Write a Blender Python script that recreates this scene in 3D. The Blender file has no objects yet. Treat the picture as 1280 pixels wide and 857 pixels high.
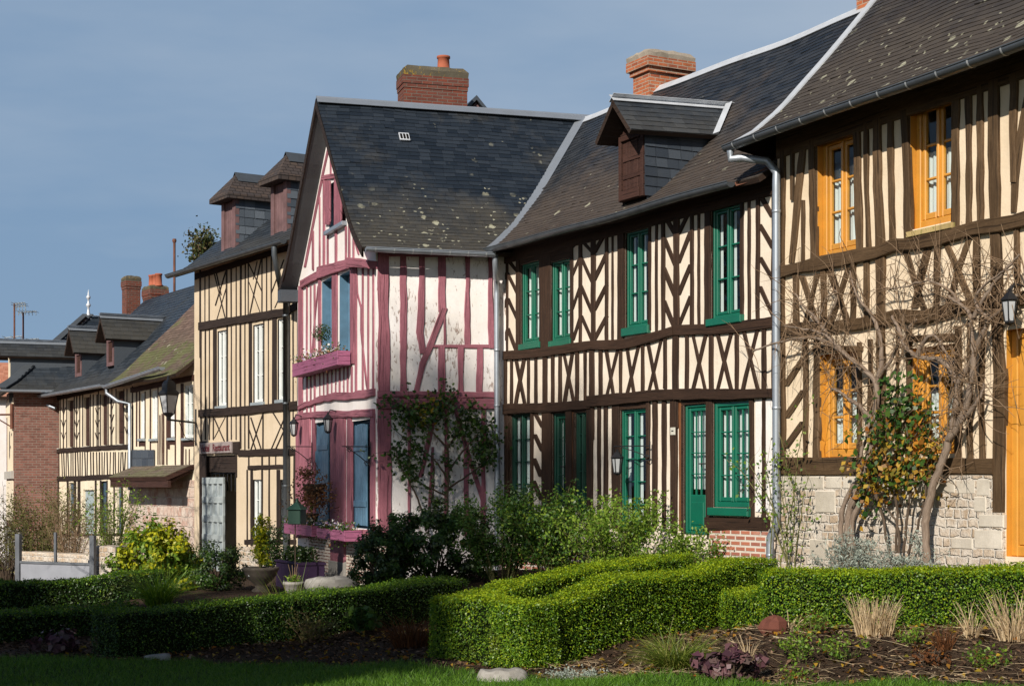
import bpy, math, random
import numpy as np
from mathutils import Vector
rng = random.Random(11)
nrg = np.random.default_rng(11)
F, HX, HY = 2000.0, 640.0, 607.0        # focal length and horizon of the photograph, in its pixels; the eye is the origin
scene = bpy.context.scene
COL = scene.collection

# ------------------------------------------------------------------ objects
def thing(name, label, cat, loc=(0, 0, 0), group=None):
    o = bpy.data.objects.new(name, None); COL.objects.link(o)
    o.location = loc; o.empty_display_size = .2
    o['label'] = label; o['category'] = cat
    if group: o['group'] = group
    return o
def tag(o, label=None, cat=None, group=None, kind=None):
    if label: o['label'] = label
    if cat: o['category'] = cat
    if group: o['group'] = group
    if kind: o['kind'] = kind
    return o
def root_loc(p):
    while p.parent is not None: p = p.parent
    return Vector(p.location)

class MB:
    """collects faces; build() links them as ONE mesh object"""
    def __init__(s): s.v = []; s.f = []; s.uv = []; s.m = []; s.sm = []
    def add(s, verts, faces, uvs=None, m=0, smooth=False):
        b = len(s.v); s.v.extend([tuple(p) for p in verts])
        for i, f in enumerate(faces):
            s.f.append([b + k for k in f]); s.m.append(m); s.sm.append(smooth)
            s.uv.extend(uvs[i] if uvs else auto_uv([verts[k] for k in f]))
    def face(s, pts, m=0, uv=None):
        s.add(pts, [list(range(len(pts)))], [uv] if uv else None, m)
    def box(s, o, ax, ay, az, m=0):
        o, ax, ay, az = Vector(o), Vector(ax), Vector(ay), Vector(az)
        c = [o, o+ax, o+ax+ay, o+ay, o+az, o+ax+az, o+ax+ay+az, o+ay+az]
        s.add(c, [(0,3,2,1),(4,5,6,7),(0,1,5,4),(1,2,6,5),(2,3,7,6),(3,0,4,7)], None, m)
    def tube(s, pts, r, n=8, m=0, cap=True, smooth=True):
        pts = [Vector(p) for p in pts]
        if len(pts) < 2: return
        rs = r if isinstance(r, (list, tuple)) else [r]*len(pts)
        vs, prev, L = [], None, 0; ls = []
        for i, p in enumerate(pts):
            d = (pts[min(i+1, len(pts)-1)] - pts[max(i-1, 0)])
            if d.length < 1e-9: d = Vector((0, 0, 1))
            d.normalize()
            if prev is None:
                a = Vector((0, 0, 1)) if abs(d.z) < .9 else Vector((1, 0, 0))
                x = a.cross(d).normalized()
            else:
                x = (prev - d*prev.dot(d))
                x = x.normalized() if x.length > 1e-6 else d.orthogonal().normalized()
            prev = x; y = d.cross(x)
            if i: L += (p-pts[i-1]).length
            ls.append(L)
            for k in range(n):
                a = 2*math.pi*k/n
                vs.append(p + (x*math.cos(a) + y*math.sin(a))*rs[i])
        fs, us = [], []
        for i in range(len(pts)-1):
            for k in range(n):
                k2 = (k+1) % n
                fs.append((i*n+k, i*n+k2, (i+1)*n+k2, (i+1)*n+k))
                c = 2*math.pi*rs[i]/n
                us.append([(ls[i], k*c), (ls[i], (k+1)*c), (ls[i+1], (k+1)*c), (ls[i+1], k*c)])
        s.add(vs, fs, us, m, smooth)
        if cap:
            s.face([vs[k] for k in range(n)][::-1], m); s.face(vs[-n:], m)
    def lathe(s, c, prof, n=16, m=0, smooth=True):
        c = Vector(c); vs = []
        for r, z in prof:
            for k in range(n):
                a = 2*math.pi*k/n; vs.append(c + Vector((r*math.cos(a), r*math.sin(a), z)))
        fs = [(i*n+k, i*n+(k+1) % n, (i+1)*n+(k+1) % n, (i+1)*n+k) for i in range(len(prof)-1) for k in range(n)]
        s.add(vs, fs, None, m, smooth)
        s.face(vs[-n:], m); s.face(vs[:n][::-1], m)
    def blob(s, c, r, jit=.2, m=0, seed=0, n=14, k=9):
        rr = random.Random(seed); c = Vector(c); ph = [rr.uniform(0, 6.3) for _ in range(6)]
        vs = []
        for i in range(k+1):
            th = math.pi*i/k
            for j in range(n):
                a = 2*math.pi*j/n
                q = 1 + jit*(math.sin(2*a+ph[0])*.4+math.sin(3*a+ph[1]+2*th)*.3+math.cos(3*th+ph[2]+a)*.4+math.sin(5*a+4*th+ph[3])*.2)*(math.sin(th)+.2)
                vs.append(c + Vector((r[0]*q*math.sin(th)*math.cos(a), r[1]*q*math.sin(th)*math.sin(a), r[2]*q*math.cos(th))))
        fs = [(i*n+j, (i+1)*n+j, (i+1)*n+(j+1) % n, i*n+(j+1) % n) for i in range(k) for j in range(n)]
        s.add(vs, fs, None, m, True)
    def build(s, name, mats, parent=None, origin=None):
        if not isinstance(mats, (list, tuple)): mats = [mats]
        o3 = root_loc(parent) if parent is not None else Vector(origin if origin is not None else (0, 0, 0))
        me = bpy.data.meshes.new(name)
        me.from_pydata([(p[0]-o3.x, p[1]-o3.y, p[2]-o3.z) for p in s.v], [], s.f)
        ul = me.uv_layers.new(name='UVMap')
        ul.data.foreach_set('uv', [c for p in s.uv for c in p])
        me.polygons.foreach_set('material_index', s.m)
        me.polygons.foreach_set('use_smooth', s.sm)
        for m in mats: me.materials.append(m)
        me.update()
        ob = bpy.data.objects.new(name, me); COL.objects.link(ob)
        if parent is not None: ob.parent = parent
        else: ob.location = o3
        return ob

def auto_uv(pts):
    p = [Vector(q) for q in pts]
    n = (p[1]-p[0]).cross(p[2]-p[0])
    if len(p) > 3 and n.length < 1e-12: n = (p[2]-p[0]).cross(p[3]-p[0])
    if n.length < 1e-14: return [(0, 0)]*len(p)
    n.normalize()
    if abs(n.z) > .96: u, v = Vector((1, 0, 0)), Vector((0, 1, 0))
    else:
        u = Vector((0, 0, 1)).cross(n).normalized(); v = n.cross(u)
    return [(q.dot(u), q.dot(v)) for q in p]

def quads_object(name, V, mats, parent=None, origin=None, midx=None, nv=4):
    """V: (N, nv, 3) array, one face per row, as ONE mesh object"""
    V = np.asarray(V, dtype=np.float64); N = V.shape[0]
    o3 = root_loc(parent) if parent is not None else Vector(origin if origin is not None else (0, 0, 0))
    V = V - np.array([o3.x, o3.y, o3.z])
    me = bpy.data.meshes.new(name)
    me.vertices.add(N*nv); me.vertices.foreach_set('co', V.reshape(-1))
    me.loops.add(N*nv); me.loops.foreach_set('vertex_index', np.arange(N*nv, dtype=np.int32))
    me.polygons.add(N)
    me.polygons.foreach_set('loop_start', np.arange(0, N*nv, nv, dtype=np.int32))
    me.polygons.foreach_set('loop_total', np.full(N, nv, dtype=np.int32))
    if midx is not None: me.polygons.foreach_set('material_index', np.asarray(midx, dtype=np.int32))
    if not isinstance(mats, (list, tuple)): mats = [mats]
    for m in mats: me.materials.append(m)
    me.update(calc_edges=True); me.validate()
    ob = bpy.data.objects.new(name, me); COL.objects.link(ob)
    if parent is not None: ob.parent = parent
    else: ob.location = o3
    return ob

def unit(a): return a/np.maximum(np.linalg.norm(a, axis=1, keepdims=True), 1e-9)
def leaf_quads(pos, size, nrm=None, aspect=.55, spread=1.0, droop=0.0, fold=.25):
    """folded diamond leaves at pos, facing roughly nrm"""
    N = len(pos); pos = np.asarray(pos, float)
    size = np.broadcast_to(np.asarray(size, float), (N,))[:, None]*nrg.uniform(.65, 1.25, (N, 1))
    r = unit(nrg.normal(size=(N, 3)))
    nn = r if nrm is None else unit(np.asarray(nrm) + spread*r)
    d = nrg.normal(size=(N, 3)); d[:, 2] -= droop
    d = unit(d - nn*np.sum(d*nn, 1, keepdims=True)); s = np.cross(nn, d)
    base = pos - d*size*.5; tip = pos + d*size*.5
    up = nn*size*fold*aspect
    return np.stack([base, pos + s*size*aspect*.5 + up, tip, pos - s*size*aspect*.5 + up], axis=1)

def blade_quads(roots, dirs, length, width, bend=.6, seg=3):
    """grass blades: chains of quads, tapering"""
    N = len(roots); out = []
    d = unit(np.asarray(dirs, float)); side = unit(np.cross(d, np.array([0, 0, 1.0]) + nrg.normal(size=(N, 3))*.3))
    hor = d.copy(); hor[:, 2] = 0; hor = unit(hor + nrg.normal(size=(N, 3))*.05)
    p = np.asarray(roots, float); L = np.broadcast_to(np.asarray(length, float), (N,))[:, None]
    W = np.broadcast_to(np.asarray(width, float), (N,))[:, None]
    for k in range(seg):
        q = p + d*L/seg
        w0, w1 = W*(1-k/seg*.8), W*(1-(k+1)/seg*.8)
        out.append(np.stack([p-side*w0/2, p+side*w0/2, q+side*w1/2, q-side*w1/2], axis=1))
        p = q; b = np.broadcast_to(np.asarray(bend, float), (N,))[:, None]
        d = unit(d + hor*b/seg*1.2 - np.array([0, 0, 1.0])*b/seg*1.2)
    return np.concatenate(out)

# ------------------------------------------------------------------ facades
class Fac:
    zmax = 99
    """vertical plane through A (image-left end) and B (image-right end)"""
    def __init__(s, A, B):
        s.A = Vector((A[0], A[1], 0)); d = Vector((B[0]-A[0], B[1]-A[1], 0)); s.len = d.length
        s.u = d.normalized(); s.n = Vector((s.u.y, -s.u.x, 0))     # towards the camera
    def uv(s, px, py):
        r = Vector(((px-HX)/F, 1, (HY-py)/F)); k = s.A.dot(s.n)/r.dot(s.n); p = r*k
        return ((p-s.A).dot(s.u), p.z)
    def t(s, px): return s.uv(px, 500)[0]
    def z(s, px, py): return s.uv(px, py)[1]
    def pt(s, t, z, o=0.0): return s.A + s.u*t + s.n*o + Vector((0, 0, z))
    def px(s, px, py, o=0.0): t, z = s.uv(px, py); return s.pt(t, z, o)
    def quad(s, mb, t0, t1, z0, z1, o, m=0): mb.face([s.pt(t0, z0, o), s.pt(t1, z0, o), s.pt(t1, z1, o), s.pt(t0, z1, o)], m)
    def box(s, mb, t0, t1, z0, z1, o0, o1, c=.0, m=0):
        """box proud of the wall with chamfered front edges"""
        if c <= 0: c = min(.004, (t1-t0)*.1, (z1-z0)*.1)
        b = [s.pt(t0, z0, o0), s.pt(t1, z0, o0), s.pt(t1, z1, o0), s.pt(t0, z1, o0)]
        k = [s.pt(t0, z0, o1-c), s.pt(t1, z0, o1-c), s.pt(t1, z1, o1-c), s.pt(t0, z1, o1-c)]
        f = [s.pt(t0+c, z0+c, o1), s.pt(t1-c, z0+c, o1), s.pt(t1-c, z1-c, o1), s.pt(t0+c, z1-c, o1)]
        fs = [(8, 9, 10, 11), (3, 2, 1, 0)]
        for i in range(4):
            j = (i+1) % 4; fs += [(i, j, 4+j, 4+i), (4+i, 4+j, 8+j, 8+i)]
        mb.add(b+k+f, fs, None, m)

def tpx(fac, px, o):
    """position along the facade, on the line offset by o, that stands at picture column px"""
    k = (px-HX)/F; q = fac.A+fac.n*o; return (k*q.y-q.x)/(fac.u.x-k*fac.u.y)
class Zm:
    """reads coordinates off an enlarged crop of the photograph"""
    def __init__(s, x, y, k): s.x, s.y, s.k = x, y, k
    def __call__(s, zx, zy): return (s.x+zx/s.k, s.y+zy/s.k)

def timber(mb, fac, pts, w, o1=.022, o0=-.02, jit=.007, m=0):
    """one hewn timber along pixel polyline pts, w = pixel width (x for upright, y for lying ones)"""
    (x0, y0), (x1, y1) = pts[0], pts[-1]
    up = abs(y1-y0) >= abs(x1-x0)*1.05
    ws = w if isinstance(w, (list, tuple)) else [w]*len(pts)
    Ls, Rs = [], []
    for (x, y), ww in zip(pts, ws):
        a, b = ((x-ww/2, y), (x+ww/2, y)) if up else ((x, y-ww/2), (x, y+ww/2))
        Ls.append(Vector(fac.uv(*a))); Rs.append(Vector(fac.uv(*b)))
    for q in Ls+Rs: q.y = min(q.y, fac.zmax)
    slab(mb, fac, Ls, Rs, o0, o1 + rng.uniform(-.006, .006), jit, m)
def slab(mb, fac, Ls, Rs, o0, o1, jit=.007, m=0, step=.16):
    A, B = [], []
    for i in range(len(Ls)-1):
        n = max(1, int((Ls[i+1]-Ls[i]).length/step))
        for k in range(n):
            A.append(Ls[i].lerp(Ls[i+1], k/n)); B.append(Rs[i].lerp(Rs[i+1], k/n))
    A.append(Ls[-1]); B.append(Rs[-1])
    ja = jb = 0; vs = []; us = []; L = rng.uniform(0, 50); v0 = rng.uniform(0, 50)
    for i, (a, b) in enumerate(zip(A, B)):
        ja = .65*ja + rng.uniform(-jit, jit); jb = .65*jb + rng.uniform(-jit, jit)
        d = (b-a); wd = max(d.length, 1e-5); d = d/wd
        a2, b2 = a + d*ja*min(1, wd/.06), b + d*jb*min(1, wd/.06)
        c = min(.007, wd*.15)
        if i: L += (a-A[i-1]).length
        vs += [fac.pt(a2.x, a2.y, o0), fac.pt(a2.x, a2.y, o1-c), fac.pt(*(a2+d*c), o1), fac.pt(*(b2-d*c), o1), fac.pt(b2.x, b2.y, o1-c), fac.pt(b2.x, b2.y, o0)]
        us.append((L, [v0, v0+.02, v0+.03, v0+.03+wd, v0+.04+wd, v0+.06+wd]))
    fs, uv = [], []
    for i in range(len(A)-1):
        for k in range(5):
            fs.append((i*6+k, i*6+k+1, i*6+6+k+1, i*6+6+k))
            uv.append([(us[i][0], us[i][1][k]), (us[i][0], us[i][1][k+1]), (us[i+1][0], us[i+1][1][k+1]), (us[i+1][0], us[i+1][1][k])])
    n = len(A)-1
    for cap in ([0, 1, 2, 3, 4, 5], [n*6+5, n*6+4, n*6+3, n*6+2, n*6+1, n*6]):
        fs.append(cap); uv.append([(0, 0)]*6)
    mb.add(vs, fs, uv, m)

def wall_front(mb, fac, t0, t1, zb, top, holes, depth=.16, m=0, mj=0, extra=()):
    """wall face with real openings and their reveals; top(t) gives the upper edge"""
    ts = {t0, t1, *extra}
    for h in holes: ts.update((h[0], h[1]))
    ts = sorted(t for t in ts if t0-1e-6 <= t <= t1+1e-6)
    for a, b in zip(ts, ts[1:]):
        if b-a < 1e-5: continue
        c = (a+b)/2; z = [(zb, zb)]
        for h in sorted((h for h in holes if h[0] < c < h[1]), key=lambda h: h[2]):
            fac_quad(mb, fac, a, b, z[-1], (h[2], h[2]), m); z.append((h[3], h[3]))
        fac_quad(mb, fac, a, b, z[-1], (top(a), top(b)), m)
    for a, b, c, d in (h[:4] for h in holes):
        P = fac.pt
        mb.face([P(a, c, 0), P(a, c, -depth), P(a, d, -depth), P(a, d, 0)][::-1], mj)
        mb.face([P(b, c, 0), P(b, d, 0), P(b, d, -depth), P(b, c, -depth)][::-1], mj)
        mb.face([P(a, d, 0), P(a, d, -depth), P(b, d, -depth), P(b, d, 0)][::-1], mj)
        mb.face([P(a, c, 0), P(b, c, 0), P(b, c, -depth), P(a, c, -depth)][::-1], mj)
def fac_quad(mb, fac, a, b, lo, hi, m):
    if hi[0]-lo[0] < 1e-5 and hi[1]-lo[1] < 1e-5: return
    mb.face([fac.pt(a, lo[0]), fac.pt(b, lo[1]), fac.pt(b, hi[1]), fac.pt(a, hi[0])], m)

def shell(mb, fac, t0, t1, zb, prof_front, depth, m=0):
    """side and back walls; prof_front = [(inward distance, z)...] of the side walls' top edge"""
    for t, fl in ((t0, 0), (t1, 1)):
        pts = [fac.pt(t, zb, 0)] + [fac.pt(t, z, -o) for o, z in prof_front] + [fac.pt(t, zb, -depth)]
        mb.face(pts if fl else pts[::-1], m)
    fac_b = prof_front[-1][1]
    mb.face([fac.pt(t0, zb, -depth), fac.pt(t0, fac_b, -depth), fac.pt(t1, fac_b, -depth), fac.pt(t1, zb, -depth)], m)

# ------------------------------------------------------------------ windows
def window(house, fac, t0, t1, z0, z1, mats, leaves=2, rows=3, cols=1, rec=.09, fw=.045, cw=.04, mw=.022, sill=None, curtain=None, blind=0.0, name='window', proud=0.0, panel=0.0, edge=0):
    """casement window or glazed door standing in its opening; frame is the part, panes, sill and curtain its sub-parts"""
    fr, gl = MB(), MB(); o = -rec + proud
    def B(mb_, t0_, t1_, z0_, z1_, p, q, c=0): fac.box(mb_, t0_, t1_, z0_, z1_, p, q, c or min(.010, (t1_-t0_)*.3, (z1_-z0_)*.3))
    B(fr, t0, t0+fw, z0, z1, o-.06, o); B(fr, t1-fw, t1, z0, z1, o-.06, o)
    B(fr, t0+fw, t1-fw, z1-fw, z1, o-.06, o); B(fr, t0+fw, t1-fw, z0, z0+fw*1.2, o-.06, o)
    a, b, c, d = t0+fw+.003, t1-fw-.003, z0+fw*1.2+.003, z1-fw-.003
    wl = (b-a)/leaves
    for k in range(leaves):
        x0, x1 = a+k*wl+.0015, a+(k+1)*wl-.0015; oo = o-.018
        B(fr, x0, x0+cw, c, d, oo-.045, oo); B(fr, x1-cw, x1, c, d, oo-.045, oo)
        B(fr, x0+cw, x1-cw, d-cw, d, oo-.045, oo); B(fr, x0+cw, x1-cw, c, c+cw*1.3+panel, oo-.045, oo)
        g0, g1, h0, h1 = x0+cw, x1-cw, c+cw*1.3+panel, d-cw
        if panel > .15: B(fr, g0+.03, g1-.03, c+cw*1.5, c+panel-.03, oo-.02, oo+.01, .012)
        for r in range(1, rows):
            z = h0+(h1-h0)*r/rows; B(fr, g0, g1, z-mw/2, z+mw/2, oo-.035, oo-.008)
        for q in range(1, cols):
            t = g0+(g1-g0)*q/cols; B(fr, t-mw/2, t+mw/2, h0, h1, oo-.034, oo-.006)
        fac.quad(gl, g0-.002, g1+.002, h0-.002, h1+.002, oo-.028)
    if leaves == 2: B(fr, (a+b)/2-.018, (a+b)/2+.018, c, d, o-.02, o+.008)
    w = fr.build(name, mats['frame'], house)
    gl.build('pane', mats['glass'], w)
    if sill:
        s = MB(); B(s, t0-sill[0], t1+sill[0], z0-sill[1], z0-.002, -rec-.02, sill[2], .01); s.build('sill', mats.get('sill', mats['frame']), w)
    if edge:      # narrow curtains drawn to the left of each casement
        cu = MB()
        for k in range(leaves):
            x0 = a+k*wl+cw+.004; cu.face([fac.pt(x0, c+cw, o-.075), fac.pt(x0+wl*edge, c+cw, o-.075), fac.pt(x0+wl*edge*.8, d-cw, o-.075), fac.pt(x0, d-cw, o-.075)])
        cu.build('curtain', mats['curtain'], w)
    if curtain:
        cu = MB(); n = 26; zc = z0+(z1-z0)*curtain[1]; zb = z0+(z1-z0)*curtain[0]
        lo = [fac.pt(t0+fw+(t1-t0-2*fw)*i/n, zb, o-.11+.012*math.sin(i*1.7)+.006*math.sin(i*3.1)) for i in range(n+1)]
        hi = [p + Vector((0, 0, zc-zb)) for p in lo]
        cu.add(lo+hi, [(i, i+1, n+2+i, n+1+i) for i in range(n)], None, 0, True)
        cu.build('curtain', mats['curtain'], w)
    return w

# ------------------------------------------------------------------ roofs
def slope(fac, t0, t1, prof, sw=.2, sh=.115, th=.010, mb=None, rnd=.4, warp=0.0, thick=.07, verge=None):
    """a slated or tiled slope with its boards; prof goes up from the eave as (offset from the wall plane, z)"""
    mb = mb or MB(); f0 = t0 if callable(t0) else (lambda o: t0); f1 = t1 if callable(t1) else (lambda o: t1)
    P = [Vector(p) for p in prof]; cum = [0.0]
    for a, b in zip(P, P[1:]): cum.append(cum[-1]+(b-a).length)
    def at(v):
        v = max(0, min(v, cum[-1]-1e-6))
        for i in range(len(P)-1):
            if v <= cum[i+1]:
                k = (v-cum[i])/(cum[i+1]-cum[i]); return P[i].lerp(P[i+1], k), (P[i+1]-P[i]).normalized()
    def W(t, z): return warp*(math.sin(t*1.15+.5)+.6*math.sin(t*2.3+1.7)+.35*math.sin(t*4.1+z*3))
    def pt(t, v, lift):
        p, d = at(v); n = Vector((d.y, -d.x)); q = p+n*lift
        return fac.pt(t, q.y+W(t, v), q.x)
    N = max(8, int(abs(f1(0)-f0(0))/.35)); nv = max(len(P)-1, int(cum[-1]/.3))
    for i in range(N):
        for j in range(nv):
            va, vb = cum[-1]*j/nv, cum[-1]*(j+1)/nv; oa, ob = at(va)[0].x, at(vb)[0].x
            ta, tb = [f0(oa)+(f1(oa)-f0(oa))*(i+e)/N for e in (0, 1)]; tc, td = [f0(ob)+(f1(ob)-f0(ob))*(i+e)/N for e in (0, 1)]
            uv = [(ta, va), (tb, va), (td, vb), (tc, vb)]
            mb.face([pt(ta, va, -.004), pt(tb, va, -.004), pt(td, vb, -.004), pt(tc, vb, -.004)], 0, uv)
            mb.face([pt(ta, va, -thick), pt(tc, vb, -thick), pt(td, vb, -thick), pt(tb, va, -thick)], 1)
            if j == 0: mb.face([pt(ta, va, -thick), pt(tb, va, -thick), pt(tb, va, -.004), pt(ta, va, -.004)], 1)
            if i == 0: mb.face([pt(ta, va, -thick), pt(ta, va, -.004), pt(tc, vb, -.004), pt(tc, vb, -thick)], 1)
            if i == N-1: mb.face([pt(tb, va, -thick), pt(td, vb, -thick), pt(td, vb, -.004), pt(tb, va, -.004)], 1)
    for r in range(int(cum[-1]/sh)+1):
        v0 = r*sh; v1 = min(v0+sh*1.35, cum[-1]); o = at(min(v0, cum[-1]))[0].x
        a, b = f0(o), f1(o); t = a - (sw/2 if r % 2 else 0) - rng.uniform(0, .06)
        if v1-v0 < .03: continue
        while t < b:
            w = sw*rng.uniform(.85, 1.15); x0, x1 = max(a, t+.002), min(b, t+w-.002); t += w
            if x1-x0 < .03: continue
            l0, l1 = th+rng.random()*.006*rnd/.4, th+rng.random()*.006*rnd/.4
            if rng.random() < .03*rnd/.4: l0 += .012
            dv0, dv1 = rng.uniform(-.006, .006)*rnd/.4, rng.uniform(-.006, .006)*rnd/.4
            va, vb = max(0, v0+dv0), max(0, v0+dv1)
            vs = [pt(x0, va, l0), pt(x1, vb, l1), pt(x1, v1, .002), pt(x0, v1, .002), pt(x0, va, -.003), pt(x1, vb, -.003)]
            q = rng.uniform(0, .01)
            uv = [[(x0, va), (x1, vb), (x1, v1), (x0, v1)], [(x0, va-.01), (x1, vb-.01), (x1, vb), (x0, va)], [(x0, va)]*3, [(x1, vb)]*3]
            mb.add(vs, [(0, 1, 2, 3), (4, 5, 1, 0), (4, 0, 3), (5, 2, 1)], uv, 0)
    return mb, pt, cum[-1]

def strip(mb, pts, across, w, lift, th=.008, m=0):
    """sheet-metal flashing along pts, across = unit vectors, lift = unit normals"""
    pts = [Vector(p) for p in pts]
    for i in range(len(pts)-1):
        a, b, ca, cb, na, nb = pts[i], pts[i+1], Vector(across[i]), Vector(across[i+1]), Vector(lift[i]), Vector(lift[i+1])
        v = [a-ca*w/2, a+ca*w/2, b+cb*w/2, b-cb*w/2]; nn = [na, na, nb, nb]
        top = [p+n*th for p, n in zip(v, nn)]
        mb.add(v+top, [(4, 5, 6, 7), (0, 1, 5, 4), (1, 2, 6, 5), (2, 3, 7, 6), (3, 0, 4, 7)], None, m)

def gutter(mb, pts, out, r=.06, m=0, joints=.55, band=True, mj=None):
    """half-round gutter along pts; out = unit vector away from the wall"""
    out = Vector(out); n = 9; vs = []; pts = [Vector(p) for p in pts]
    for p in pts:
        for k in range(n):
            a = math.pi*k/(n-1); vs.append(p + out*(-math.cos(a)*r) + Vector((0, 0, -math.sin(a)*r)))
        for k in range(n):
            a = math.pi*(n-1-k)/(n-1); vs.append(p + out*(-math.cos(a)*r*.9) + Vector((0, 0, -math.sin(a)*r*.9+.002)))
    q = 2*n; fs = [(i*q+k, i*q+(k+1) % q, (i+1)*q+(k+1) % q, (i+1)*q+k) for i in range(len(pts)-1) for k in range(q)]
    mb.add(vs, fs, None, m, True)
    for e in (0, len(pts)-1): mb.face([vs[e*q+k] for k in range(n)], m)
    # rolled front bead and brackets
    mb.tube([p+out*r+Vector((0, 0, .004)) for p in pts], .009, 6, m)
    if band:
        for a, b in zip(pts, pts[1:]):
            L = (b-a).length; k = max(1, int(L/joints)); d = (b-a).normalized()
            for i in range(k):
                c = a.lerp(b, (i+.5)/k)
                ring = [c + out*(-math.cos(math.pi*j/8)*r*1.05) + Vector((0, 0, -math.sin(math.pi*j/8)*r*1.05)) for j in range(9)]
                v2 = [p-d*.012 for p in ring]+[p+d*.012 for p in ring]
                mb.add(v2, [(j, j+1, 10+j, 9+j) for j in range(8)], None, mj if mj is not None else m, True)

def chimney(house, base, ux, uy, wx, wy, z0, z1, mats, cap=None, pots=(), corbel=0.05, label=None, taper=0):
    """brick stack with a corbelled head, a weathered cap and clay pots"""
    mb = MB(); base = Vector(base); ux, uy = Vector(ux), Vector(uy)
    def ring(e, za, zb, m):
        o = base - ux*(wx/2+e) - uy*(wy/2+e); o.z = za; mb.box(o, ux*(wx+2*e), uy*(wy+2*e), (0, 0, zb-za), m)
    zc = z1-(cap or .12)
    ring(0, z0, zc-.24, 0); ring(corbel*.5, zc-.24, zc-.16, 0); ring(corbel, zc-.16, zc, 0)
    c = mb.build('chimney', [mats[0]], house)
    k = MB()
    n = 7
    e = corbel-.01; P = lambda a, b, z: base+ux*a+uy*b+Vector((0, 0, z-base.z))
    rows = []
    for f, zz in ((1.0, zc), (1.02, zc+(z1-zc)*.55), (.86, z1), (.5, z1+.02)):
        A, B = (wx/2+e)*f, (wy/2+e)*f; r = []
        for s in range(4):
            ca, cb = [(-A, -B), (A, -B), (A, B), (-A, B)][s], [(-A, -B), (A, -B), (A, B), (-A, B)][(s+1) % 4]
            for i in range(n):
                q = i/n; r.append(P(ca[0]+(cb[0]-ca[0])*q, ca[1]+(cb[1]-ca[1])*q, zz+rng.uniform(-.015, .015)*(zz > zc)))
        rows.append(r)
    m4 = 4*n
    k.add([p for r in rows for p in r], [(i*m4+j, i*m4+(j+1) % m4, (i+1)*m4+(j+1) % m4, (i+1)*m4+j) for i in range(3) for j in range(m4)]+[tuple(3*m4+j for j in range(m4))], None, 0)
    k.build('chimney_cap', mats[1], c)
    for (a, b, r, h) in pots:
        p = MB(); p.lathe(P(a, b, z1-.02), [(r*1.15, 0), (r*1.15, .05), (r, .06), (r*.92, h-.05), (r*1.08, h-.04), (r*1.08, h), (r*.8, h), (r*.8, h-.1)], 14)
        p.build('chimney_pot', mats[2], c)
    return c
# ------------------------------------------------------------------ materials
class NT:
    def __init__(s, name, rough=.8, spec=.3):
        s.m = bpy.data.materials.new(name); s.m.use_nodes = True; s.t = s.m.node_tree
        s.b = s.t.nodes['Principled BSDF']; s.b.inputs['Roughness'].default_value = rough
        s.b.inputs['Specular IOR Level'].default_value = spec
    def n(s, typ, **k):
        nd = s.t.nodes.new(typ)
        for a, v in k.items():
            if hasattr(nd, a) and a not in nd.inputs: setattr(nd, a, v)
        return nd
    def link(s, a, b): s.t.links.new(a, b)
    def put(s, sock, v):
        if hasattr(v, 'is_output'): s.link(v, sock)
        elif isinstance(v, (tuple, list)) and len(v) == 3 and sock.type == 'RGBA': sock.default_value = (*v, 1)
        else: sock.default_value = v
    def uv(s, sc=(1, 1, 1), rot=0):
        c = s.n('ShaderNodeTexCoord'); mp = s.n('ShaderNodeMapping'); s.link(c.outputs['UV'], mp.inputs[0])
        mp.inputs['Scale'].default_value = sc; mp.inputs['Rotation'].default_value = (0, 0, rot); return mp.outputs[0]
    def obj(s, sc=(1, 1, 1)):
        c = s.n('ShaderNodeTexCoord'); mp = s.n('ShaderNodeMapping'); s.link(c.outputs['Object'], mp.inputs[0])
        mp.inputs['Scale'].default_value = sc; return mp.outputs[0]
    def noise(s, vec, scale, detail=4, rough=.6, dist=0):
        n = s.n('ShaderNodeTexNoise'); s.link(vec, n.inputs['Vector']); n.inputs['Scale'].default_value = scale
        n.inputs['Detail'].default_value = detail; n.inputs['Roughness'].default_value = rough; n.inputs['Distortion'].default_value = dist
        return n.outputs['Fac']
    def vor(s, vec, scale, feature='F1', rnd=1):
        n = s.n('ShaderNodeTexVoronoi'); n.feature = feature; s.link(vec, n.inputs['Vector']); n.inputs['Scale'].default_value = scale
        n.inputs['Randomness'].default_value = rnd; return n
    def ramp(s, fac, stops, interp='LINEAR'):
        n = s.n('ShaderNodeValToRGB'); s.link(fac, n.inputs[0]); e = n.color_ramp.elements; n.color_ramp.interpolation = interp
        while len(e) < len(stops): e.new(.5)
        for el, (p, c) in zip(e, stops):
            el.position = p; el.color = (*c, 1) if isinstance(c, (tuple, list)) else (c, c, c, 1)
        return n.outputs[0]
    def mix(s, f, a, b, mode='MIX'):
        n = s.n('ShaderNodeMix'); n.data_type = 'RGBA'; n.blend_type = mode
        s.put(n.inputs[0], f); s.put(n.inputs[6], a); s.put(n.inputs[7], b); return n.outputs[2]
    def math(s, op, a, b=0.0, c=0.0):
        n = s.n('ShaderNodeMath'); n.operation = op; s.put(n.inputs[0], a); s.put(n.inputs[1], b); s.put(n.inputs[2], c); return n.outputs[0]
    def island(s): return s.n('ShaderNodeNewGeometry').outputs['Random Per Island']
    def bump(s, h, st=.4, d=.01):
        n = s.n('ShaderNodeBump'); n.inputs['Strength'].default_value = st; n.inputs['Distance'].default_value = d
        s.link(h, n.inputs['Height']); s.link(n.outputs[0], s.b.inputs['Normal'])
    def col(s, c): s.put(s.b.inputs['Base Color'], c)
    def rough(s, r): s.put(s.b.inputs['Roughness'], r)

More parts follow.
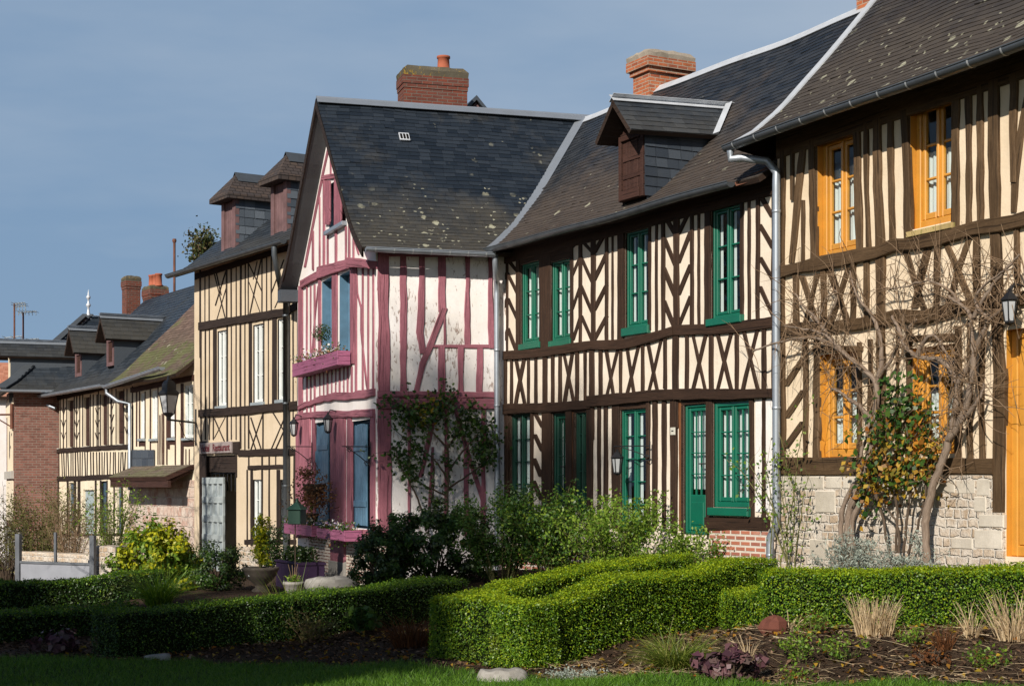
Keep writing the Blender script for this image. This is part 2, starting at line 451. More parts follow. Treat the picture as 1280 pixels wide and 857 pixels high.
def m_plaster(name, c, dirt=.25, flake=None):
    k = NT(name, .9, .2); v = k.uv(); a = k.noise(v, 1.3, 6, .65); b = k.noise(v, 40, 3, .6); st = k.noise(k.uv((6, .7, 1)), 1.5, 5, .6)
    d = tuple(x*(1-dirt)*f for x, f in zip(c, (1, .97, .9)))
    x = k.mix(k.ramp(a, [(.35, 0.0), (.75, 1.0)]), c, d)
    x = k.mix(k.math('MULTIPLY', k.ramp(st, [(.5, 0.0), (.8, 1.0)]), .42), x, tuple(q*.66 for q in c))
    h = k.math('ADD', b, k.math('MULTIPLY', k.noise(v, 7, 4), 1.5)); x = k.mix(k.ramp(k.noise(v, 17, 5, .75), [(.45, 0.0), (.8, .35)]), x, tuple(q*.72 for q in c))
    if flake:
        fl = k.noise(k.uv((16, 5, 1), .5), 1.6, 5, .62, .6); msk = k.ramp(k.noise(v, 1.1, 3), [(.38, .0), (.62, .13)])
        f = k.ramp(k.math('ADD', fl, msk), [(.655, 0.0), (.70, 1.0)]); x = k.mix(k.math('MULTIPLY', f, .75), x, flake); h = k.math('SUBTRACT', h, k.math('MULTIPLY', f, 2.))
    k.col(x); k.bump(h, .35, .008); return k.m
def m_timber(name, c1, c2, rough=.75, worn=.2, bump=.5):
    k = NT(name, rough, .25); v = k.uv((1.2, 22, 1)); g = k.noise(v, 2.2, 6, .65, .4); L = k.noise(k.uv((.9, 2.5, 1)), 1.4, 4, .6)
    x = k.mix(k.ramp(g, [(.3, 0.0), (.7, 1.0)]), c1, c2)
    x = k.mix(k.ramp(L, [(.45, 0.0), (.8, worn)]), x, tuple(min(1, q*2.2+.02) for q in c2))
    x = k.mix(k.math('MULTIPLY', k.island(), .35), x, tuple(q*.5 for q in c1))
    cr = k.ramp(k.noise(k.uv((.7, 30, 1)), 1.3, 2, .5), [(.60, 0.0), (.64, 1.0)])
    x = k.mix(k.math('MULTIPLY', cr, .7), x, tuple(q*.25 for q in c1))
    x = k.mix(k.ramp(k.noise(k.uv((3, 9, 1)), 6, 5, .75), [(.35, 0.0), (.75, .55)]), x, tuple(q*.45 for q in c1))
    k.col(x); k.bump(k.math('SUBTRACT', g, cr), bump, .012); return k.m
def m_paint(name, c, rough=.45, var=.15, spec=.4):
    k = NT(name, rough, spec); v = k.obj(); a = k.noise(v, 3.5, 5, .6)
    k.col(k.mix(k.ramp(a, [(.35, 0.0), (.75, 1.0)]), c, tuple(q*(1-var*2) for q in c))); k.bump(k.noise(v, 60, 3), .12, .004)
    k.rough(k.ramp(a, [(.3, rough-.06), (.8, rough+.15)])); return k.m
def m_slate(name, c1, c2, moss=(.09, .075, .045), moss_top=1.5, moss_amt=.8, lichen=.3, lich_top=2.0, green=0.0, rough=.42):
    k = NT(name, rough, .5); v = k.uv(); i = k.island()
    x = k.mix(i, c1, c2); sep = k.n('ShaderNodeSeparateXYZ'); k.link(v, sep.inputs[0]); y = sep.outputs[1]
    big = k.noise(v, .55, 4, .55); mid = k.noise(v, 3.2, 6, .7)
    low = k.n('ShaderNodeMapRange'); k.link(y, low.inputs[0]); low.inputs[1].default_value = moss_top; low.inputs[2].default_value = 0
    mk = k.math('ADD', k.math('MULTIPLY', low.outputs[0], .42), k.math('ADD', k.math('MULTIPLY', big, .75), k.math('MULTIPLY', mid, .35)))
    mk = k.ramp(mk, [(.57, 0.0), (.80, moss_amt)])
    # growth gathers along the lower edges and joints of the slates
    x = k.mix(k.math('MULTIPLY', mk, k.ramp(k.noise(v, 11, 4, .7), [(.2, .35), (.65, 1.0)])), x, moss)
    if green > 0:
        gm = k.ramp(k.math('ADD', k.noise(v, 1.4, 5, .65), k.math('MULTIPLY', low.outputs[0], .2)), [(.60, 0.0), (.68, green)])
        x = k.mix(gm, x, k.mix(k.noise(v, 20), (.05, .09, .012), (.12, .17, .02)))
    if lichen > 0:
        w = k.n('ShaderNodeVectorMath'); w.operation = 'ADD'; k.link(v, w.inputs[0])
        wn = k.n('ShaderNodeTexNoise'); k.link(v, wn.inputs['Vector']); wn.inputs['Scale'].default_value = 14; ws = k.n('ShaderNodeVectorMath'); ws.operation = 'SCALE'; k.link(wn.outputs['Color'], ws.inputs[0]); ws.inputs[3].default_value = .09
        k.link(ws.outputs[0], w.inputs[1])
        lr = k.n('ShaderNodeMapRange'); k.link(y, lr.inputs[0]); lr.inputs[1].default_value = lich_top; lr.inputs[2].default_value = .1
        for sc, thr in ((4.2, .27), (9.5, .24)):
            vo = k.vor(w.outputs[0], sc); pick = k.ramp(vo.outputs['Color'], [(1-lichen*.75-.02, 0.0), (1-lichen*.75+.02, 1.0)])
            dot = k.ramp(vo.outputs['Distance'], [(thr-.05, 1.0), (thr, 0.0)])
            cl = k.ramp(k.math('ADD', k.noise(v, 1.7, 3), k.math('MULTIPLY', lr.outputs[0], .45)), [(.58, 0.0), (.74, 1.0)])
            f = k.math('MULTIPLY', k.math('MULTIPLY', dot, pick), cl)
            x = k.mix(k.math('MULTIPLY', f, .85), x, (.34, .33, .24))
    k.col(x); k.rough(k.math('ADD', k.math('MULTIPLY', mk, .35), k.math('ADD', rough-.05, k.math('MULTIPLY', i, .14))))
    k.bump(k.math('ADD', k.noise(v, 30, 4), k.math('MULTIPLY', k.noise(v, 6, 3), 1.2)), .45, .008); return k.m
def m_brick(name, c1, c2, mortar, bw=.22, bh=.065, ms=.012, dark=.3, stain=.35, bumpd=.012):
    k = NT(name, .88, .2); v = k.uv(); b = k.n('ShaderNodeTexBrick'); k.link(v, b.inputs['Vector'])
    b.inputs['Color1'].default_value = (*c1, 1); b.inputs['Color2'].default_value = (*c2, 1); b.inputs['Mortar'].default_value = (*mortar, 1)
    b.inputs['Scale'].default_value = 1; b.inputs['Brick Width'].default_value = bw; b.inputs['Row Height'].default_value = bh
    b.inputs['Mortar Size'].default_value = ms; b.inputs['Mortar Smooth'].default_value = .25; b.inputs['Bias'].default_value = -.1
    wob = k.noise(v, 9, 4, .6); x = b.outputs['Color']
    x = k.mix(k.ramp(k.noise(v, 5, 5, .7), [(.5, 0.0), (.78, dark)]), x, tuple(q*.3 for q in c1))
    x = k.mix(k.ramp(k.noise(v, 2.2, 5, .7), [(.5, 0.0), (.75, stain)]), x, mortar)
    k.col(x); k.bump(k.math('SUBTRACT', k.math('MULTIPLY', wob, .6), b.outputs['Fac']), .7, bumpd); return k.m
def m_rubble(name, cs, mortar, scale=5.5):
    k = NT(name, .9, .2); v = k.uv((1, 1.35, 1)); wn = k.n('ShaderNodeTexNoise'); k.link(v, wn.inputs['Vector']); wn.inputs['Scale'].default_value = 5
    ws = k.n('ShaderNodeVectorMath'); ws.operation = 'SCALE'; k.link(wn.outputs['Color'], ws.inputs[0]); ws.inputs[3].default_value = .07
    w = k.n('ShaderNodeVectorMath'); k.link(v, w.inputs[0]); k.link(ws.outputs[0], w.inputs[1])
    e = k.vor(w.outputs[0], scale, 'DISTANCE_TO_EDGE', .75); c = k.vor(w.outputs[0], scale, 'F1', .75)
    sp = k.n('ShaderNodeSeparateColor'); k.link(c.outputs['Color'], sp.inputs[0])
    st = [(i/(len(cs)-1), q) for i, q in enumerate(cs)]
    x = k.mix(k.ramp(k.noise(v, 14, 5, .7), [(.3, 0.0), (.8, .45)]), k.ramp(sp.outputs[0], st), (.16, .13, .10))
    j = k.ramp(e.outputs['Distance'], [(.008, 0.0), (.05, 1.0)])
    k.col(k.mix(j, mortar, x)); k.bump(k.math('ADD', k.math('MULTIPLY', j, 1.5), k.noise(v, 22, 4)), .8, .018); return k.m
def m_coursed(name, c1, c2, c3, mortar, bw=.17, bh=.10):
    k = NT(name, .92, .15); v = k.uv(); wn = k.n('ShaderNodeTexNoise'); k.link(v, wn.inputs['Vector']); wn.inputs['Scale'].default_value = 7; wn.inputs['Detail'].default_value = 3
    ws = k.n('ShaderNodeVectorMath'); ws.operation = 'SCALE'; k.link(wn.outputs['Color'], ws.inputs[0]); ws.inputs[3].default_value = .075
    w = k.n('ShaderNodeVectorMath'); k.link(v, w.inputs[0]); k.link(ws.outputs[0], w.inputs[1]); b = k.n('ShaderNodeTexBrick'); k.link(w.outputs[0], b.inputs['Vector'])
    b.inputs['Color1'].default_value = (*c1, 1); b.inputs['Color2'].default_value = (*c2, 1); b.inputs['Mortar'].default_value = (*mortar, 1); b.inputs['Scale'].default_value = 1; b.inputs['Brick Width'].default_value = bw; b.inputs['Row Height'].default_value = bh
    b.inputs['Mortar Size'].default_value = .016; b.inputs['Mortar Smooth'].default_value = .6; b.squash = .7; b.squash_frequency = 3; b.offset = .37
    x = k.mix(k.ramp(k.noise(v, 3.1, 4, .6), [(.45, 0.0), (.6, .75)]), b.outputs['Color'], k.mix(b.outputs['Fac'], c3, mortar)); x = k.mix(k.ramp(k.noise(v, 13, 5, .75), [(.4, 0.0), (.75, .6)]), x, tuple(q*.45 for q in c2)); x = k.mix(k.ramp(k.noise(v, 1.3, 5, .7), [(.52, 0.0), (.7, .8)]), x, mortar)
    k.col(x); k.bump(k.math('SUBTRACT', k.math('MULTIPLY', k.noise(v, 16, 5, .7), 1.2), k.math('MULTIPLY', b.outputs['Fac'], 1.4)), .9, .02); return k.m
def m_metal(name, c, rough=.45, metal=.55):
    k = NT(name, rough, .5); v = k.obj(); a = k.noise(v, 4, 5, .65); k.b.inputs['Metallic'].default_value = metal
    k.col(k.mix(k.ramp(a, [(.3, 0.0), (.75, 1.0)]), c, tuple(q*.62 for q in c))); k.rough(k.ramp(a, [(.3, rough-.08), (.7, rough+.15)])); return k.m
def m_leaf(name, cols, rough=.5, trans=.35, spec=.35, patch=0):
    k = NT(name, rough, spec); i = k.island()
    x = k.ramp(i, [(j/(max(1, len(cols)-1)), c) for j, c in enumerate(cols)])
    if patch: nz = k.noise(k.obj(), 1.9, 5, .75); x = k.mix(k.ramp(nz, [(.58, 0.0), (.72, patch)]), x, (.16, .10, .035)); x = k.mix(k.ramp(k.noise(k.obj(), 4.3, 3, .6), [(.42, 0.0), (.62, .5)]), x, k.mix(.5, x, (.010, .025, .006)))
    k.col(x)
    tr = k.n('ShaderNodeBsdfTranslucent'); mx = k.n('ShaderNodeMixShader'); out = k.t.nodes['Material Output']
    k.link(k.mix(.5, x, (.25, .3, .03), 'MULTIPLY') if False else x, tr.inputs[0]); mx.inputs[0].default_value = trans
    k.link(k.b.outputs[0], mx.inputs[1]); k.link(tr.outputs[0], mx.inputs[2]); k.link(mx.outputs[0], out.inputs['Surface']); return k.m
def m_bark(name, c1, c2, sc=9):
    k = NT(name, .9, .15); v = k.uv((1.5, 14, 1)); a = k.noise(v, sc/3, 6, .7, .5); k.col(k.mix(k.ramp(a, [(.3, 0.0), (.7, 1.0)]), c1, c2)); k.bump(a, .8, .012); return k.m
def m_glass(name):
    k = NT(name); out = k.t.nodes['Material Output']; k.t.nodes.remove(k.b)
    tr = k.n('ShaderNodeBsdfTransparent'); tr.inputs[0].default_value = (.82, .87, .86, 1); gl = k.n('ShaderNodeBsdfGlossy'); gl.inputs['Roughness'].default_value = .03
    c = k.n('ShaderNodeTexCoord'); nz = k.noise(c.outputs['Object'], 2.2, 2, .5); bp = k.n('ShaderNodeBump'); bp.inputs['Strength'].default_value = .12; bp.inputs['Distance'].default_value = .02
    k.link(nz, bp.inputs['Height']); k.link(bp.outputs[0], gl.inputs['Normal'])
    lw = k.n('ShaderNodeLayerWeight'); f = k.math('ADD', k.math('MULTIPLY', k.math('POWER', lw.outputs['Facing'], 4.5), .85), .055)
    mx = k.n('ShaderNodeMixShader'); k.link(f, mx.inputs[0]); k.link(tr.outputs[0], mx.inputs[1]); k.link(gl.outputs[0], mx.inputs[2]); k.link(mx.outputs[0], out.inputs['Surface']); return k.m
def m_soil(name):
    k = NT(name, .95, .15); v = k.obj(); a = k.noise(v, 1.2, 6, .7); b = k.noise(v, 26, 6, .75); c = k.vor(v, 34)
    x = k.mix(k.ramp(b, [(.3, 0.0), (.7, 1.0)]), (.022, .014, .009), (.075, .046, .028)); x = k.mix(k.ramp(a, [(.45, 0.0), (.8, .6)]), x, (.10, .066, .042))
    k.col(x); k.bump(k.math('ADD', b, c.outputs['Distance']), 1.0, .03); return k.m
def m_grass_ground(name):
    k = NT(name, .95, .1); v = k.obj(); a = k.noise(v, 3, 6, .7); k.col(k.mix(a, (.018, .035, .008), (.05, .085, .016))); k.bump(k.noise(v, 60, 4), .8, .02); return k.m
def m_gravel(name, c):
    k = NT(name, .95, .15); v = k.obj(); a = k.vor(v, 60); b = k.noise(v, 1.5, 5); k.col(k.mix(b, c, tuple(q*.55 for q in c))); k.bump(a.outputs['Distance'], .6, .01); return k.m

M = dict(
 cream=m_plaster('cream_plaster', (.79, .69, .575), .2), cream2=m_plaster('ivory_plaster', (.80, .655, .48), .2), cream3=m_plaster('ochre_plaster', (.63, .515, .375), .16),
 white=m_plaster('white_plaster', (.84, .80, .785), .12, (.24, .15, .11)), white2=m_plaster('white_gable_plaster', (.80, .755, .735), .12), pale=m_plaster('pale_plaster', (.78, .68, .52), .18),
 brown=m_timber('dark_oak', (.026, .0135, .008), (.068, .035, .020)), oak=m_timber('weathered_oak', (.060, .033, .014), (.155, .095, .048), worn=.35),
 black=m_timber('black_oak', (.020, .013, .010), (.050, .032, .024), worn=.12), pink=m_timber('rose_painted_timber', (.275, .095, .122), (.435, .165, .205), .7, .25, .8),
 pinkgray=m_paint('faded_rose_shutter', (.17, .095, .095), .7, .25), slate_ch=m_slate('pale_cheek_slate', (.055, .068, .085), (.11, .13, .155), (.08, .075, .06), .3, .3, .0), red_brown=m_timber('red_brown_boards', (.042, .019, .014), (.085, .038, .027)),
 orange=m_paint('varnished_pine', (.60, .275, .04), .3, .12, .5), green=m_paint('green_gloss_paint', (.005, .122, .072), .3, .12, .5),
 green_dark=m_paint('darker_green_paint', (.006, .055, .034), .4), blue=m_paint('blue_paint', (.10, .20, .295), .45, .2), blueg=m_paint('grey_blue_shutter', (.06, .10, .14), .5),
 white_paint=m_paint('white_paint', (.72, .74, .72), .4, .08), grey_paint=m_paint('grey_paint', (.30, .34, .36), .45), sill=m_paint('stone_sill', (.45, .42, .37), .8), mauve=m_timber('mauve_planter_wood', (.30, .09, .17), (.40, .14, .24), .6),
 iron=m_paint('black_iron', (.012, .012, .014), .5, .2), iron_grey=m_paint('grey_iron', (.13, .14, .155), .55, .2), verdigris=m_paint('verdigris_paint', (.02, .06, .04), .5), purple=m_paint('purple_planter', (.035, .014, .05), .7),
 zinc=m_metal('zinc', (.40, .44, .49), .42, .6), zinc_dark=m_metal('aged_zinc', (.12, .135, .15), .42, .5), zinc_light=m_metal('bright_zinc', (.66, .69, .73), .45, .25), lead=m_metal('zinc_joint', (.55, .58, .6), .4, .4),
 glass=m_glass('window_glass'), curtain=m_paint('lace_curtain', (.75, .77, .76), .9, .06, .1), lamp_glass=m_paint('frosted_glass', (.40, .41, .42), .25, .05, .5),
 slate=m_slate('blue_slate', (.010, .0145, .021), (.020, .027, .037), (.058, .050, .036), 2.0, .85, .6, 2.2), slate_g=m_slate('old_slate', (.014, .017, .021), (.030, .033, .038), (.066, .047, .034), 2.9, .95, .25, 2.5),
 slate_o=m_slate('brown_slate', (.020, .018, .018), (.036, .033, .031), (.058, .044, .032), 3.2, .9, .45, 3.2), slate_c=m_slate('clean_slate', (.030, .038, .050), (.060, .072, .088), (.08, .075, .06), .3, .4, .0),
 slate_d=m_slate('dormer_slate', (.016, .022, .030), (.036, .044, .054), (.10, .085, .06), .9, .35, .1), slate_f=m_slate('far_slate', (.014, .020, .028), (.030, .038, .048), (.045, .04, .03), 1.0, .6, .1),
 tile=m_slate('mossy_clay_tile', (.10, .062, .045), (.17, .11, .085), (.075, .06, .04), 2.5, .75, .25, 3, .42, .75), tile_red=m_slate('red_clay_tile', (.36, .14, .08), (.48, .22, .14), (.3, .2, .15), .5, .4, .0, 1, 0, .8),
 shingle=m_slate('weathered_shingle', (.13, .095, .07), (.22, .165, .12), (.08, .065, .045), 1.2, .7, .2, 1.5, .25, .85),
 brick_r=m_brick('old_red_brick', (.17, .048, .03), (.10, .036, .028), (.14, .11, .09), .2, .062, .008, .5), brick_o=m_brick('orange_brick', (.42, .125, .05), (.27, .075, .04), (.36, .27, .20), .2, .06, .009, .6, .35),
 brick_p=m_brick('pale_mortar_brick', (.42, .15, .09), (.30, .11, .08), (.60, .53, .45), .21, .07, .016, .35, .55), brick_d=m_brick('brown_brick', (.15, .065, .05), (.24, .105, .08), (.22, .17, .14), .22, .07, .010, .75, .4),
 brick_s=m_brick('thin_brick_courses', (.20, .085, .06), (.28, .13, .10), (.55, .48, .40), .24, .055, .022, .2, .2), rubble=m_coursed('flint_rubble', (.60, .50, .39), (.46, .34, .23), (.64, .58, .50), (.66, .60, .52)),
 ashlar=m_plaster('limestone_block', (.64, .575, .48), .5), stone_pink=m_coursed('pink_stone', (.68, .56, .47), (.46, .25, .19), (.74, .66, .57), (.66, .56, .48), .34, .22),
 cap=m_plaster('lichened_cap', (.12, .105, .075), .6, (.34, .22, .03)), cap_p=m_plaster('pale_stone_cap', (.36, .31, .25), .5), clay=m_paint('terracotta', (.36, .10, .05), .8, .15), stone=m_plaster('garden_stone', (.33, .31, .28), .45), whitestone=m_plaster('whitewashed_stone', (.30, .285, .26), .4),
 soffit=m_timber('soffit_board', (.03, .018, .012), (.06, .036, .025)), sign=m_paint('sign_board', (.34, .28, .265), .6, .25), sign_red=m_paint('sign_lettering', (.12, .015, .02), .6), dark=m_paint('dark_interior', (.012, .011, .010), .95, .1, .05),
 soil=m_soil('bark_mulch'), turf=m_grass_ground('turf'), gravel=m_gravel('pinkish_gravel', (.26, .14, .10)), plate=m_paint('enamel_plate', (.55, .53, .45), .5),
 chips=m_leaf('bark_chips', [(.030, .017, .010), (.075, .043, .025), (.15, .088, .052), (.05, .03, .02), (.26, .17, .11)], .9, 0.0, .1),
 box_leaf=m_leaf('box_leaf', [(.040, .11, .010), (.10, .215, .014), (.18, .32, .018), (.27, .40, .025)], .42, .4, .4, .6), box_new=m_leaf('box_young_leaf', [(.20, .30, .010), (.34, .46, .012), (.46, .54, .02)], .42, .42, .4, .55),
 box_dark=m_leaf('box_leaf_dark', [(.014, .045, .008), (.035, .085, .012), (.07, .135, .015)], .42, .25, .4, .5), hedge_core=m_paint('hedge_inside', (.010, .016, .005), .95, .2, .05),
 rose_leaf=m_leaf('rose_leaf', [(.05, .12, .010), (.11, .21, .018), (.19, .30, .028), (.25, .33, .04)], .5, .4), dark_leaf=m_leaf('laurel_leaf', [(.010, .028, .008), (.025, .055, .012), (.045, .085, .016), (.08, .12, .02)], .38, .25, .45),
 yellow_leaf=m_leaf('golden_leaf', [(.12, .19, .012), (.40, .40, .016), (.58, .54, .022), (.28, .33, .015), (.06, .12, .012)], .45, .4), autumn=m_leaf('autumn_leaf', [(.42, .24, .02), (.36, .12, .02), (.16, .15, .02), (.50, .32, .03), (.20, .08, .03)], .5, .4),
 vine_leaf=m_leaf('climber_leaf', [(.022, .062, .012), (.05, .115, .018), (.09, .16, .025)], .4, .35), vine_yellow=m_leaf('climber_yellow', [(.30, .24, .02), (.18, .19, .02), (.36, .22, .02)], .45, .4), lav=m_leaf('lavender_leaf', [(.16, .19, .16), (.28, .32, .27), (.38, .42, .36)], .8, .2, .1),
 straw=m_leaf('straw', [(.46, .34, .19), (.62, .48, .30), (.34, .23, .12), (.70, .57, .38)], .8, .25, .1), blade=m_leaf('grass_blade', [(.04, .11, .008), (.085, .19, .014), (.14, .26, .02)], .5, .35), sedge=m_leaf('sedge_blade', [(.05, .10, .012), (.12, .18, .02), (.20, .24, .03), (.26, .24, .06)], .5, .35),
 heuchera=m_leaf('purple_leaf', [(.05, .022, .03), (.10, .04, .055), (.15, .075, .075), (.075, .055, .045)], .5, .2), rust=m_leaf('dead_fern', [(.09, .035, .014), (.15, .06, .022), (.05, .022, .01)], .8, .2, .1), olive=m_leaf('olive_twig_leaf', [(.08, .09, .02), (.14, .14, .035), (.11, .08, .03)], .7, .3),
 petals=m_leaf('pale_petals', [(.70, .66, .70), (.50, .34, .60), (.72, .66, .45), (.6, .6, .66)], .6, .3), russet=m_leaf('russet_leaf', [(.20, .08, .03), (.30, .14, .05), (.12, .05, .025), (.34, .22, .10)], .6, .3), fir=m_leaf('tree_leaf', [(.035, .055, .015), (.07, .09, .025), (.14, .10, .04), (.05, .07, .02)], .6, .3),
 bark=m_bark('vine_bark', (.125, .088, .062), (.29, .225, .175)), bark_d=m_bark('dark_bark', (.055, .038, .026), (.12, .088, .062)), twig=m_bark('twig', (.13, .08, .05), (.30, .21, .13)), twig_g=m_bark('green_twig', (.08, .085, .03), (.17, .16, .06)), rock=m_rubble('rock', [(.4, .38, .34), (.5, .47, .42), (.35, .33, .3)], (.42, .4, .36), 1.0),
 copper=m_paint('red_brown_board', (.22, .095, .06), .5), moss_dark=m_paint('pot_stone', (.13, .105, .08), .9, .3), rustiron=m_paint('rusty_iron', (.16, .06, .035), .7, .3),
)
GREEN_W = dict(frame=M['green'], glass=M['glass'], curtain=M['curtain'])
GREEND_W = dict(frame=M['green_dark'], glass=M['glass'], curtain=M['curtain'])  # darker copy of the green for the left ground-floor windows and door
ORANGE_W = dict(frame=M['orange'], glass=M['glass'], curtain=M['curtain'])
BLUE_W = dict(frame=M['blue'], glass=M['glass'], curtain=M['curtain'])
WHITE_W = dict(frame=M['white_paint'], glass=M['glass'], curtain=M['curtain'], sill=M['grey_paint'])
# ------------------------------------------------------------------ the row of houses
Fac.zmax = 99
GREEN = Fac((-.15, 26.2), (3.31, 19.87)); ORANGE = Fac((3.27, 19.71), (3.27+.42*6.5, 19.71-.9075*6.5))
PSIDE = Fac((-2.168, 25.5), (-.3125, 26.05)); PGAB = Fac((-4.08, 30.45), (-2.168, 25.5))
CREAM = Fac((-6.98, 35.25), (-4.05, 30.7)); FAR = Fac((-12.55, 44.4), (-7.05, 35.45))
BRK = Fac((-13.75, 44.2), (-11.9, 44.75))
def S(mb, fac, Z, x, w, y0, y1, o=.022, jit=.007): timber(mb, fac, [Z(x, y0), Z(x, y1)], w/Z.k, o, -.02, jit)
def D(mb, fac, Z, pts, w, o=.018, jit=.007): timber(mb, fac, [Z(*p) for p in pts], w/Z.k, o, -.02, jit)
def rect(fac, x0, x1, y0, y1, xm=None):
    xm = (x0+x1)/2 if xm is None else xm
    return [fac.t(x0), fac.t(x1), fac.z(xm, y1), fac.z(xm, y0)]
def pipe_joint(mb, p, r=.05):
    mb.lathe(Vector(p), [(r, -.02), (r+.006, -.015), (r+.006, .015), (r, .02)], 12)

# ============ house with the green windows
GREEN.zmax = 3.70; ORANGE.zmax = 4.10
gh = thing('timber_house', 'long half-timbered house with emerald green windows and one dormer', 'house', (GREEN.pt(3.6, -1.3).x, GREEN.pt(3.6, -1.3).y, -1.3))
A, B, C = Zm(610, 280, 5.356), Zm(720, 250, 5.356), Zm(820, 210, 5.356); Dz, E, Fz = Zm(610, 370, 5.356), Zm(730, 370, 5.356), Zm(820, 340, 5.356)
G, H, I, J = Zm(610, 490, 5.356), Zm(740, 480, 5.356), Zm(840, 480, 5.356), Zm(840, 600, 5.356)
w1 = rect(GREEN, 651.5, 675.5, 328, 428.5); w2 = rect(GREEN, 689, 714, 325, 424.5); w3 = rect(GREEN, 782, 811.5, 288, 408); w4 = rect(GREEN, 889.5, 927.5, 258, 396)
g1 = rect(GREEN, 639, 664.5, 517, 665); g2 = rect(GREEN, 691, 708.5, 516, 660); g3 = rect(GREEN, 719, 735, 515, 640); g4 = rect(GREEN, 776, 809, 511, 665); gd = rect(GREEN, 855, 884, 505, 668); g5 = rect(GREEN, 892, 939, 501.5, 634)
holes = [w1, w2, w3, w4, g1, g2, g3, g4, gd, g5]
GT0, GT1, GTOP = -2.2, GREEN.len+.05, 3.88
mb = MB(); wall_front(mb, GREEN, GT0, GT1, -2.2, lambda t: GTOP, holes, .17, 0, 1)
gprof = [(.34, 3.80), (.05, 3.98), (-.35, 4.27), (-1.0, 4.88), (-2.75, 6.72)]
shell(mb, GREEN, GT0, GT1, -2.2, [(0, 3.86), (.35, 4.12), (1, 4.75), (2.75, 6.55), (5.4, 3.8)], 5.4)
mb.build('wall', [M['cream'], M['brown']], gh)
# near-black sheet behind the panes, coloured for the dimness of the rooms
mb = MB(); GREEN.quad(mb, GT0+.1, GT1-.1, -2.2, 3.8, -2.2); mb.build('dark_backing', M['dark'], gh)
tm = MB()
# dark top plate filled in for the deep shade under the eave; posts
GREEN.box(tm, -.6, GREEN.len, 3.62, 3.875, -.02, .03, .01)
for Z, x, w, a, b in [(A, 73, 12, 210, 880), (A, 130, 14, 190, 860), (A, 205, 24, 230, 860), (A, 385, 74, 120, 870), (A, 563, 20, 60, 800), (A, 622, 18, 40, 800), (A, 708, 30, 20, 800), (A, 797, 17, 0, 800), (A, 838, 11, -10, 800),
    (B, 305, 42, 140, 935), (B, 497, 15, 90, 870), (B, 542, 16, 60, 900), (B, 587, 22, 60, 900), (B, 677, 36, 30, 870), (B, 780, 20, 0, 880), (B, 825, 14, -10, 880),
    (C, 292, 14, 180, 1060), (C, 350, 42, 150, 1070), (C, 580, 20, 100, 1040), (C, 628, 18, 100, 1035), (C, 685, 22, 90, 1020), (C, 786, 18, 60, 1010)]: S(tm, GREEN, Z, x, w, a, b)
for Z, p, q, w in [(A, (130, 200), (200, 320), 22), (A, (130, 200), (78, 290), 20), (A, (130, 325), (205, 475), 22), (A, (130, 325), (78, 440), 20), (A, (133, 495), (205, 655), 22), (A, (133, 495), (82, 640), 20), (A, (135, 695), (190, 850), 22), (A, (135, 695), (88, 850), 20),
    (A, (622, 45), (700, 190), 24), (A, (622, 45), (566, 160), 22), (A, (622, 215), (702, 395), 24), (A, (622, 215), (566, 345), 22), (A, (622, 410), (702, 595), 24), (A, (622, 410), (566, 570), 22), (A, (625, 610), (702, 785), 24), (A, (625, 610), (572, 775), 22),
    (A, (714, 195), (790, 50), 28), (A, (714, 375), (797, 200), 28), (A, (714, 575), (797, 410), 28), (A, (714, 775), (797, 618), 28),
    (B, (668, 235), (600, 95), 30), (B, (668, 440), (588, 250), 30), (B, (668, 645), (588, 450), 30), (B, (660, 850), (588, 670), 30), (B, (690, 225), (762, 80), 28), (B, (690, 420), (772, 210), 28), (B, (690, 630), (772, 430), 28), (B, (695, 830), (772, 640), 28),
    (C, (690, 150), (782, 325), 34), (C, (692, 375), (785, 535), 34), (C, (694, 595), (787, 750), 34), (C, (694, 790), (790, 1000), 34)]: D(tm, GREEN, Z, [p, q], w)
timber(tm, GREEN, [Dz(80, 400), Dz(250, 392), Dz(390, 376), Dz(580, 346), Dz(700, 330), E(150, 328), E(300, 320), E(420, 290), E(612, 236)], 11.5, .05)
timber(tm, GREEN, [E(612, 226), Fz(350, 385), Fz(570, 368), Fz(795, 334)], 13.2, .05)
for Z, x, w, a, b in [(Dz, 75, 12, 380, 860), (Dz, 120, 16, 420, 740), (Dz, 163, 14, 420, 740), (Dz, 275, 15, 410, 740), (Dz, 325, 14, 400, 740), (Dz, 385, 26, 330, 960), (Dz, 440, 17, 385, 740), (Dz, 486, 18, 380, 740), (Dz, 603, 17, 350, 740), (Dz, 655, 15, 350, 730), (Dz, 699, 30, 320, 960),
    (E, 115, 22, 350, 690), (E, 250, 16, 345, 680), (E, 397, 18, 320, 650), (E, 547, 17, 285, 620), (E, 617, 38, 190, 880), (Fz, 212, 22, 405, 800), (Fz, 375, 23, 400, 790), (Fz, 545, 20, 390, 790), (Fz, 728, 26, 370, 790), (Fz, 790, 14, 340, 860)]: S(tm, GREEN, Z, x, w, a, b, .03)
for Z, p, q, w in [(Dz, (188, 410), (252, 730), 20), (Dz, (250, 405), (188, 735), 20), (Dz, (508, 375), (577, 710), 20), (Dz, (572, 365), (516, 715), 21), (E, (150, 345), (202, 665), 20), (E, (230, 345), (152, 670), 20), (E, (290, 335), (338, 650), 20), (E, (370, 330), (292, 655), 21), (E, (432, 315), (492, 625), 21), (E, (520, 290), (438, 630), 20),
    (Fz, (246, 405), (334, 790), 22), (Fz, (342, 400), (250, 790), 22), (Fz, (410, 395), (508, 790), 22), (Fz, (514, 385), (416, 790), 23), (Fz, (590, 385), (684, 785), 22), (Fz, (684, 375), (585, 785), 23)]: D(tm, GREEN, Z, [p, q], w, .02)
timber(tm, GREEN, [Dz(60, 758), Dz(360, 748), Dz(540, 736), Dz(700, 726)], 12.5, .06)
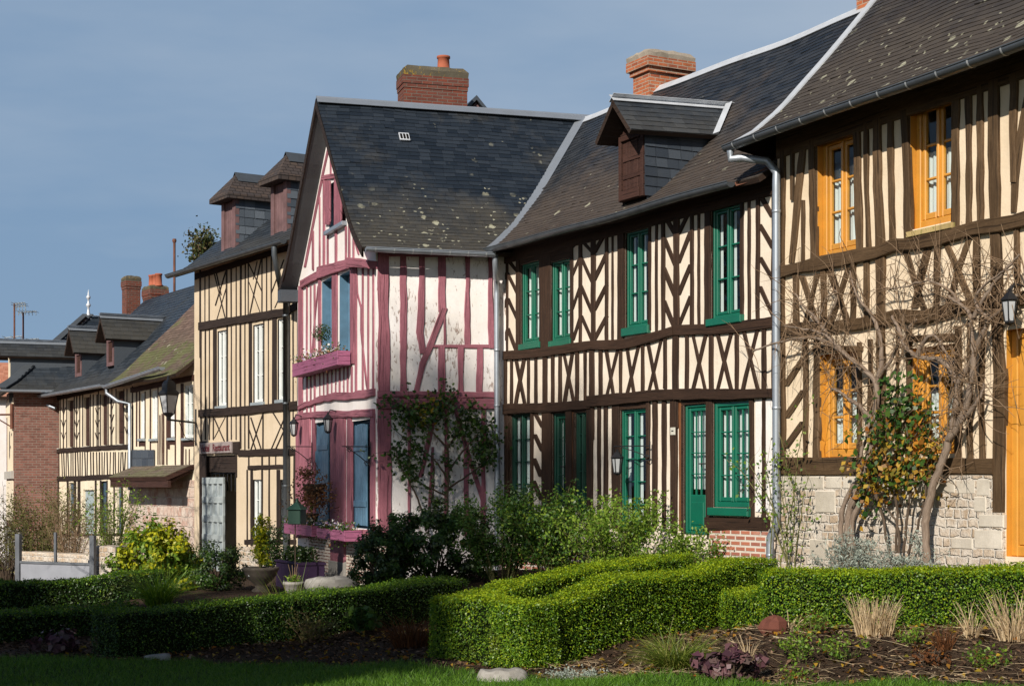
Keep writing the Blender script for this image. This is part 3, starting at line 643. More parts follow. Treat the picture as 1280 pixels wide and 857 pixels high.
timber(tm, GREEN, [E(40, 707), E(200, 695), E(330, 680), E(500, 662), E(625, 655)], 14.2, .065); timber(tm, GREEN, [E(625, 664), I(40, 72), I(690, 60)], 13.6, .065)
for Z, x, w, a, b in [(G, 118, 46, 130, 900), (G, 300, 12, 130, 900), (G, 400, 62, 110, 950), (G, 548, 42, 100, 950), (G, 688, 38, 90, 950), (G, 748, 22, 90, 950), (G, 793, 25, 90, 950),
    (H, 165, 52, 130, 960), (H, 380, 22, 120, 960), (H, 428, 25, 110, 960), (H, 487, 25, 110, 960), (H, 555, 40, 90, 1000), (H, 790, 42, 100, 1000), (I, 540, 26, 90, 900), (I, 620, 22, 90, 900), (I, 690, 14, 90, 900)]: S(tm, GREEN, Z, x, w, a, b, .03)
for p, q in [((318, 140), (368, 235)), ((314, 280), (368, 395)), ((308, 440), (360, 565)), ((306, 590), (360, 720))]: D(tm, GREEN, G, [p, q], 28)
timber(tm, GREEN, [J(235, 290), J(660, 290)], 16.5, .045)
pn = MB(); r = rect(GREEN, 945, 972, 499, 640); GREEN.box(pn, r[0], GREEN.len, r[2], r[3], -.02, .012); pn.build('whitewashed_panel', M['white2'], gh)
for r in (w1, w2, w3, w4): GREEN.box(tm, r[0]-.06, r[1]+.05, r[3]+.002, 3.7, -.02, .012)
for r in (w1, w2, w3, w4, g1, g2, g3, g4, gd, g5): GREEN.box(tm, r[0]-.06, r[0]-.002, r[2]-.05, r[3]+.001, -.02, .010); GREEN.box(tm, r[1]+.002, r[1]+.04, r[2]-.05, r[3]+.001, -.02, .010)
for r in (g1, g2, g3, g4, gd, g5): GREEN.box(tm, r[0]-.06, r[1]+.04, r[3]+.002, r[3]+.12, -.02, .011)
tm.build('timber_frame', M['brown'], gh)
jm = m_timber('red_oak_jamb', (.16, .062, .022), (.26, .105, .04)); mb = MB(); S(mb, GREEN, G, 573, 17, 130, 900, .012); mb.build('door_jamb', jm, gh); mb = MB(); S(mb, GREEN, H, 595, 26, 110, 980, .012); mb.build('door_jamb', jm, gh)
mb = MB(); r = rect(GREEN, 624.5, 629, 352, 362); GREEN.box(mb, *r, .03, .09); mb.build('junction_box', M['white_paint'], gh)
WK = dict(fw=.034, cw=.032, mw=.022, rec=.022)
for r in (w1, w2): window(gh, GREEN, *r, GREEN_W, rows=3, sill=(.03, .10, .045), curtain=(0, .96), **WK)
window(gh, GREEN, *w3, GREEN_W, rows=3, sill=(.04, .12, .06), edge=.22, **WK); window(gh, GREEN, *w4, GREEN_W, rows=3, sill=(.05, .10, .07), edge=.22, **WK)
WT = dict(fw=.022, cw=.022, mw=.016, rec=.02)
window(gh, GREEN, *g1, GREEND_W, rows=5, edge=.3, **WT); window(gh, GREEN, *g3, GREEND_W, rows=5, edge=.3, **WT)
window(gh, GREEN, *g4, GREEN_W, rows=5, edge=.25, fw=.028, cw=.028, mw=.018, rec=.02); window(gh, GREEN, *g5, GREEN_W, rows=4, cols=2, rec=.01, fw=.06, cw=.045, mw=.02, sill=(.03, .11, .09), curtain=(0, .97))
for r in (g2, gd):
    d = window(gh, GREEN, *r, GREEND_W if r is g2 else GREEN_W, leaves=1, rows=4, cols=3, rec=.02, fw=.04, cw=.05, mw=.014, panel=.42, name='door', curtain=(.35, .97))
    hb = MB(); hb.tube([GREEN.pt(r[1]-.13, r[2]+.95, -.07), GREEN.pt(r[1]-.13, r[2]+.95, -.02), GREEN.pt(r[1]-.22, r[2]+.95, -.02)], .01, 6); hb.build('handle', M['iron'], d)
mb = MB(); r = rect(GREEN, 889, 961, 659.5, 740); GREEN.box(mb, r[0], GREEN.t(968), -2.2, r[3], -.05, .03); r2 = rect(GREEN, 620, 888, 660, 740); GREEN.box(mb, -.2, r[0]-.01, -2.2, -.98, -.05, .028); mb.build('plinth', M['brick_p'], gh)
mb = MB(); r = rect(GREEN, 841, 847, 534, 543.5); GREEN.box(mb, *r, .03, .045); plate = mb.build('house_number_plate', M['plate'], gh)
# roof
mb, gpt, gl = slope(GREEN, -3.2, GREEN.len+.02, gprof, .19, .105, warp=.018); mb.build('roof', [M['slate_g'], M['soffit']], gh)
mb, _, _ = slope(GREEN, -3.2, GREEN.len+.02, [(-5.75, 3.8), (-2.78, 6.70)], .3, .3); mb.build('rear_roof_slope', [M['slate_g'], M['soffit']], gh)
mb = MB(); rp = [GREEN.pt(t, 6.74+.018*(math.sin(t*1.15+.5)+.6*math.sin(t*2.3+1.7)), -2.77) for t in np.linspace(-3, GREEN.len-.05, 30)]
for s, off in ((1, .075), (-1, -.075)): strip(mb, [p+GREEN.n*off - Vector((0, 0, .055)) for p in rp], [(GREEN.n*.72*s+Vector((0, 0, -.69)))*1.0]*30, .19, [GREEN.n*.69*s+Vector((0, 0, .72))]*30)
mb.tube(rp, .025, 8); mb.build('ridge_flashing', M['zinc_light'], gh)
mb = MB(); GO = .42
gp = [GREEN.pt(t, 3.80+.018*(math.sin(t*1.15+.5)+.6*math.sin(t*2.3+1.7))*.6, GO) for t in np.linspace(GREEN.t(604)-.02, GREEN.len-.42, 14)]
gutter(mb, gp, GREEN.n, .068); mb.build('gutter', [M['zinc_dark']], gh)
mb = MB(); t0 = GREEN.len-.42   # sloping board closing the eave beside the neighbour
mb.face([GREEN.pt(t0, 3.76, .34), GREEN.pt(GREEN.len+.02, 3.78, .30), GREEN.pt(GREEN.len+.02, 3.98, .1), GREEN.pt(t0, 3.80, .36)]); mb.build('eave_board', M['copper'], gh)
# dormer
dt = GREEN.t(791); dz0, dz1, dzr = 4.18, GREEN.z(791, 176), 5.46; rise = .05
dm = MB(); o = .04
for a, b in ((dt-.32, dt-.25), (dt+.25, dt+.32)): GREEN.box(dm, a, b, dz0-.1, dz1+.1, o-.08, o)
GREEN.box(dm, dt-.25, dt+.25, dz1+.02, dz1+.12, o-.08, o+.01); GREEN.box(dm, dt-.25, dt+.25, dz0-.1, dz0+.03, o-.08, o+.03)
dm.face([GREEN.pt(dt-.42, dz1+.10, o-.05), GREEN.pt(dt+.42, dz1+.10, o-.05), GREEN.pt(dt, dzr-.05, o-.05)])
dorm = dm.build('dormer', M['red_brown'], gh)
mb = MB(); 
for k in range(5): GREEN.box(mb, dt-.247+k*.099, dt-.247+k*.099+.095, dz0+.03, dz1+.018, o-.05, o-.03+.004*(k % 2), .005)
GREEN.box(mb, dt-.23, dt+.23, dz0+.2, dz0+.27, o-.031, o-.015); GREEN.box(mb, dt-.23, dt+.23, dz1-.28, dz1-.2, o-.031, o-.015); mb.build('shutter', M['red_brown'], dorm)
mb = MB()
for sx in (-1, 1):      # slated cheeks
    t = dt+sx*.325; n = 7
    for i in range(n):
        z0 = dz0-.1+(dz1+.25-dz0)*i/n; z1 = z0+(dz1+.25-dz0)/n*1.1; x = -.02
        while x < 2.0:
            w = .2*rng.uniform(.9, 1.1); a = sx*(.006+rng.random()*.006)
            vs = [GREEN.pt(t+a+sx*.008, z0, -x), GREEN.pt(t+a+sx*.008, z0, -x-w+.004), GREEN.pt(t, z1, -x-w+.004), GREEN.pt(t, z1, -x)]
            mb.add(vs, [(0, 1, 2, 3) if sx > 0 else (3, 2, 1, 0)], [[(x, z0), (x+w, z0), (x+w, z1), (x, z1)]]); x += w
    mb.face([GREEN.pt(t-sx*.01, dz0-.3, -.03), GREEN.pt(t-sx*.01, dz0-.3, -2.2), GREEN.pt(t-sx*.01, dz1+.2, -2.2), GREEN.pt(t-sx*.01, dz1+.2, -.03)])
mb.build('cheek', M['slate_c'], dorm)
# dormer roof: two slopes running back into the main roof
dfw = .34
dN = Fac(GREEN.pt(dt, 0, dfw).xy, GREEN.pt(dt, 0, -2.3).xy)        # along the dormer ridge, facing image right/front
for sgn in (1, -1):
    fc = Fac(GREEN.pt(dt+.41*sgn, 0, dfw).xy, GREEN.pt(dt+.41*sgn, 0, -2.5).xy) if sgn > 0 else Fac(GREEN.pt(dt-.41, 0, -2.5).xy, GREEN.pt(dt-.41, 0, dfw).xy)
    mb, _, _ = slope(fc, 0, fc.len-.35, [(.07, dz1+.03), (-.41, dzr)], .19, .11) if sgn > 0 else slope(fc, .35, fc.len, [(.07, dz1+.03), (-.41, dzr)], .19, .11)
    for i, p in enumerate(mb.v): mb.v[i] = (p[0], p[1], p[2]+rise*(dfw-(Vector(p)-GREEN.A).dot(GREEN.n)))
    mb.build('dormer_roof', [M['slate_d'], M['soffit']], dorm)
mb = MB(); r0, r1 = GREEN.pt(dt, dzr+.02, dfw+.02), GREEN.pt(dt, dzr+.02+rise*2.2, dfw-2.2)
for s in (1, -1): strip(mb, [r0, r1], [(GREEN.u*s*.77+Vector((0, 0, -.64)))]*2, .16, [GREEN.u*s*.64+Vector((0, 0, .77))]*2)
# valley flashing on the visible side
def zmain(o):
    for p, q in zip(gprof, gprof[1:]):
        if q[0] <= o <= p[0]: return p[1]+(q[1]-p[1])*(p[0]-o)/(p[0]-q[0])
    return gprof[-1][1]
def meet(z0):
    o_ = dfw
    while o_ > -2.7 and zmain(o_) < z0+rise*(dfw-o_): o_ -= .01
    return o_
oa, ob = meet(dzr), meet(dz1+.0); a, b = GREEN.pt(dt+.03, zmain(oa)+.05, oa), GREEN.pt(dt+.47, zmain(ob)+.04, ob)
strip(mb, [a, b], [GREEN.n*.75-Vector((0, 0, .3))]*2, .16, [(GREEN.u*.64+Vector((0, 0, .77)))]*2, .03); mb.build('flashing', M['zinc_light'], dorm)
_t = tpx(GREEN, 826, -2.95); _p = GREEN.pt(_t, 0, -2.95); chimney(gh, _p, GREEN.u, -GREEN.n, .50, .80, 5.6, (607-69)/F*_p.y, (M['brick_o'], M['cap_p'], M['clay']), .14, (), .09)
chimney(gh, GREEN.pt(tpx(GREEN, 1100, -3.0), 0, -3.0), GREEN.u, -GREEN.n, .30, .6, 5.8, 8.6, (M['brick_o'], M['cap_p'], M['clay']), .14)
# downpipe at the pink house
mb = MB(); a = PSIDE.px(612, 322, .33); q = PSIDE.px(617, 360, .08); e = PSIDE.px(621, 700, .08)
q.x += .03; e = Vector((q.x+.01, q.y-.02, -1.6)); mb.tube([a, a-Vector((0, 0, .12)), a.lerp(q, .5)-Vector((0, 0, .1)), q+Vector((0, 0, .12)), q-Vector((0, 0, .1)), e], .047, 12)
for z in (2.2, 1.3, .7, -.3): pipe_joint(mb, (q.x+.003, q.y-.01, z), .047)
mb.build('downpipe', M['zinc'], gh)

# ============ house with the orange windows
oh = thing('timber_house', 'half-timbered house with varnished orange windows and door above a stone base', 'house', (*ORANGE.pt(3, 0).xy, -1.0))
K, L, Mz, N_, O, P, Q, R = Zm(960, 140, 5.356), Zm(1120, 60, 5.356), Zm(960, 280, 5.356), Zm(1120, 200, 5.356), Zm(960, 420, 5.356), Zm(1120, 340, 5.356), Zm(960, 550, 5.356), Zm(1120, 490, 4.081)
o1 = rect(ORANGE, 1022, 1071, 168, 319); o2 = rect(ORANGE, 1138, 1194, 118, 281.5); o3 = rect(ORANGE, 1025, 1073, 441, 571); o4 = rect(ORANGE, 1141, 1197, 432, 567); od = rect(ORANGE, 1258, 1335, 412, 695, 1262)
mb = MB(); OT1 = 6.5; wall_front(mb, ORANGE, 0, OT1, -2, lambda t: 4.36, [o1, o2, o3, o4, od], .15, 0, 1)
oprof = [(.44, 4.22), (.1, 4.40), (-.3, 4.72), (-.9, 5.36), (-1.55, 6.06), (-3.1, 7.75)]
shell(mb, ORANGE, 0, OT1, -2, [(0, 4.34), (.3, 4.6), (.9, 5.2), (1.55, 5.9), (3.1, 7.55), (6.2, 4.1)], 6.2); mb.build('wall', [M['cream2'], M['orange']], oh)
mb = MB(); ORANGE.quad(mb, .1, OT1-.1, -2, 4.3, -2.4); mb.build('dark_backing', M['dark'], oh)
tm = MB(); ORANGE.box(tm, .0, OT1, 4.02, 4.355, -.02, .03, .01)  # dark plate along the top painted in for the deep eave shade
for Z, x, w, a, b in [(K, 106, 28, 60, 2300), (K, 170, 17, 80, 590),
    (Mz, 240, 20, -160, 260), (L, 403, 46, 100, 1200), (L, 490, 37, 60, 1200), (L, 572, 39, 40, 1180), (L, 795, 45, -40, 900),
    (Mz, 195, 32, 330, 700), (Mz, 380, 32, 300, 680), (Mz, 578, 32, 260, 660), (Mz, 668, 34, 240, 650), (N_, 278, 35, 530, 1010), (N_, 545, 32, 480, 960), (N_, 815, 40, 420, 920),
    (O, 255, 28, 20, 830), (O, 330, 36, 20, 830), (O, 618, 30, 40, 830), (O, 688, 25, 20, 830), (P, 92, 36, 380, 1300), (P, 422, 30, 360, 1260), (P, 502, 35, 320, 1260), (P, 580, 34, 300, 1250), (P, 20, 16, 330, 1270)]: S(tm, ORANGE, Z, x, w, a, b, .03, .012)
for pts, w in [([K(300, 40), K(305, 460), Mz(318, 260)], 7.6), ([K(600, 10), K(605, 460), Mz(622, 210)], 8), ([K(660, -10), K(665, 440), Mz(684, 190)], 4.6), ([K(735, -40), K(742, 500), Mz(760, 200), Mz(764, 600), O(765, 200), O(768, 830)], [9, 9.5, 10, 10, 9.5, 9.5]), ([K(828, -80), K(832, 400), K(840, 860)], 7),
    ([L(60, -20), L(68, 500), N_(80, 200), N_(88, 530)], 8.6), ([L(660, -40), L(665, 500), N_(670, 300), N_(678, 700), P(682, 350), P(700, 700), R(530, 300), R(532, 612)], [11.5, 11.8, 12.5, 13, 14, 14, 13.7, 13.7])]: timber(tm, ORANGE, pts, w, .034, -.02, .012)
timber(tm, ORANGE, [K(245, 200), K(232, 330), K(200, 650), K(180, 870), Mz(163, 262)], [6, 7.5, 7.5, 7.5, 6], .024)
timber(tm, ORANGE, [L(880, 330), L(835, 600), L(800, 880), N_(790, 350)], [7, 8, 9, 7], .024)
for Z, p, q, w in [(Mz, (228, 345), (340, 690), 38), (Mz, (340, 330), (245, 690), 32), (Mz, (418, 305), (530, 640), 38), (Mz, (545, 285), (425, 670), 36), (N_, (65, 610), (190, 1000), 42), (N_, (225, 560), (130, 990), 40), (N_, (335, 555), (500, 930), 46), (N_, (495, 520), (350, 980), 45)]: D(tm, ORANGE, Z, [p, q], w, .02, .012)
for p, q in [((122, 330), (246, 140)), ((122, 545), (246, 360)), ((122, 745), (246, 570))]: timber(tm, ORANGE, [O(*p), O(*q)], 9)
timber(tm, ORANGE, [Mz(95, 320), Mz(370, 265), Mz(590, 225), Mz(750, 200), N_(0, 575), N_(300, 530), N_(620, 455), N_(900, 395)], [15, 16, 16, 15, 15, 17, 17, 18], .06, -.02, .015)
timber(tm, ORANGE, [Mz(95, 715), Mz(400, 688), Mz(640, 662), Mz(880, 620), P(200, 300), P(400, 252), P(640, 205), P(900, 165)], [13, 14, 15, 15, 15, 16, 16, 17], .06, -.02, .015)
timber(tm, ORANGE, [P(80, 445), P(430, 438)], 9, .03); timber(tm, ORANGE, [O(310, 92), O(640, 84)], 8, .03)
timber(tm, ORANGE, [Q(60, 172), Q(700, 172), R(510, 380)], 21, .05)
def stud_t(t, w, z0, z1, lean=0):
    slab(tm, ORANGE, [Vector((t-w/2, z0)), Vector((t-w/2+lean, z1))], [Vector((t+w/2, z0)), Vector((t+w/2+lean, z1))], -.02, .03+rng.uniform(-.005, .005), .012)
for k in range(8):
    t = 4.72+k*.25; w = rng.uniform(.07, .14); stud_t(t, w, 2.72, 4.1, rng.uniform(-.05, .05)); stud_t(t+.03, w*.9, 1.9, 2.6)
    if t > 5.35: stud_t(t, w, .34, 1.8, rng.uniform(-.03, .03))
for z, h in ((2.66, .17), (1.84, .16), (.28, .19)):
    x0 = 4.45 if z > 1 else 5.27; slab(tm, ORANGE, [Vector((x0, z-h/2)), Vector((6.5, z-h/2))], [Vector((x0, z+h/2)), Vector((6.5, z+h/2))], -.02, .055, .014)
stud_t(5.28, .16, -.6, 1.8); stud_t(6.43, .15, -.6, 4.1)
for r in (o1, o2, o3, o4): ORANGE.box(tm, r[0]-.06, r[0]-.002, r[2], r[3]+.001, -.02, .012)
for r in (o1, o2): ORANGE.box(tm, r[0]-.02, r[1]+.02, r[3]+.002, 4.1, -.02, .015)
tm.build('timber_frame', M['oak'], oh)
for r, cu in ((o1, (0, .75)), (o2, (0, .6)), (o3, (0, .62)), (o4, (0, .6))):
    window(oh, ORANGE, *r, ORANGE_W, rows=3, rec=.075, fw=.075, cw=.055, mw=.03, curtain=cu, sill=None)
d = window(oh, ORANGE, od[0], od[0]+1.15, od[2], od[3], ORANGE_W, leaves=2, rows=3, rec=.06, fw=.09, cw=.08, mw=.03, panel=.75, name='door', curtain=(.4, .8))
mb = MB(); zt = ORANGE.z(1120, 594); tR = ORANGE.t(1257); tm_ = ORANGE.t(1243); zm = ORANGE.z(1243, 640)
ORANGE.box(mb, .0, tm_-.005, -2, zt-.004, -.05, .035); ORANGE.box(mb, tm_-.005, tR, -2, zm, -.05, .034)
ORANGE.box(mb, 5.21, OT1, -2, .18, -.05, .035); opl = mb.build('plinth', M['rubble'], oh)
# dressed blocks in the rubble base
for Z, x0, x1, y0, y1 in [(Q, 100, 235, 240, 330), (Q, 240, 395, 240, 328), (Q, 400, 515, 242, 326), (Q, 520, 560, 242, 326), (Q, 566, 670, 242, 326), (Q, 675, 800, 242, 320), (Q, 330, 465, 335, 486), (Q, 300, 420, 660, 800), (R, 325, 415, 445, 520), (R, 418, 496, 440, 530), (R, 418, 470, 530, 612), (R, 440, 562, 622, 690), (R, 412, 560, 700, 800), (R, 225, 322, 440, 515), (R, 90, 220, 440, 510), (R, 300, 410, 740, 800), (Q, 110, 300, 660, 700)]:
    (a, b), (c, d_) = Z(x0, y0), Z(x1, y1); r = rect(ORANGE, a, c, b, d_); mb = MB(); ORANGE.box(mb, r[0]+rng.uniform(-.02, .02), r[1]+rng.uniform(-.02, .02), r[2], r[3], .0, .041+rng.uniform(-.003, .005), .012); mb.build('dressed_stone', M['ashlar'], opl)
mb = MB(); ORANGE.box(mb, ORANGE.t(1139), ORANGE.t(1196), ORANGE.z(1165, 292), ORANGE.z(1165, 285), 0, .075); mb.build('window_ledge', m_plaster('mossy_ledge', (.48, .36, .16), .5, (.2, .2, .05)), oh)
mb, opt, ol = slope(ORANGE, -.35, OT1+.3, oprof, .19, .10, warp=.02); mb.build('roof', [M['slate_o'], M['soffit']], oh)
mb, _, _ = slope(ORANGE, -.35, OT1+.3, [(-6.6, 4.1), (-3.13, 7.73)], .3, .3); mb.build('rear_roof_slope', [M['slate_o'], M['soffit']], oh)
mb = MB(); vp, ac, nl = [], [], []
for v in np.linspace(.0, ol-.01, 26):
    a, b = opt(-.35, v, .02), opt(-.35, min(v+.02, ol-.002), .02); vp.append(opt(-.33, v, .012)); ac.append(ORANGE.u); nl.append(opt(-.3, v, 1)-opt(-.3, v, 0))
strip(mb, vp, ac, .15, nl, .02); mb.build('verge_flashing', M['zinc_light'], oh)
mb = MB(); mb.face([opt(-.34, v, -.075) for v in np.linspace(0.02, ol-.02, 10)] + [ORANGE.pt(-.34, 3.6, -3.1), ORANGE.pt(-.34, 4.1, 0)]); mb.build('verge_board', M['soffit'], oh)
mb = MB(); gp = [ORANGE.pt(t, 4.20+.012*(math.sin(t*1.15+.5)), .50) for t in np.linspace(-.38, OT1+.2, 16)]
gutter(mb, gp, ORANGE.n, .07, 0, .3, True, 1); mb.build('gutter', [M['zinc_dark'], M['lead']], oh)
mb = MB(); a = ORANGE.pt(-.28, 4.13, .50); b = ORANGE.px(981, 215, .10); c = ORANGE.px(977, 655, .10); d_ = ORANGE.px(973, 672, .12); b.x = c.x = (b.x+c.x)/2; b.y = c.y = (b.y+c.y)/2
mb.tube([a, a-Vector((0, 0, .10)), a.lerp(b, .25)-Vector((0, 0, .02)), a.lerp(b, .8)+Vector((0, 0, .08)), b+Vector((0, 0, .0)), b-Vector((0, 0, .12)), c+Vector((0, 0, .1)), c, d_, d_-Vector((0, 0, .08)), Vector((d_.x, d_.y, -1.6))], .05, 14)
for z in (3.35, 2.1, .95, .25, -.2): pipe_joint(mb, (b.x, b.y, z), .05)
pipe_joint(mb, (d_.x, d_.y, -.85), .05); mb.build('downpipe', M['zinc'], oh)

# ============ pink house
ph = thing('timber_house', 'white house with rose pink timbers and a tall gable turned to the street', 'house', (*PSIDE.pt(0, 0).xy, -1.4))
W, X = Zm(460, 300, 4.512), Zm(460, 470, 4.759); Sz, T, U, V = Zm(370, 180, 5.717), Zm(360, 320, 5.358), Zm(360, 470, 6.592), Zm(360, 580, 5.358)
mb = MB(); wall_front(mb, PSIDE, 0, PSIDE.len+.6, -2.4, lambda t: 3.95, [], .1); mb.build('side_wall', M['white'], ph)
pw1 = rect(PGAB, 402.5, 416, 349, 439); pw2 = rect(PGAB, 424.5, 438.5, 341, 440); pa = rect(PGAB, 411.5, 432.5, 224, 283)
d1 = rect(PGAB, 394, 415.5, 527, 660); d2 = rect(PGAB, 439.5, 464.5, 525, 660)
GW = PGAB.len; AP = 6.55
def gtop(t): return min(AP, 3.75 + (AP-3.75)*min(1, (min(t, GW-t))/(GW/2)))
mb = MB(); wall_front(mb, PGAB, 0, GW, -2.4, gtop, [pw1, pw2, pa, d1, d2], .2, 0, 1, [GW/2]); mb.build('gable_wall', [M['white2'], M['blue']], ph)
mb = MB(); PGAB.quad(mb, .05, GW-.05, -2.4, 3.7, -1.6); mb.face([PGAB.pt(.1, 3.7, -1.6), PGAB.pt(GW-.1, 3.7, -1.6), PGAB.pt(GW/2, 6.4, -1.6)]); mb.build('dark_backing', M['dark'], ph)
mb = MB(); sk = lambda o: o  # far and rear walls
a, b, c = PGAB.pt(0, 0), PGAB.pt(0, 0)+PSIDE.u*6, PSIDE.pt(6.2, 0)
mb.face([a+Vector((0, 0, -2.4)), b+Vector((0, 0, -2.4)), b+Vector((0, 0, 3.8)), a+Vector((0, 0, 3.8))][::-1]); mb.face([b+Vector((0, 0, -2.4)), c+Vector((0, 0, -2.4)), c+Vector((0, 0, 3.8)), b.lerp(c, .5)+Vector((0, 0, 6.5)), b+Vector((0, 0, 3.8))][::-1]); mb.build('rear_wall', M['white2'], ph)
tm = MB()
for x, w, a, b in [(88, 62, 60, 900), (200, 36, 60, 900), (560, 26, 60, 600), (693, 24, 60, 610), (415, 40, 50, 405), (432, 13, 380, 605), (415, 38, 600, 900), (522, 34, 600, 900), (628, 35, 600, 900)]: S(tm, PSIDE, W, x, w, a, b, .025, .012)
D(tm, PSIDE, W, [(304, 60), (298, 300), (292, 520), (310, 640)], 34, .024, .012); D(tm, PSIDE, W, [(428, 385), (370, 540), (310, 690), (262, 890)], 38, .026, .012)
timber(tm, PSIDE, [W(355, 598), W(712, 600)], 4.2, .022); timber(tm, PSIDE, [W(60, 78), W(720, 84)], 7, .022)
timber(tm, PSIDE, [X(55, 110), X(760, 112)], 8, .05); timber(tm, PSIDE, [X(50, 163), X(765, 163)], 13, .06)
for x, w, a, b in [(98, 82, 190, 1100), (245, 18, 195, 950), (465, 20, 195, 950), (583, 28, 390, 950), (687, 28, 190, 950)]: S(tm, PSIDE, X, x, w, a, b, .025, .01)
D(tm, PSIDE, X, [(405, 190), (310, 600)], 30, .024); D(tm, PSIDE, X, [(515, 190), (570, 380), (695, 790)], 25, .026); D(tm, PSIDE, X, [(385, 420), (360, 900)], 16, .02)
for x, w, a, b in [(252, 8, 70, 225), (205, 10, 240, 900), (172, 8, 380, 900), (125, 10, 620, 900), (290, 12, 600, 890), (230, 9, 610, 890), (385, 10, 530, 850), (415, 8, 600, 820), (362, 8, 590, 840)]: S(tm, PGAB, Sz, x, w, a, b, .022)
D(tm, PGAB, Sz, [(236, 20), (195, 210), (66, 880)], 16); D(tm, PGAB, Sz, [(241, 30), (300, 240), (350, 420), (450, 790)], 11)
timber(tm, PGAB, [Sz(190, 243), Sz(300, 226)], 6.5, .03); S(tm, PGAB, Sz, 288, 14, 250, 600, .03)
timber(tm, PGAB, [T(100, 188), T(212, 132), T(214, 115), T(445, 46)], [10, 10, 14, 13], .06)
timber(tm, PGAB, [T(440, 42), T(590, 62)], [12, 9], .14)
for x, w, a, b in [(88, 30, 200, 1800), (217, 15, 130, 680), (318, 33, 90, 680), (437, 25, 20, 720), (130, 7, 200, 1060), (155, 7, 200, 1060), (183, 7, 190, 1060), (460, 8, 50, 940), (505, 7, 60, 920), (541, 8, 70, 920), (575, 8, 80, 910)]: S(tm, PGAB, T, x, w, a, b, .022)
D(tm, PGAB, T, [(462, 80), (468, 250), (496, 350), (494, 500), (530, 860), (545, 930)], 7, .02); D(tm, PGAB, T, [(205, 200), (180, 450), (160, 700)], 8, .02)
for x in range(215, 440, 27): S(tm, PGAB, T, x, 6, 740, 960, .02)
timber(tm, PGAB, [U(100, 262), U(250, 202), U(400, 165), U(560, 155), U(722, 128)], [6, 8, 10, 10, 10], .05, -.02, .012)
timber(tm, PGAB, [U(80, 335), U(200, 322), U(350, 312), U(720, 305)], [7, 8, 8.5, 9], .05)
for x, w in [(105, 60), (160, 62), (385, 52), (445, 72), (512, 34), (706, 34), (216, 18)]: S(tm, PGAB, U, x, w, 310, 1330, .03)
D(tm, PGAB, V, [(345, 480), (345, 670)], 92, .05); timber(tm, PGAB, [V(80, 440), V(600, 455)], 6, .05)
tm.build('timber_frame', M['pink'], ph)
for r in (pw1, pw2): window(ph, PGAB, *r, BLUE_W, leaves=1, rows=1, rec=.15, fw=.05, cw=.05, curtain=(0, .9))
wa = window(ph, PGAB, *pa, dict(frame=M['pink'], glass=M['glass'], curtain=M['curtain']), leaves=2, rows=1, rec=.08, fw=.03)
mb = MB(); PGAB.box(mb, pa[0]-.06, pa[1]+.06, pa[2]-.07, pa[2], -.02, .09); mb.build('sill', M['zinc'], wa)
for x0, x1 in ((217, 250), (290, 330)):     # shutters with a wavy outline
    ml = []; mr = []
    for k in range(15):
        q = k/14; y = 262+q*315; wv = 6*math.sin(q*9.0+.5)*(1 if q > .35 else .3); a = PGAB.uv(*Sz(x0+wv, y)); b = PGAB.uv(*Sz(x1+(4 if k % 14 else 0), y)); ml.append(Vector(a)); mr.append(Vector(b))
    mb = MB(); slab(mb, PGAB, ml, mr, .01, .04, .002); mb.build('shutter', M['pink'], ph)
for r in (d1, d2):      # folded blue board shutters over glazed doors
    w = window(ph, PGAB, r[0], r[1], r[2], r[3], BLUE_W, leaves=2, rows=3, rec=.16, fw=.04)
    mb = MB(); t0, t1 = r[0]+.03, r[0]+(r[1]-r[0])*.62; n = 5; ang = .5
    for k in range(n):
        a, b = t0+(t1-t0)*k/n, t0+(t1-t0)*(k+1)/n-.006; PGAB.box(mb, a, b, r[2]+.04, r[3]-.05-.01*((k-2)**2)*.5, -.07, -.04, .008)
    PGAB.box(mb, t0, t1, r[2]+.35, r[2]+.45, -.041, -.022); PGAB.box(mb, t0, t1, r[3]-.5, r[3]-.4, -.041, -.022); mb.build('shutter', M['blue'], w)
    mb = MB(); q0 = r[1]-.16
    for k in range(3): PGAB.box(mb, q0+k*.05, q0+k*.05+.046, r[2]+.04, r[3]-.05, -.10, -.075, .006)
    mb.build('shutter', M['blue'], w)
mb = MB()
for x0, x1 in ((152, 300), (405, 640)): r = rect(PGAB, V(x0, 0)[0], V(x1, 0)[0], 672, 760); PGAB.box(mb, *r, -.05, .04)
mb.build('plinth', M['brick_s'], ph)
mb = MB(); r = rect(PGAB, 414, 434, 700, 760); PGAB.box(mb, *r, .0, .06, .03); mb.build('foot_stone', M['whitestone'], ph)
# rear slopes: skewed to follow the gable plane
PH = PSIDE; wid = (PGAB.pt(0, 0)-PSIDE.A).dot(-PSIDE.n); skew = (PGAB.pt(0, 0)-PSIDE.A).dot(PSIDE.u)/wid
ov = .30/abs(PGAB.n.dot(PSIDE.u)); sk0 = lambda o: -o*skew - ov
pprof = [(.30, 3.74), (.02, 3.93), (-.28, 4.15), (-.60, 4.46), (-.95, 4.84), (-1.45, 5.40), (-wid/2, 6.72)]
mb, ppt, pl_ = slope(PH, sk0, 5.0, pprof, .2, .105, warp=.014); mb.build('roof', [M['slate'], M['soffit']], ph)
PB = Fac((PGAB.pt(0, 0)+PSIDE.u*6).xy, PGAB.pt(0, 0).xy)
mb, _, _ = slope(PB, 0, lambda o: 6+ov-o*skew, [(.32, 3.66), (0, 3.9), (-.3, 4.15), (-.6, 4.46), (-.95, 4.84), (-wid/2, 6.72)], .22, .12, thick=.09); mb.build('far_roof_slope', [M['slate'], M['slate_c']], ph)
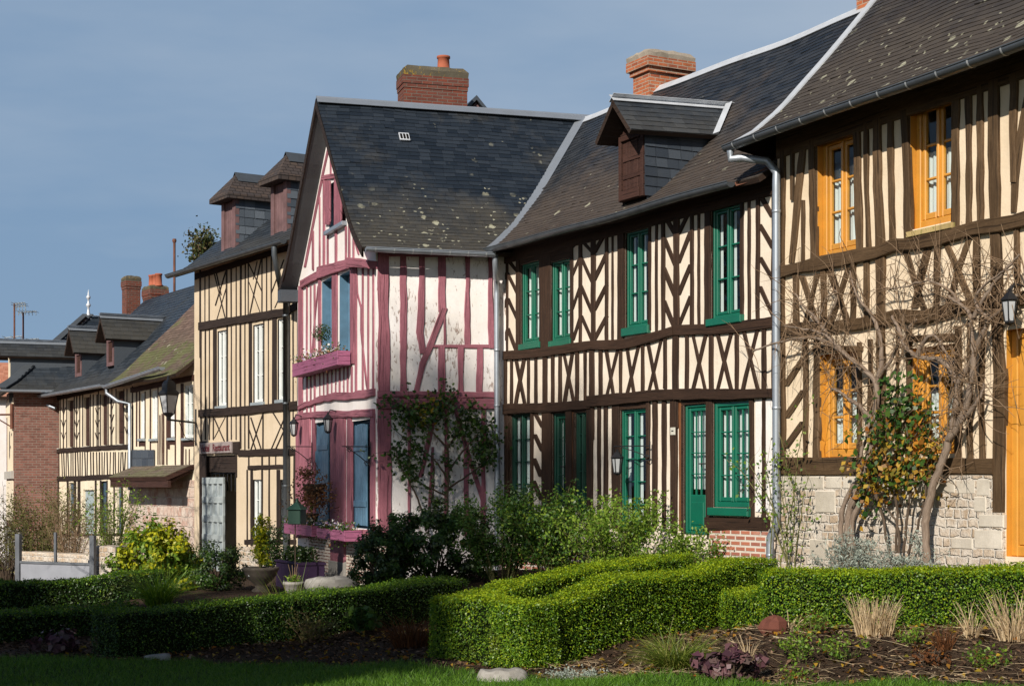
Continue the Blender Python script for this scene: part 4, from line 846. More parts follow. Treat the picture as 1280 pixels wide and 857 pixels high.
# boxed eave end and barge boards on the gable
mb = MB()
vpts = [ppt(sk0(0)-.0, v, .0) for v in np.linspace(0, pl_, 24)]
vR = []
for v in np.linspace(0, pl_-.001, 24):
    # on the verge: t depends on the offset at this height
    p, d = None, None
    cum = 0
    for a, b in zip(pprof, pprof[1:]):
        s_ = math.hypot(b[0]-a[0], b[1]-a[1])
        if v <= cum+s_+1e-6: k = (v-cum)/s_; o_ = a[0]+(b[0]-a[0])*k; z_ = a[1]+(b[1]-a[1])*k; break
        cum += s_
    vR.append((o_, z_))
Rv = [PH.pt(sk0(o)-.012, z, o) for o, z in vR]; Lv = [PH.pt(sk0(-wid-o)-.012, z, -wid-o) for o, z in vR]
for line in (Rv, Lv):
    for a, b in zip(line, line[1:]):
        mb.face([a+Vector((0, 0, .02)), b+Vector((0, 0, .02)), b-Vector((0, 0, .15)), a-Vector((0, 0, .15))]); ii = PSIDE.u*.03
        mb.face([a+ii-Vector((0, 0, .15)), a-Vector((0, 0, .15)), b-Vector((0, 0, .15)), b+ii-Vector((0, 0, .15))]); mb.face([a+ii+Vector((0, 0, .02)), b+ii+Vector((0, 0, .02)), b+ii-Vector((0, 0, .15)), a+ii-Vector((0, 0, .15))])
mb.build('barge_board', M['black'], ph)
mb = MB(); e = Lv[0]; g = PGAB
q = [e+Vector((0, 0, -.02)), e+PSIDE.u*.34+Vector((0, 0, -.02))]; inw = -PB.n*.34
mb.add([q[0], q[1], q[1]+inw, q[0]+inw]+[p+Vector((0, 0, -.22)) for p in (q[0], q[1], q[1]+inw, q[0]+inw)], [(0, 1, 2, 3), (7, 6, 5, 4), (0, 4, 5, 1), (1, 5, 6, 2), (2, 6, 7, 3), (3, 7, 4, 0)]); mb.build('eave_box', M['slate_c'], ph)
mb = MB(); rp = [PH.pt(t, 6.77, -wid/2) for t in np.linspace(sk0(-wid/2), 4.6, 14)]
for s in (1, -1): strip(mb, [p+PH.n*.07*s-Vector((0, 0, .05)) for p in rp], [PH.n*.74*s+Vector((0, 0, -.67))]*14, .2, [PH.n*.67*s+Vector((0, 0, .74))]*14)
mb.tube(rp, .024, 8); mb.build('ridge_flashing', M['zinc'], ph)
mb = MB(); gp = [PH.pt(t, 3.73, .37) for t in np.linspace(-ov+.06, GREEN.t(610)*0+1.86, 8)]; gutter(mb, gp, PH.n, .066, 0, .42, True, 1); mb.build('gutter', [M['zinc'], M['lead']], ph)
# valley between the two roofs
vy = []
def at_z(prof, z):
    for a, b in zip(prof, prof[1:]):
        if a[1] <= z <= b[1]: k = (z-a[1])/(b[1]-a[1]); return a[0]+(b[0]-a[0])*k
    return prof[-1][0]
for z in np.linspace(3.80, 6.66, 22):
    a, b = at_z(pprof, z), at_z(gprof, z); p0 = PH.A+PH.n*a; q0 = GREEN.A+GREEN.n*b
    dx = q0-p0; den = PH.u.x*GREEN.u.y-PH.u.y*GREEN.u.x; t = (dx.x*GREEN.u.y-dx.y*GREEN.u.x)/den; p = p0+PH.u*t; vy.append(Vector((p.x, p.y, z+.035)))
mb = MB(); dirs = [(vy[min(i+1, 21)]-vy[max(i-1, 0)]).normalized() for i in range(22)]
nav = (PH.n*.5+GREEN.n*.5+Vector((0, 0, 1.2))).normalized()
strip(mb, vy, [d.cross(nav).normalized() for d in dirs], .17, [nav]*22, .02); mb.build('valley_flashing', M['zinc'], ph)
mb = MB(); c = PH.pt(1.05, 0, 0)   # small skylight
v0 = pl_*.74; vs = []
for t, v in ((.15, v0), (.33, v0), (.33, v0+.2), (.15, v0+.2)): vs.append(ppt(t+.66, v, .03))
vt = [ppt(t+.66, v, .05) for t, v in ((.15, v0), (.33, v0), (.33, v0+.2), (.15, v0+.2))]
mb.add(vs+vt, [(4, 5, 6, 7), (0, 1, 5, 4), (1, 2, 6, 5), (2, 3, 7, 6), (3, 0, 4, 7)]); sl = mb.build('skylight', M['zinc_light'], ph)
mb = MB()
for k in range(3):
    a, b = .165+k*.055, .165+k*.055+.04; mb.face([ppt(a+.66, v0+.03, .054), ppt(b+.66, v0+.03, .054), ppt(b+.66, v0+.17, .054), ppt(a+.66, v0+.17, .054)])
mb.build('pane', M['dark'], sl)
cb = Vector((-1.53, 30.75, 0)); chimney(ph, (cb.x+.0, cb.y, 0), PSIDE.u, -PSIDE.n, 1.24, .55, 5.8, 7.98, (M['brick_r'], M['cap'], M['clay']), .19, ((.22, 0, .12, .30),), .025)
# small gable peeping over the ridge
rg = Fac((-1.24, 31.6), (-.04, 31.95)); mb = MB(); zt, zb = 7.72, 6.5
mb.face([rg.pt(.16, zb, 0), rg.pt(.9, zb, 0), rg.pt(.9, zb+.55, 0), rg.pt(.53, zt-.1, 0), rg.pt(.16, zb+.55, 0)]); rgo = mb.build('rear_dormer', M['dark'], ph)
mb = MB()
for s in (0, 1):
    a = rg.pt(-.1 if not s else 1.16, 7.02, .12); t = rg.pt(.53, zt, .12); bk = -rg.n*1.6
    mb.add([a, t, t+bk, a+bk]+[p-Vector((0, 0, .09)) for p in (a, t, t+bk, a+bk)], [(0, 1, 2, 3), (4, 7, 6, 5), (0, 4, 5, 1), (1, 5, 6, 2), (3, 2, 6, 7), (0, 3, 7, 4)])
mb.build('dormer_roof', M['slate_c'], rgo)
mb = MB()
for s in (0, 1):
    a = rg.pt(0.02 if not s else 1.04, 7.0, .05); t = rg.pt(.53, zt-.13, .05); d = Vector((0, 0, -.07)); mb.add([a, t, t+d, a+d]+[p-rg.n*.04 for p in (a, t, t+d, a+d)], [(0, 1, 2, 3), (7, 6, 5, 4), (0, 4, 5, 1), (3, 2, 6, 7)])
mb.build('barge_board', M['pinkgray'], rgo)
# ============ cream house with the inn sign
ch = thing('timber_house', 'narrow ochre half-timbered inn with tall white windows and two hipped dormers', 'house', (*CREAM.pt(2.5, 0).xy, -1.7))
CA, CB, CC = Zm(240, 300, 6.121), Zm(240, 400, 5.357), Zm(240, 540, 5.357)
cw1, cw2, cw3 = rect(CREAM, 272, 283.3, 413, 507), rect(CREAM, 316.5, 329.6, 405, 502.5), rect(CREAM, 347, 359.5, 398, 499)
cl1, cl2 = rect(CREAM, 316, 328.5, 599, 675), rect(CREAM, 347, 359.5, 599, 671); ce = rect(CREAM, 253.5, 295.5, 569, 720)
mb = MB(); CT1 = CREAM.len+.3; wall_front(mb, CREAM, -.05, CT1, -3, lambda t: 4.75, [cw1, cw2, cw3, cl1, cl2, ce], .16, 0, 1)
shell(mb, CREAM, -.05, CT1, -3, [(0, 4.7), (2.8, 7.0), (5.6, 4.6)], 5.6); mb.build('wall', [M['cream3'], M['black']], ch)
mb = MB(); CREAM.quad(mb, CREAM.t(298), CT1-.1, -3, 4.5, -1.8); CREAM.quad(mb, .05, CREAM.t(298), .9, 4.5, -1.8); mb.build('dark_backing', M['dark'], ch)
tm = MB(); timber(tm, CREAM, [(244, 346), (378, 304)], 8)
for Z, x, w, a, b in [(CA, 64, 12, 230, 900), (CA, 100, 7, 260, 640), (CA, 133, 7, 250, 640), (CA, 268, 8, 220, 620), (CA, 303, 6, 210, 610), (CA, 340, 6, 200, 600), (CA, 376, 11, 180, 600), (CA, 410, 6, 170, 590), (CA, 432, 7, 160, 590), (CA, 537, 8, 130, 560), (CA, 573, 6, 120, 550), (CA, 608, 8, 110, 540), (CA, 775, 9, 350, 1500), (CA, 812, 10, 300, 2200),
    (CB, 92, 6, 60, 800), (CB, 118, 6, 60, 800), (CB, 155, 24, 60, 620), (CB, 238, 8, 40, 860), (CB, 265, 6, 40, 800), (CB, 297, 6, 30, 800), (CB, 326, 11, 20, 860), (CB, 356, 6, 20, 900), (CB, 392, 22, 10, 600), (CB, 482, 8, 0, 600), (CB, 513, 6, -10, 580), (CB, 555, 30, -20, 580), (CB, 62, 8, 50, 860), (CB, 382, 6, 640, 860), (CB, 478, 6, 620, 860), (CB, 145, 6, 640, 800)]: S(tm, CREAM, Z, x, w, a, b, .016, .004)
for Z, p, q in [(CA, (172, 255), (258, 605)), (CA, (262, 235), (182, 500)), (CA, (268, 350), (188, 620)), (CA, (185, 240), (225, 420)), (CA, (436, 180), (540, 400)), (CA, (436, 320), (522, 555)), (CA, (530, 150), (445, 565)), (CA, (500, 160), (470, 300)), (CA, (612, 110), (700, 330)), (CA, (612, 400), (705, 150)), (CA, (635, 520), (715, 340)), (CA, (660, 350), (730, 510)),
    (CB, (150, 655), (218, 810)), (CB, (225, 645), (150, 790)), (CB, (380, 720), (440, 900)), (CB, (395, 650), (470, 880)), (CB, (475, 630), (385, 900)), (CB, (545, 620), (640, 780)), (CB, (640, 610), (535, 860)), (CB, (640, 690), (560, 870))]: D(tm, CREAM, Z, [p, q], 7, .012, .004)
timber(tm, CREAM, [CA(62, 662), CA(400, 605), CA(730, 550), CA(815, 495)], 10, .045); timber(tm, CREAM, [CB(55, 625), CB(350, 603), CB(640, 577), CB(720, 570)], 10, .045)
timber(tm, CREAM, [CC(316, 140), CC(520, 134), CC(710, 132)], 8, .04); timber(tm, CREAM, [CC(380, 236), CC(640, 230)], 5, .03); timber(tm, CREAM, [CC(280, 105), CC(322, 105)], 16, .03)
for x, w, a, b in [(75, 46, 60, 860), (300, 8, 140, 300), (382, 7, 150, 230), (372, 7, 250, 860), (402, 14, 250, 760), (472, 8, 160, 720), (520, 7, 160, 720), (580, 24, 250, 720), (562, 6, 160, 240), (690, 12, 150, 860)]: S(tm, CREAM, CC, x, w, a, b, .016, .005)
timber(tm, CREAM, [CC(355, 733), CC(700, 733)], 6, .02); timber(tm, CREAM, [CC(60, 210), CC(300, 212)], 22, -.05, -.09)
tm.build('timber_frame', M['black'], ch)
for r in (cw1, cw2, cw3): window(ch, CREAM, *r, WHITE_W, rows=3, rec=.03, fw=.025, cw=.022, mw=.018, sill=(.06, .07, .05))
for r in (cl1, cl2): window(ch, CREAM, *r, WHITE_W, rows=3, rec=.04, fw=.025, cw=.022, mw=.018)
mb = MB(); r = rect(CREAM, 300, 378, 685, 760); CREAM.box(mb, *r, -.05, .03); mb.build('plinth', M['rubble'], ch)
# grey gate leaf standing open in the passage
mb = MB(); r = rect(CREAM, 257, 283, 597, 720); t0, t1, z0, z1 = r; o = .06
for k in range(5): t = t0+(t1-t0)*k/4; CREAM.box(mb, max(t0, t-.045), min(t1, t+.045), z0, z1, o-.03, o+.02)
for k in range(5): z = z1-.06-(z1-z0)*k/5.2; CREAM.box(mb, t0, t1, z-.07, z+.07, o-.03, o+.026)
CREAM.quad(mb, t0, t1, z0, z1, o-.02, 1); mb.build('gate', [m_paint('grey_green_paint', (.38, .42, .42), .5), M['grey_paint']], ch)
mb = MB()       # iron lattice above the gate and the lit yard wall beyond
for k in range(9): t = ce[0]+.08+(ce[1]-ce[0]-.16)*k/8; mb.tube([CREAM.pt(t, ce[3]-.75, -.1), CREAM.pt(t, ce[3]-.02, -.1)], .012, 5)
mb.tube([CREAM.pt(ce[0], ce[3]-.38, -.1), CREAM.pt(ce[1], ce[3]-.38, -.1)], .018, 5); mb.build('grille', M['iron'], ch)
mb = MB(); a, b = CREAM.pt(CREAM.t(251), 0, -2.6), CREAM.pt(CREAM.t(300), 0, -2.6)
CREAM.box(mb, .1, CREAM.t(300), -3, .7, -2.4, -2.3); mb.build('passage_wall', M['white2'], ch)
# sign
def lettering(txt, fac, t0, t1, z0, z1, o, mat, parent, name='lettering'):
    cu = bpy.data.curves.new(name, 'FONT'); cu.body = txt; cu.extrude = .004; cu.offset = .018; tmp = bpy.data.objects.new(name, cu); COL.objects.link(tmp)
    dg = bpy.context.evaluated_depsgraph_get(); dg.update(); me = bpy.data.meshes.new_from_object(tmp.evaluated_get(dg)); bpy.data.objects.remove(tmp)
    xs = [v.co.x for v in me.vertices]; ys = [v.co.y for v in me.vertices]; x0, x1, y0, y1 = min(xs), max(xs), min(ys), max(ys); ro = root_loc(parent)
    for v in me.vertices:
        p = fac.pt(t0+(t1-t0)*(v.co.x-x0)/(x1-x0), z0+(z1-z0)*(v.co.y-y0)/(y1-y0), o+v.co.z)-ro; v.co = p
    me.materials.clear(); me.materials.append(mat); ob = bpy.data.objects.new(name, me); COL.objects.link(ob); ob.parent = parent; return ob
sr = rect(CREAM, 253, 292.5, 552.5, 566.5)
sg = thing('inn_sign', 'pale board lettered Hotel Restaurant over the passage of the ochre inn', 'sign', CREAM.pt(sr[0], sr[2], .1))
mb = MB(); q = sr[0]+(sr[1]-sr[0])*.40; CREAM.box(mb, sr[0], q-.02, sr[2], sr[3], .03, .07, .01); CREAM.box(mb, q+.02, sr[1], sr[2], sr[3], .03, .07, .01); bd = mb.build('board', M['sign'], sg)
r8 = rect(GREEN, 841, 847, 534, 543.5); lettering('8', GREEN, r8[0]+.03, r8[1]-.03, r8[2]+.05, r8[3]-.04, .046, M['iron'], plate, 'numeral')
lettering('Hotel', CREAM, sr[0]+.08, q-.12, sr[2]+.045, sr[3]-.035, .074, M['sign_red'], bd); lettering('Restaurant', CREAM, q+.07, sr[1]-.06, sr[2]+.045, sr[3]-.035, .072, M['sign_red'], bd)
# roof and dormers
cprof = [(.36, 4.66), (0, 4.9), (-2.8, 7.25)]
mb, cpt, cl_ = slope(CREAM, -.32, CT1+.2, cprof, .22, .13); mb.build('roof', [M['slate_f'], M['soffit']], ch)
mb, _, _ = slope(CREAM, -.32, CT1+.2, [(-6, 4.6), (-2.82, 7.24)], .3, .3); mb.build('rear_roof_slope', [M['slate_f'], M['soffit']], ch)
mb = MB(); gutter(mb, [CREAM.pt(t, 4.66, .44) for t in np.linspace(-.5, CT1-.15, 10)], CREAM.n, .075, 0, .8, False); mb.build('gutter', M['zinc_dark'], ch)
def hip_dormer(house, fac, tc, o, z0, z1, hw, rz, depth, mats, ovh=.14):
    d = MB(); B = fac.box
    for s in (-1, 1): B(d, tc+s*hw-.07, tc+s*hw+.07, z0, z1, o-.1, o)
    B(d, tc-hw+.07, tc+hw-.07, z1-.1, z1, o-.1, o-.005); B(d, tc-hw+.07, tc+hw-.07, z0, z0+.16, o-.1, o-.005)
    d0 = d.build('dormer', mats[0], house)
    s = MB(); n = 4
    for k in range(n): B(s, tc-hw+.075+k*(2*hw-.15)/n, tc-hw+.07+(k+1)*(2*hw-.15)/n, z0+.16, z1-.1, o-.06, o-.035, .008)
    s.build('shutter', mats[0], d0)
    c = MB()
    for sx in (-1, 1):
        t = tc+sx*(hw+.06); rows = 9
        for i in range(rows):
            za, zb = z0-.3+(z1+.2-z0)*i/rows, z0-.3+(z1+.2-z0)*(i+1.1)/rows; x = -.0
            while x < depth:
                w = .22*rng.uniform(.9, 1.1); a = sx*(.012+.008*rng.random())
                vs = [fac.pt(t+a, za, o-.02-x), fac.pt(t+a, za, o-.02-x-w+.005), fac.pt(t, zb, o-.02-x-w+.005), fac.pt(t, zb, o-.02-x)]
                c.add(vs, [(0, 1, 2, 3) if sx > 0 else (3, 2, 1, 0)], [[(x, za), (x+w, za), (x+w, zb), (x, zb)]]); x += w
        c.face([fac.pt(t-sx*.012, z0-.5, o-.05), fac.pt(t-sx*.012, z0-.5, o-depth), fac.pt(t-sx*.012, z1+.05, o-depth), fac.pt(t-sx*.012, z1+.05, o-.05)])
    c.build('cheek', M['slate_ch'], d0)
    r = MB(); e = hw+.06+ovh; P = lambda a, z, oo: fac.pt(tc+a, z, oo); f = o+.22
    A0, B0, R0, R1, A1, B1 = P(-e, z1, f), P(e, z1, f), P(0, rz, f-.42), P(0, rz, o-depth), P(-e, z1, o-depth), P(e, z1, o-depth)
    for q in ([A0, B0, R0], [B0, B1, R1, R0], [A1, A0, R0, R1]): r.face(q)
    dn = Vector((0, 0, -.10)); r.face([A0, A1, B1, B0][::1]);
    for a, b in ((A0, B0), (B0, B1), (A1, A0)): r.face([a, a+dn, b+dn, b]);
    r.face([A0+dn, A1+dn, B1+dn, B0+dn]); r.build('dormer_roof', M['tile_br'], d0)
    k = MB(); 
    for sx in (-1, 1):
        nn = (fac.u*sx*(rz-z1)+Vector((0, 0, e))).normalized(); dd = (fac.u*sx*e+Vector((0, 0, z1-rz))).normalized()
        strip(k, [R0+dd*.14+nn*.012+fac.n*.05, R1+dd*.14+nn*.012], [dd]*2, .3, [nn]*2, .01)
    k.build('ridge_flashing', M['zinc_dark'], d0)
M['tile_br'] = m_slate('brown_scalloped_slate', (.07, .052, .045), (.13, .10, .085), (.10, .08, .05), 2, .5, .0); M['tile_br'] = m_brick('scalloped_shingle', (.075, .055, .045), (.045, .04, .042), (.018, .015, .014), .16, .10, .008, .3, 0, .02)
for px_, zz in ((276, (332, 247, 222)), (338.5, (308, 224, 197))):
    tc = CREAM.t(px_)+.03; o = -.15
    z0 = CREAM.z(px_, zz[0])+.05; z1 = CREAM.z(px_, zz[1])+.02; rz = CREAM.z(px_, zz[2])+.12
    hip_dormer(ch, CREAM, tc, o, z0, z1, .30, rz, 2.9, (M['pinkgray'],))
mb = MB(); a = CREAM.pt(CT1-.55, 4.58, .44); b = CREAM.px(363, 400, .1); b2 = Vector((b.x, b.y, -1.9))
mb.tube([a, a-Vector((0, 0, .15)), a.lerp(b, .6), Vector((b.x, b.y, 3.9)), b2], .055, 10)
for z in (3.3, 1.6, 0): pipe_joint(mb, (b.x, b.y, z), .055)
mb.build('downpipe', M['zinc_dark'], ch)

# ============ far timber house in two parts: brown shutters, then white windows over a stone base with a canopy
fh = thing('timber_house', 'distant low timbered house with narrow brown shutters and two slate dormers', 'house', (*FAR.pt(2.5, 0).xy, -2.3))
sh_ = thing('timber_house', 'low cream house with white windows, mossy tiled roof and shingled canopy beside the inn', 'house', (*FAR.pt(8, 0).xy, -2.0))
FA, FB, FC, FD = Zm(0, 460, 6.121), Zm(120, 440, 6.121), Zm(120, 560, 6.121), Zm(0, 580, 5.357)
tS = FAR.t(163); tE = FAR.len+.15
shut = [rect(FAR, x0/6.121+ox, x1/6.121+ox, y0, y1) for x0, x1, ox, y0, y1 in ((410, 455, 0, 503, 560), (520, 562, 0, 500, 559), (642, 686, 0, 496, 557.5), (776, 820, 0, 493, 556.5), (160, 210, 120, 488, 555))]
doors = [rect(FAR, 104, 117.5, 612, 700), rect(FAR, 66, 71, 602, 668), rect(FAR, 86, 92, 603, 668), rect(FAR, 126, 133, 601, 668), rect(FAR, 146, 152, 600, 668)]
fhole = doors+shut
mb = MB(); wall_front(mb, FAR, -.05, tS, -3.4, lambda t: 2.7, fhole, .1); shell(mb, FAR, -.05, tS, -3.4, [(0, 2.6), (2.6, 5.2), (5.2, 2.6)], 5.2); mb.build('wall', M['pale'], fh)
tm = MB(); 
for Z, x in [(FA, 386), (FA, 398), (FA, 462), (FA, 487), (FA, 512), (FA, 570), (FA, 588), (FA, 612), (FA, 635), (FA, 693), (FA, 715), (FA, 745), (FA, 770), (FA, 830), (FA, 850), (FB, 20), (FB, 95), (FB, 123), (FB, 155), (FB, 215), (FB, 238)]:
    S(tm, FAR, Z, x, 5.5, 200 if Z is FA else 280, 620 if Z is FA else 730, .014, .004)
for Z, x in [(FA, 487), (FA, 588), (FA, 745), (FB, 123), (FB, 238)]:
    y0 = 300 if Z is FA else 380
    for k in range(3): D(tm, FAR, Z, [(x-16, y0+k*95), (x, y0+60+k*95)], 5, .01, .002); D(tm, FAR, Z, [(x+16, y0+k*95), (x, y0+60+k*95)], 5, .01, .002)
x = 384
while x < 163*6.121:
    D(tm, FAR, FA, [(x+rng.uniform(-4, 4), 640), (x+rng.uniform(-9, 9), 850)], 6.5, .012, .004); x += rng.uniform(15, 24)
timber(tm, FAR, [FA(370, 638), FA(700, 614), FA(1000, 598)], 5.5, .04); timber(tm, FAR, [FA(370, 848), FA(700, 836), FA(1000, 822)], 5.5, .04); timber(tm, FAR, [(60, 500), (165, 478)], 5, .03)
for x, w in [(63, 1.5), (65, 1.5), (73, 2), (85, 2), (94, 3), (99, 3.5), (120, 2), (126, 2), (134, 1.5), (143, 1.5), (153, 2)]: timber(tm, FAR, [(x, 600), (x, 668)], w, .016)
timber(tm, FAR, [(60, 668), (165, 668)], 3, .02); tm.build('timber_frame', M['black'], fh)
for r in shut:
    mb = MB(); FAR.box(mb, r[0]+.02, r[1]-.02, r[2]+.02, r[3]-.02, -.08, -.05); s = mb.build('shutter', M['red_brown'], fh); mb = MB(); FAR.box(mb, r[0]-.02, r[1]+.02, r[2]-.05, r[2], -.03, .04); mb.build('sill', M['sill'], s)
for i, r in enumerate(doors):
    mb = MB(); FAR.box(mb, *r, -.1, -.06); mb.build('door' if i == 0 else 'shutter', M['blueg'] if i else m_paint('pale_blue_door', (.33, .40, .41), .6), fh)
mb = MB(); FAR.box(mb, -.08, tS, -3.4, FAR.z(110, 672), -.05, .05); mb.build('plinth', M['rubble'], fh)
fprof = [(.40, 2.52), (.05, 2.74), (-2.6, 5.35)]
mb, fpt, _ = slope(FAR, -.45, tS-.4, fprof, .24, .14); mb.build('roof', [M['slate_m'] if 'slate_m' in M else M['slate_f'], M['soffit']], fh)
mb, _, _ = slope(FAR, -.45, tE, [(-5.6, 2.5), (-2.62, 5.33)], .4, .4); mb.build('rear_roof_slope', [M['slate_f'], M['soffit']], fh)
mb = MB(); gutter(mb, [FAR.pt(t, 2.50, .47) for t in np.linspace(-.55, tS-.7, 8)], FAR.n, .07, 0, .7, False); mb.tube([FAR.pt(-.5, 2.44, .47), FAR.pt(-.5, 2.34, .47), FAR.pt(-.05, 2.15, .1)], .045, 8); mb.build('gutter', M['zinc'], fh)
def gable_dormer(house, fac, tc, o, z0, z1, hw, rz, depth, roofm, frame, label=None):
    d = MB(); B = fac.box
    for s in (-1, 1): B(d, tc+s*hw-.035, tc+s*hw+.035, z0, z1, o-.1, o)
    B(d, tc-hw, tc+hw, z1-.05, z1, o-.1, o-.004); B(d, tc-hw, tc+hw, z0, z0+.1, o-.1, o-.004); d.face([fac.pt(tc-hw-.1, z1, o-.06), fac.pt(tc+hw+.1, z1, o-.06), fac.pt(tc, rz-.06, o-.06)])
    d0 = d.build('dormer', frame, house); s = MB(); B(s, tc-hw+.036, tc+hw-.036, z0+.1, z1-.05, o-.08, o-.04); s.build('shutter', M['red_brown'], d0)
    c = MB()
    for sx in (-1, 1):
        t = tc+sx*(hw+.06); q = [fac.pt(t, z0-.6, o-.02), fac.pt(t, z0-.6, o-depth), fac.pt(t, z1+.1, o-depth), fac.pt(t, z1+.1, o-.02)]; c.face(q if sx > 0 else q[::-1])
    c.build('cheek', M['slate_c2'], d0)
    for sx in (1, -1):
        e = hw+.22
        fc = Fac(fac.pt(tc+e, 0, o+.25).xy, fac.pt(tc+e, 0, o-depth).xy) if sx > 0 else Fac(fac.pt(tc-e, 0, o-depth).xy, fac.pt(tc-e, 0, o+.25).xy)
        m, _, _ = slope(fc, 0, fc.len, [(.0, z1-.02), (-e, rz)], .24, .14); m.build('dormer_roof', [roofm, M['soffit']], d0)
    k = MB(); a, b = fac.pt(tc, rz+.03, o+.27), fac.pt(tc, rz+.03, o-depth)
    for sx in (1, -1): strip(k, [a, b], [(fac.u*sx*.74-Vector((0, 0, .67)))]*2, .2, [fac.u*sx*.67+Vector((0, 0, .74))]*2)
    k.build('ridge_flashing', M['zinc'], d0); return d0
M['slate_c2'] = m_slate('weathered_cheek', (.05, .06, .072), (.075, .085, .10), (.10, .10, .09), .1, .3, 0)
M['moss_slate'] = m_slate('mossy_grey_slate', (.016, .020, .024), (.032, .037, .042), (.055, .046, .03), 1.2, .6, .1, 2, 0, .6)
for px_, zz in ((90.5, (474, 444, 414)), (130, (461, 427, 399))):
    tc = FAR.t(px_); gable_dormer(fh, FAR, tc, -.15, FAR.z(px_, zz[0])+.08, FAR.z(px_, zz[1])+.06, .24, FAR.z(px_, zz[2])+.06, 2.2, M['moss_slate'], M['pinkgray'])
fin = MB(); c = fpt(0, 0, 0); 
# right-hand part
sw_ = [rect(FAR, 175.5, 181.5, 491, 548), rect(FAR, 189.5, 197, 487.5, 548), rect(FAR, 212.5, 219, 483, 547), rect(FAR, 230.5, 241.5, 481, 547)]
mb = MB(); wall_front(mb, FAR, tS, tE, -3.2, lambda t: 2.75, sw_, .12); shell(mb, FAR, tS, tE, -3.2, [(0, 2.6), (2.6, 5.2), (5.2, 2.6)], 5.2); mb.build('wall', M['pale'], sh_)
mb = MB(); FAR.quad(mb, tS+.1, tE-.1, -3, 2.5, -1.5); mb.build('dark_backing', M['dark'], sh_)
tm = MB()
for x, w, a, b in [(280, 8, 260, 800), (312, 10, 270, 720), (335, 8, 300, 720), (378, 5, 300, 760), (418, 9, 280, 760), (476, 6, 270, 860), (490, 10, 480, 860), (508, 5, 470, 860), (520, 7, 300, 860), (545, 9, 480, 860), (560, 14, 300, 740), (610, 6, 240, 860), (660, 24, 240, 860), (752, 7, 210, 860), (775, 7, 210, 860), (690, 5, 740, 860), (716, 5, 740, 860)]: S(tm, FAR, FB, x, w, a, b, .014, .006)
for p, q, w in [((540, 680), (610, 680), 60), ((665, 690), (750, 688), 60), ((330, 690), (375, 690), 60)]: timber(tm, FAR, [FB(*p), FB(*q)], w/6.121, .012)
timber(tm, FAR, [FB(270, 290), FB(780, 190)], 7, .03); timber(tm, FAR, [FC(260, 160), FC(800, 140)], 5, .02); tm.build('timber_frame', M['red_brown'], sh_)
for r in sw_: window(sh_, FAR, *r, WHITE_W, rows=3, rec=.02, fw=.03, cw=.025, mw=.02, sill=(.05, .06, .07), curtain=(0, .6))
mb = MB(); FAR.box(mb, tS+.02, tE-.02, -3.2, FAR.z(200, 600), -.05, .05); mb.build('ground_floor_wall', M['stone_pink'], sh_)
mb = MB()
for k, (y0, y1) in enumerate(((562, 573), (573, 583))):
    for j in range(4): r = rect(FAR, 165+j*7.4, 165+j*7.4+7.1, y0, y1-.3); FAR.box(mb, *r, .02, .05)
mb.build('slate_panel', M['slate_c'], sh_)
sprof = [(.46, 2.46), (.05, 2.76), (-2.6, 5.35)]
mb, spt, _ = slope(FAR, tS-.42, tE-.05, sprof, .18, .11, warp=.02); mb.build('roof', [M['tile'], M['soffit']], sh_)
mb = MB(); gutter(mb, [FAR.pt(t, 2.46+.05*(t-tS), .52) for t in np.linspace(tS-.35, tE-.75, 6)], FAR.n, .075, 0, .6, True, 0)
p = FAR.pt(tS-.3, 2.42, .5); q = FAR.pt(tS+.25, 2.0, .1); mb.tube([p, p-Vector((0, 0, .15)), p.lerp(q, .5)-Vector((0, 0, .15)), q, Vector((q.x, q.y, -.1))], .045, 8); mb.build('gutter', M['zinc'], sh_)
mb = MB(); rp = [FAR.pt(t, 5.40, -2.6) for t in np.linspace(FAR.t(170)-1.2, tE+.1, 6)]
for s in (1, -1): strip(mb, [x_+FAR.n*.08*s for x_ in rp], [FAR.n*.72*s-Vector((0, 0, .69))]*6, .22, [FAR.n*.69*s+Vector((0, 0, .72))]*6)
mb.build('ridge_flashing', M['zinc_light'], sh_)
# canopy of weathered shingles
ca = FAR.t(168); cb_ = FAR.t(247); zc = FAR.z(200, 583)
cf = [( .68, zc-.24), (.06, zc+.02)]
mb, _, _ = slope(FAR, ca+.15, cb_-.2, cf, .2, .15, rnd=1.2, thick=.1); cn = mb.build('canopy', [M['shingle'], M['red_brown']], sh_)
mb = MB(); FAR.box(mb, ca+.1, cb_-.15, zc-.48, zc-.33, .56, .63)
for t in (ca+.3, cb_-.35): mb.tube([FAR.pt(t, zc-.38, .6), FAR.pt(t, zc-.12, .06)], .055, 6)
mb.build('canopy_beam', M['red_brown'], cn)
p = FAR.pt(tpx(FAR, 164, -2.6), 0, -2.6); zt_ = (607-346)/F*p.y; chimney(sh_, (*p.xy, 0), FAR.u, -FAR.n, .42, .42, 4.3, zt_, (M['brick_r'], M['cap'], M['clay']), .14, (), .03)
p = FAR.pt(tpx(FAR, 194, -3.0), 0, -3.0); zt_ = (607-358)/F*p.y; chimney(sh_, (*p.xy, 0), FAR.u, -FAR.n, .72, .5, 4.3, zt_, (M['brick_r'], M['cap'], M['clay']), .12, ((-.28, 0, .1, .38), (-.1, .05, .1, .38), (.3, 0, .1, .36)), .03)
mb = MB(); p = FAR.pt(tpx(FAR, 218, -2.7), 0, -2.7); mb.tube([Vector((p.x, p.y, 5.0)), Vector((p.x, p.y, (607-299)/F*p.y))], .035, 8); mb.lathe((p.x, p.y, (607-303)/F*p.y), [(.05, 0), (.06, .05), (.05, .1)], 8); mb.build('pole', M['rustiron'], sh_)

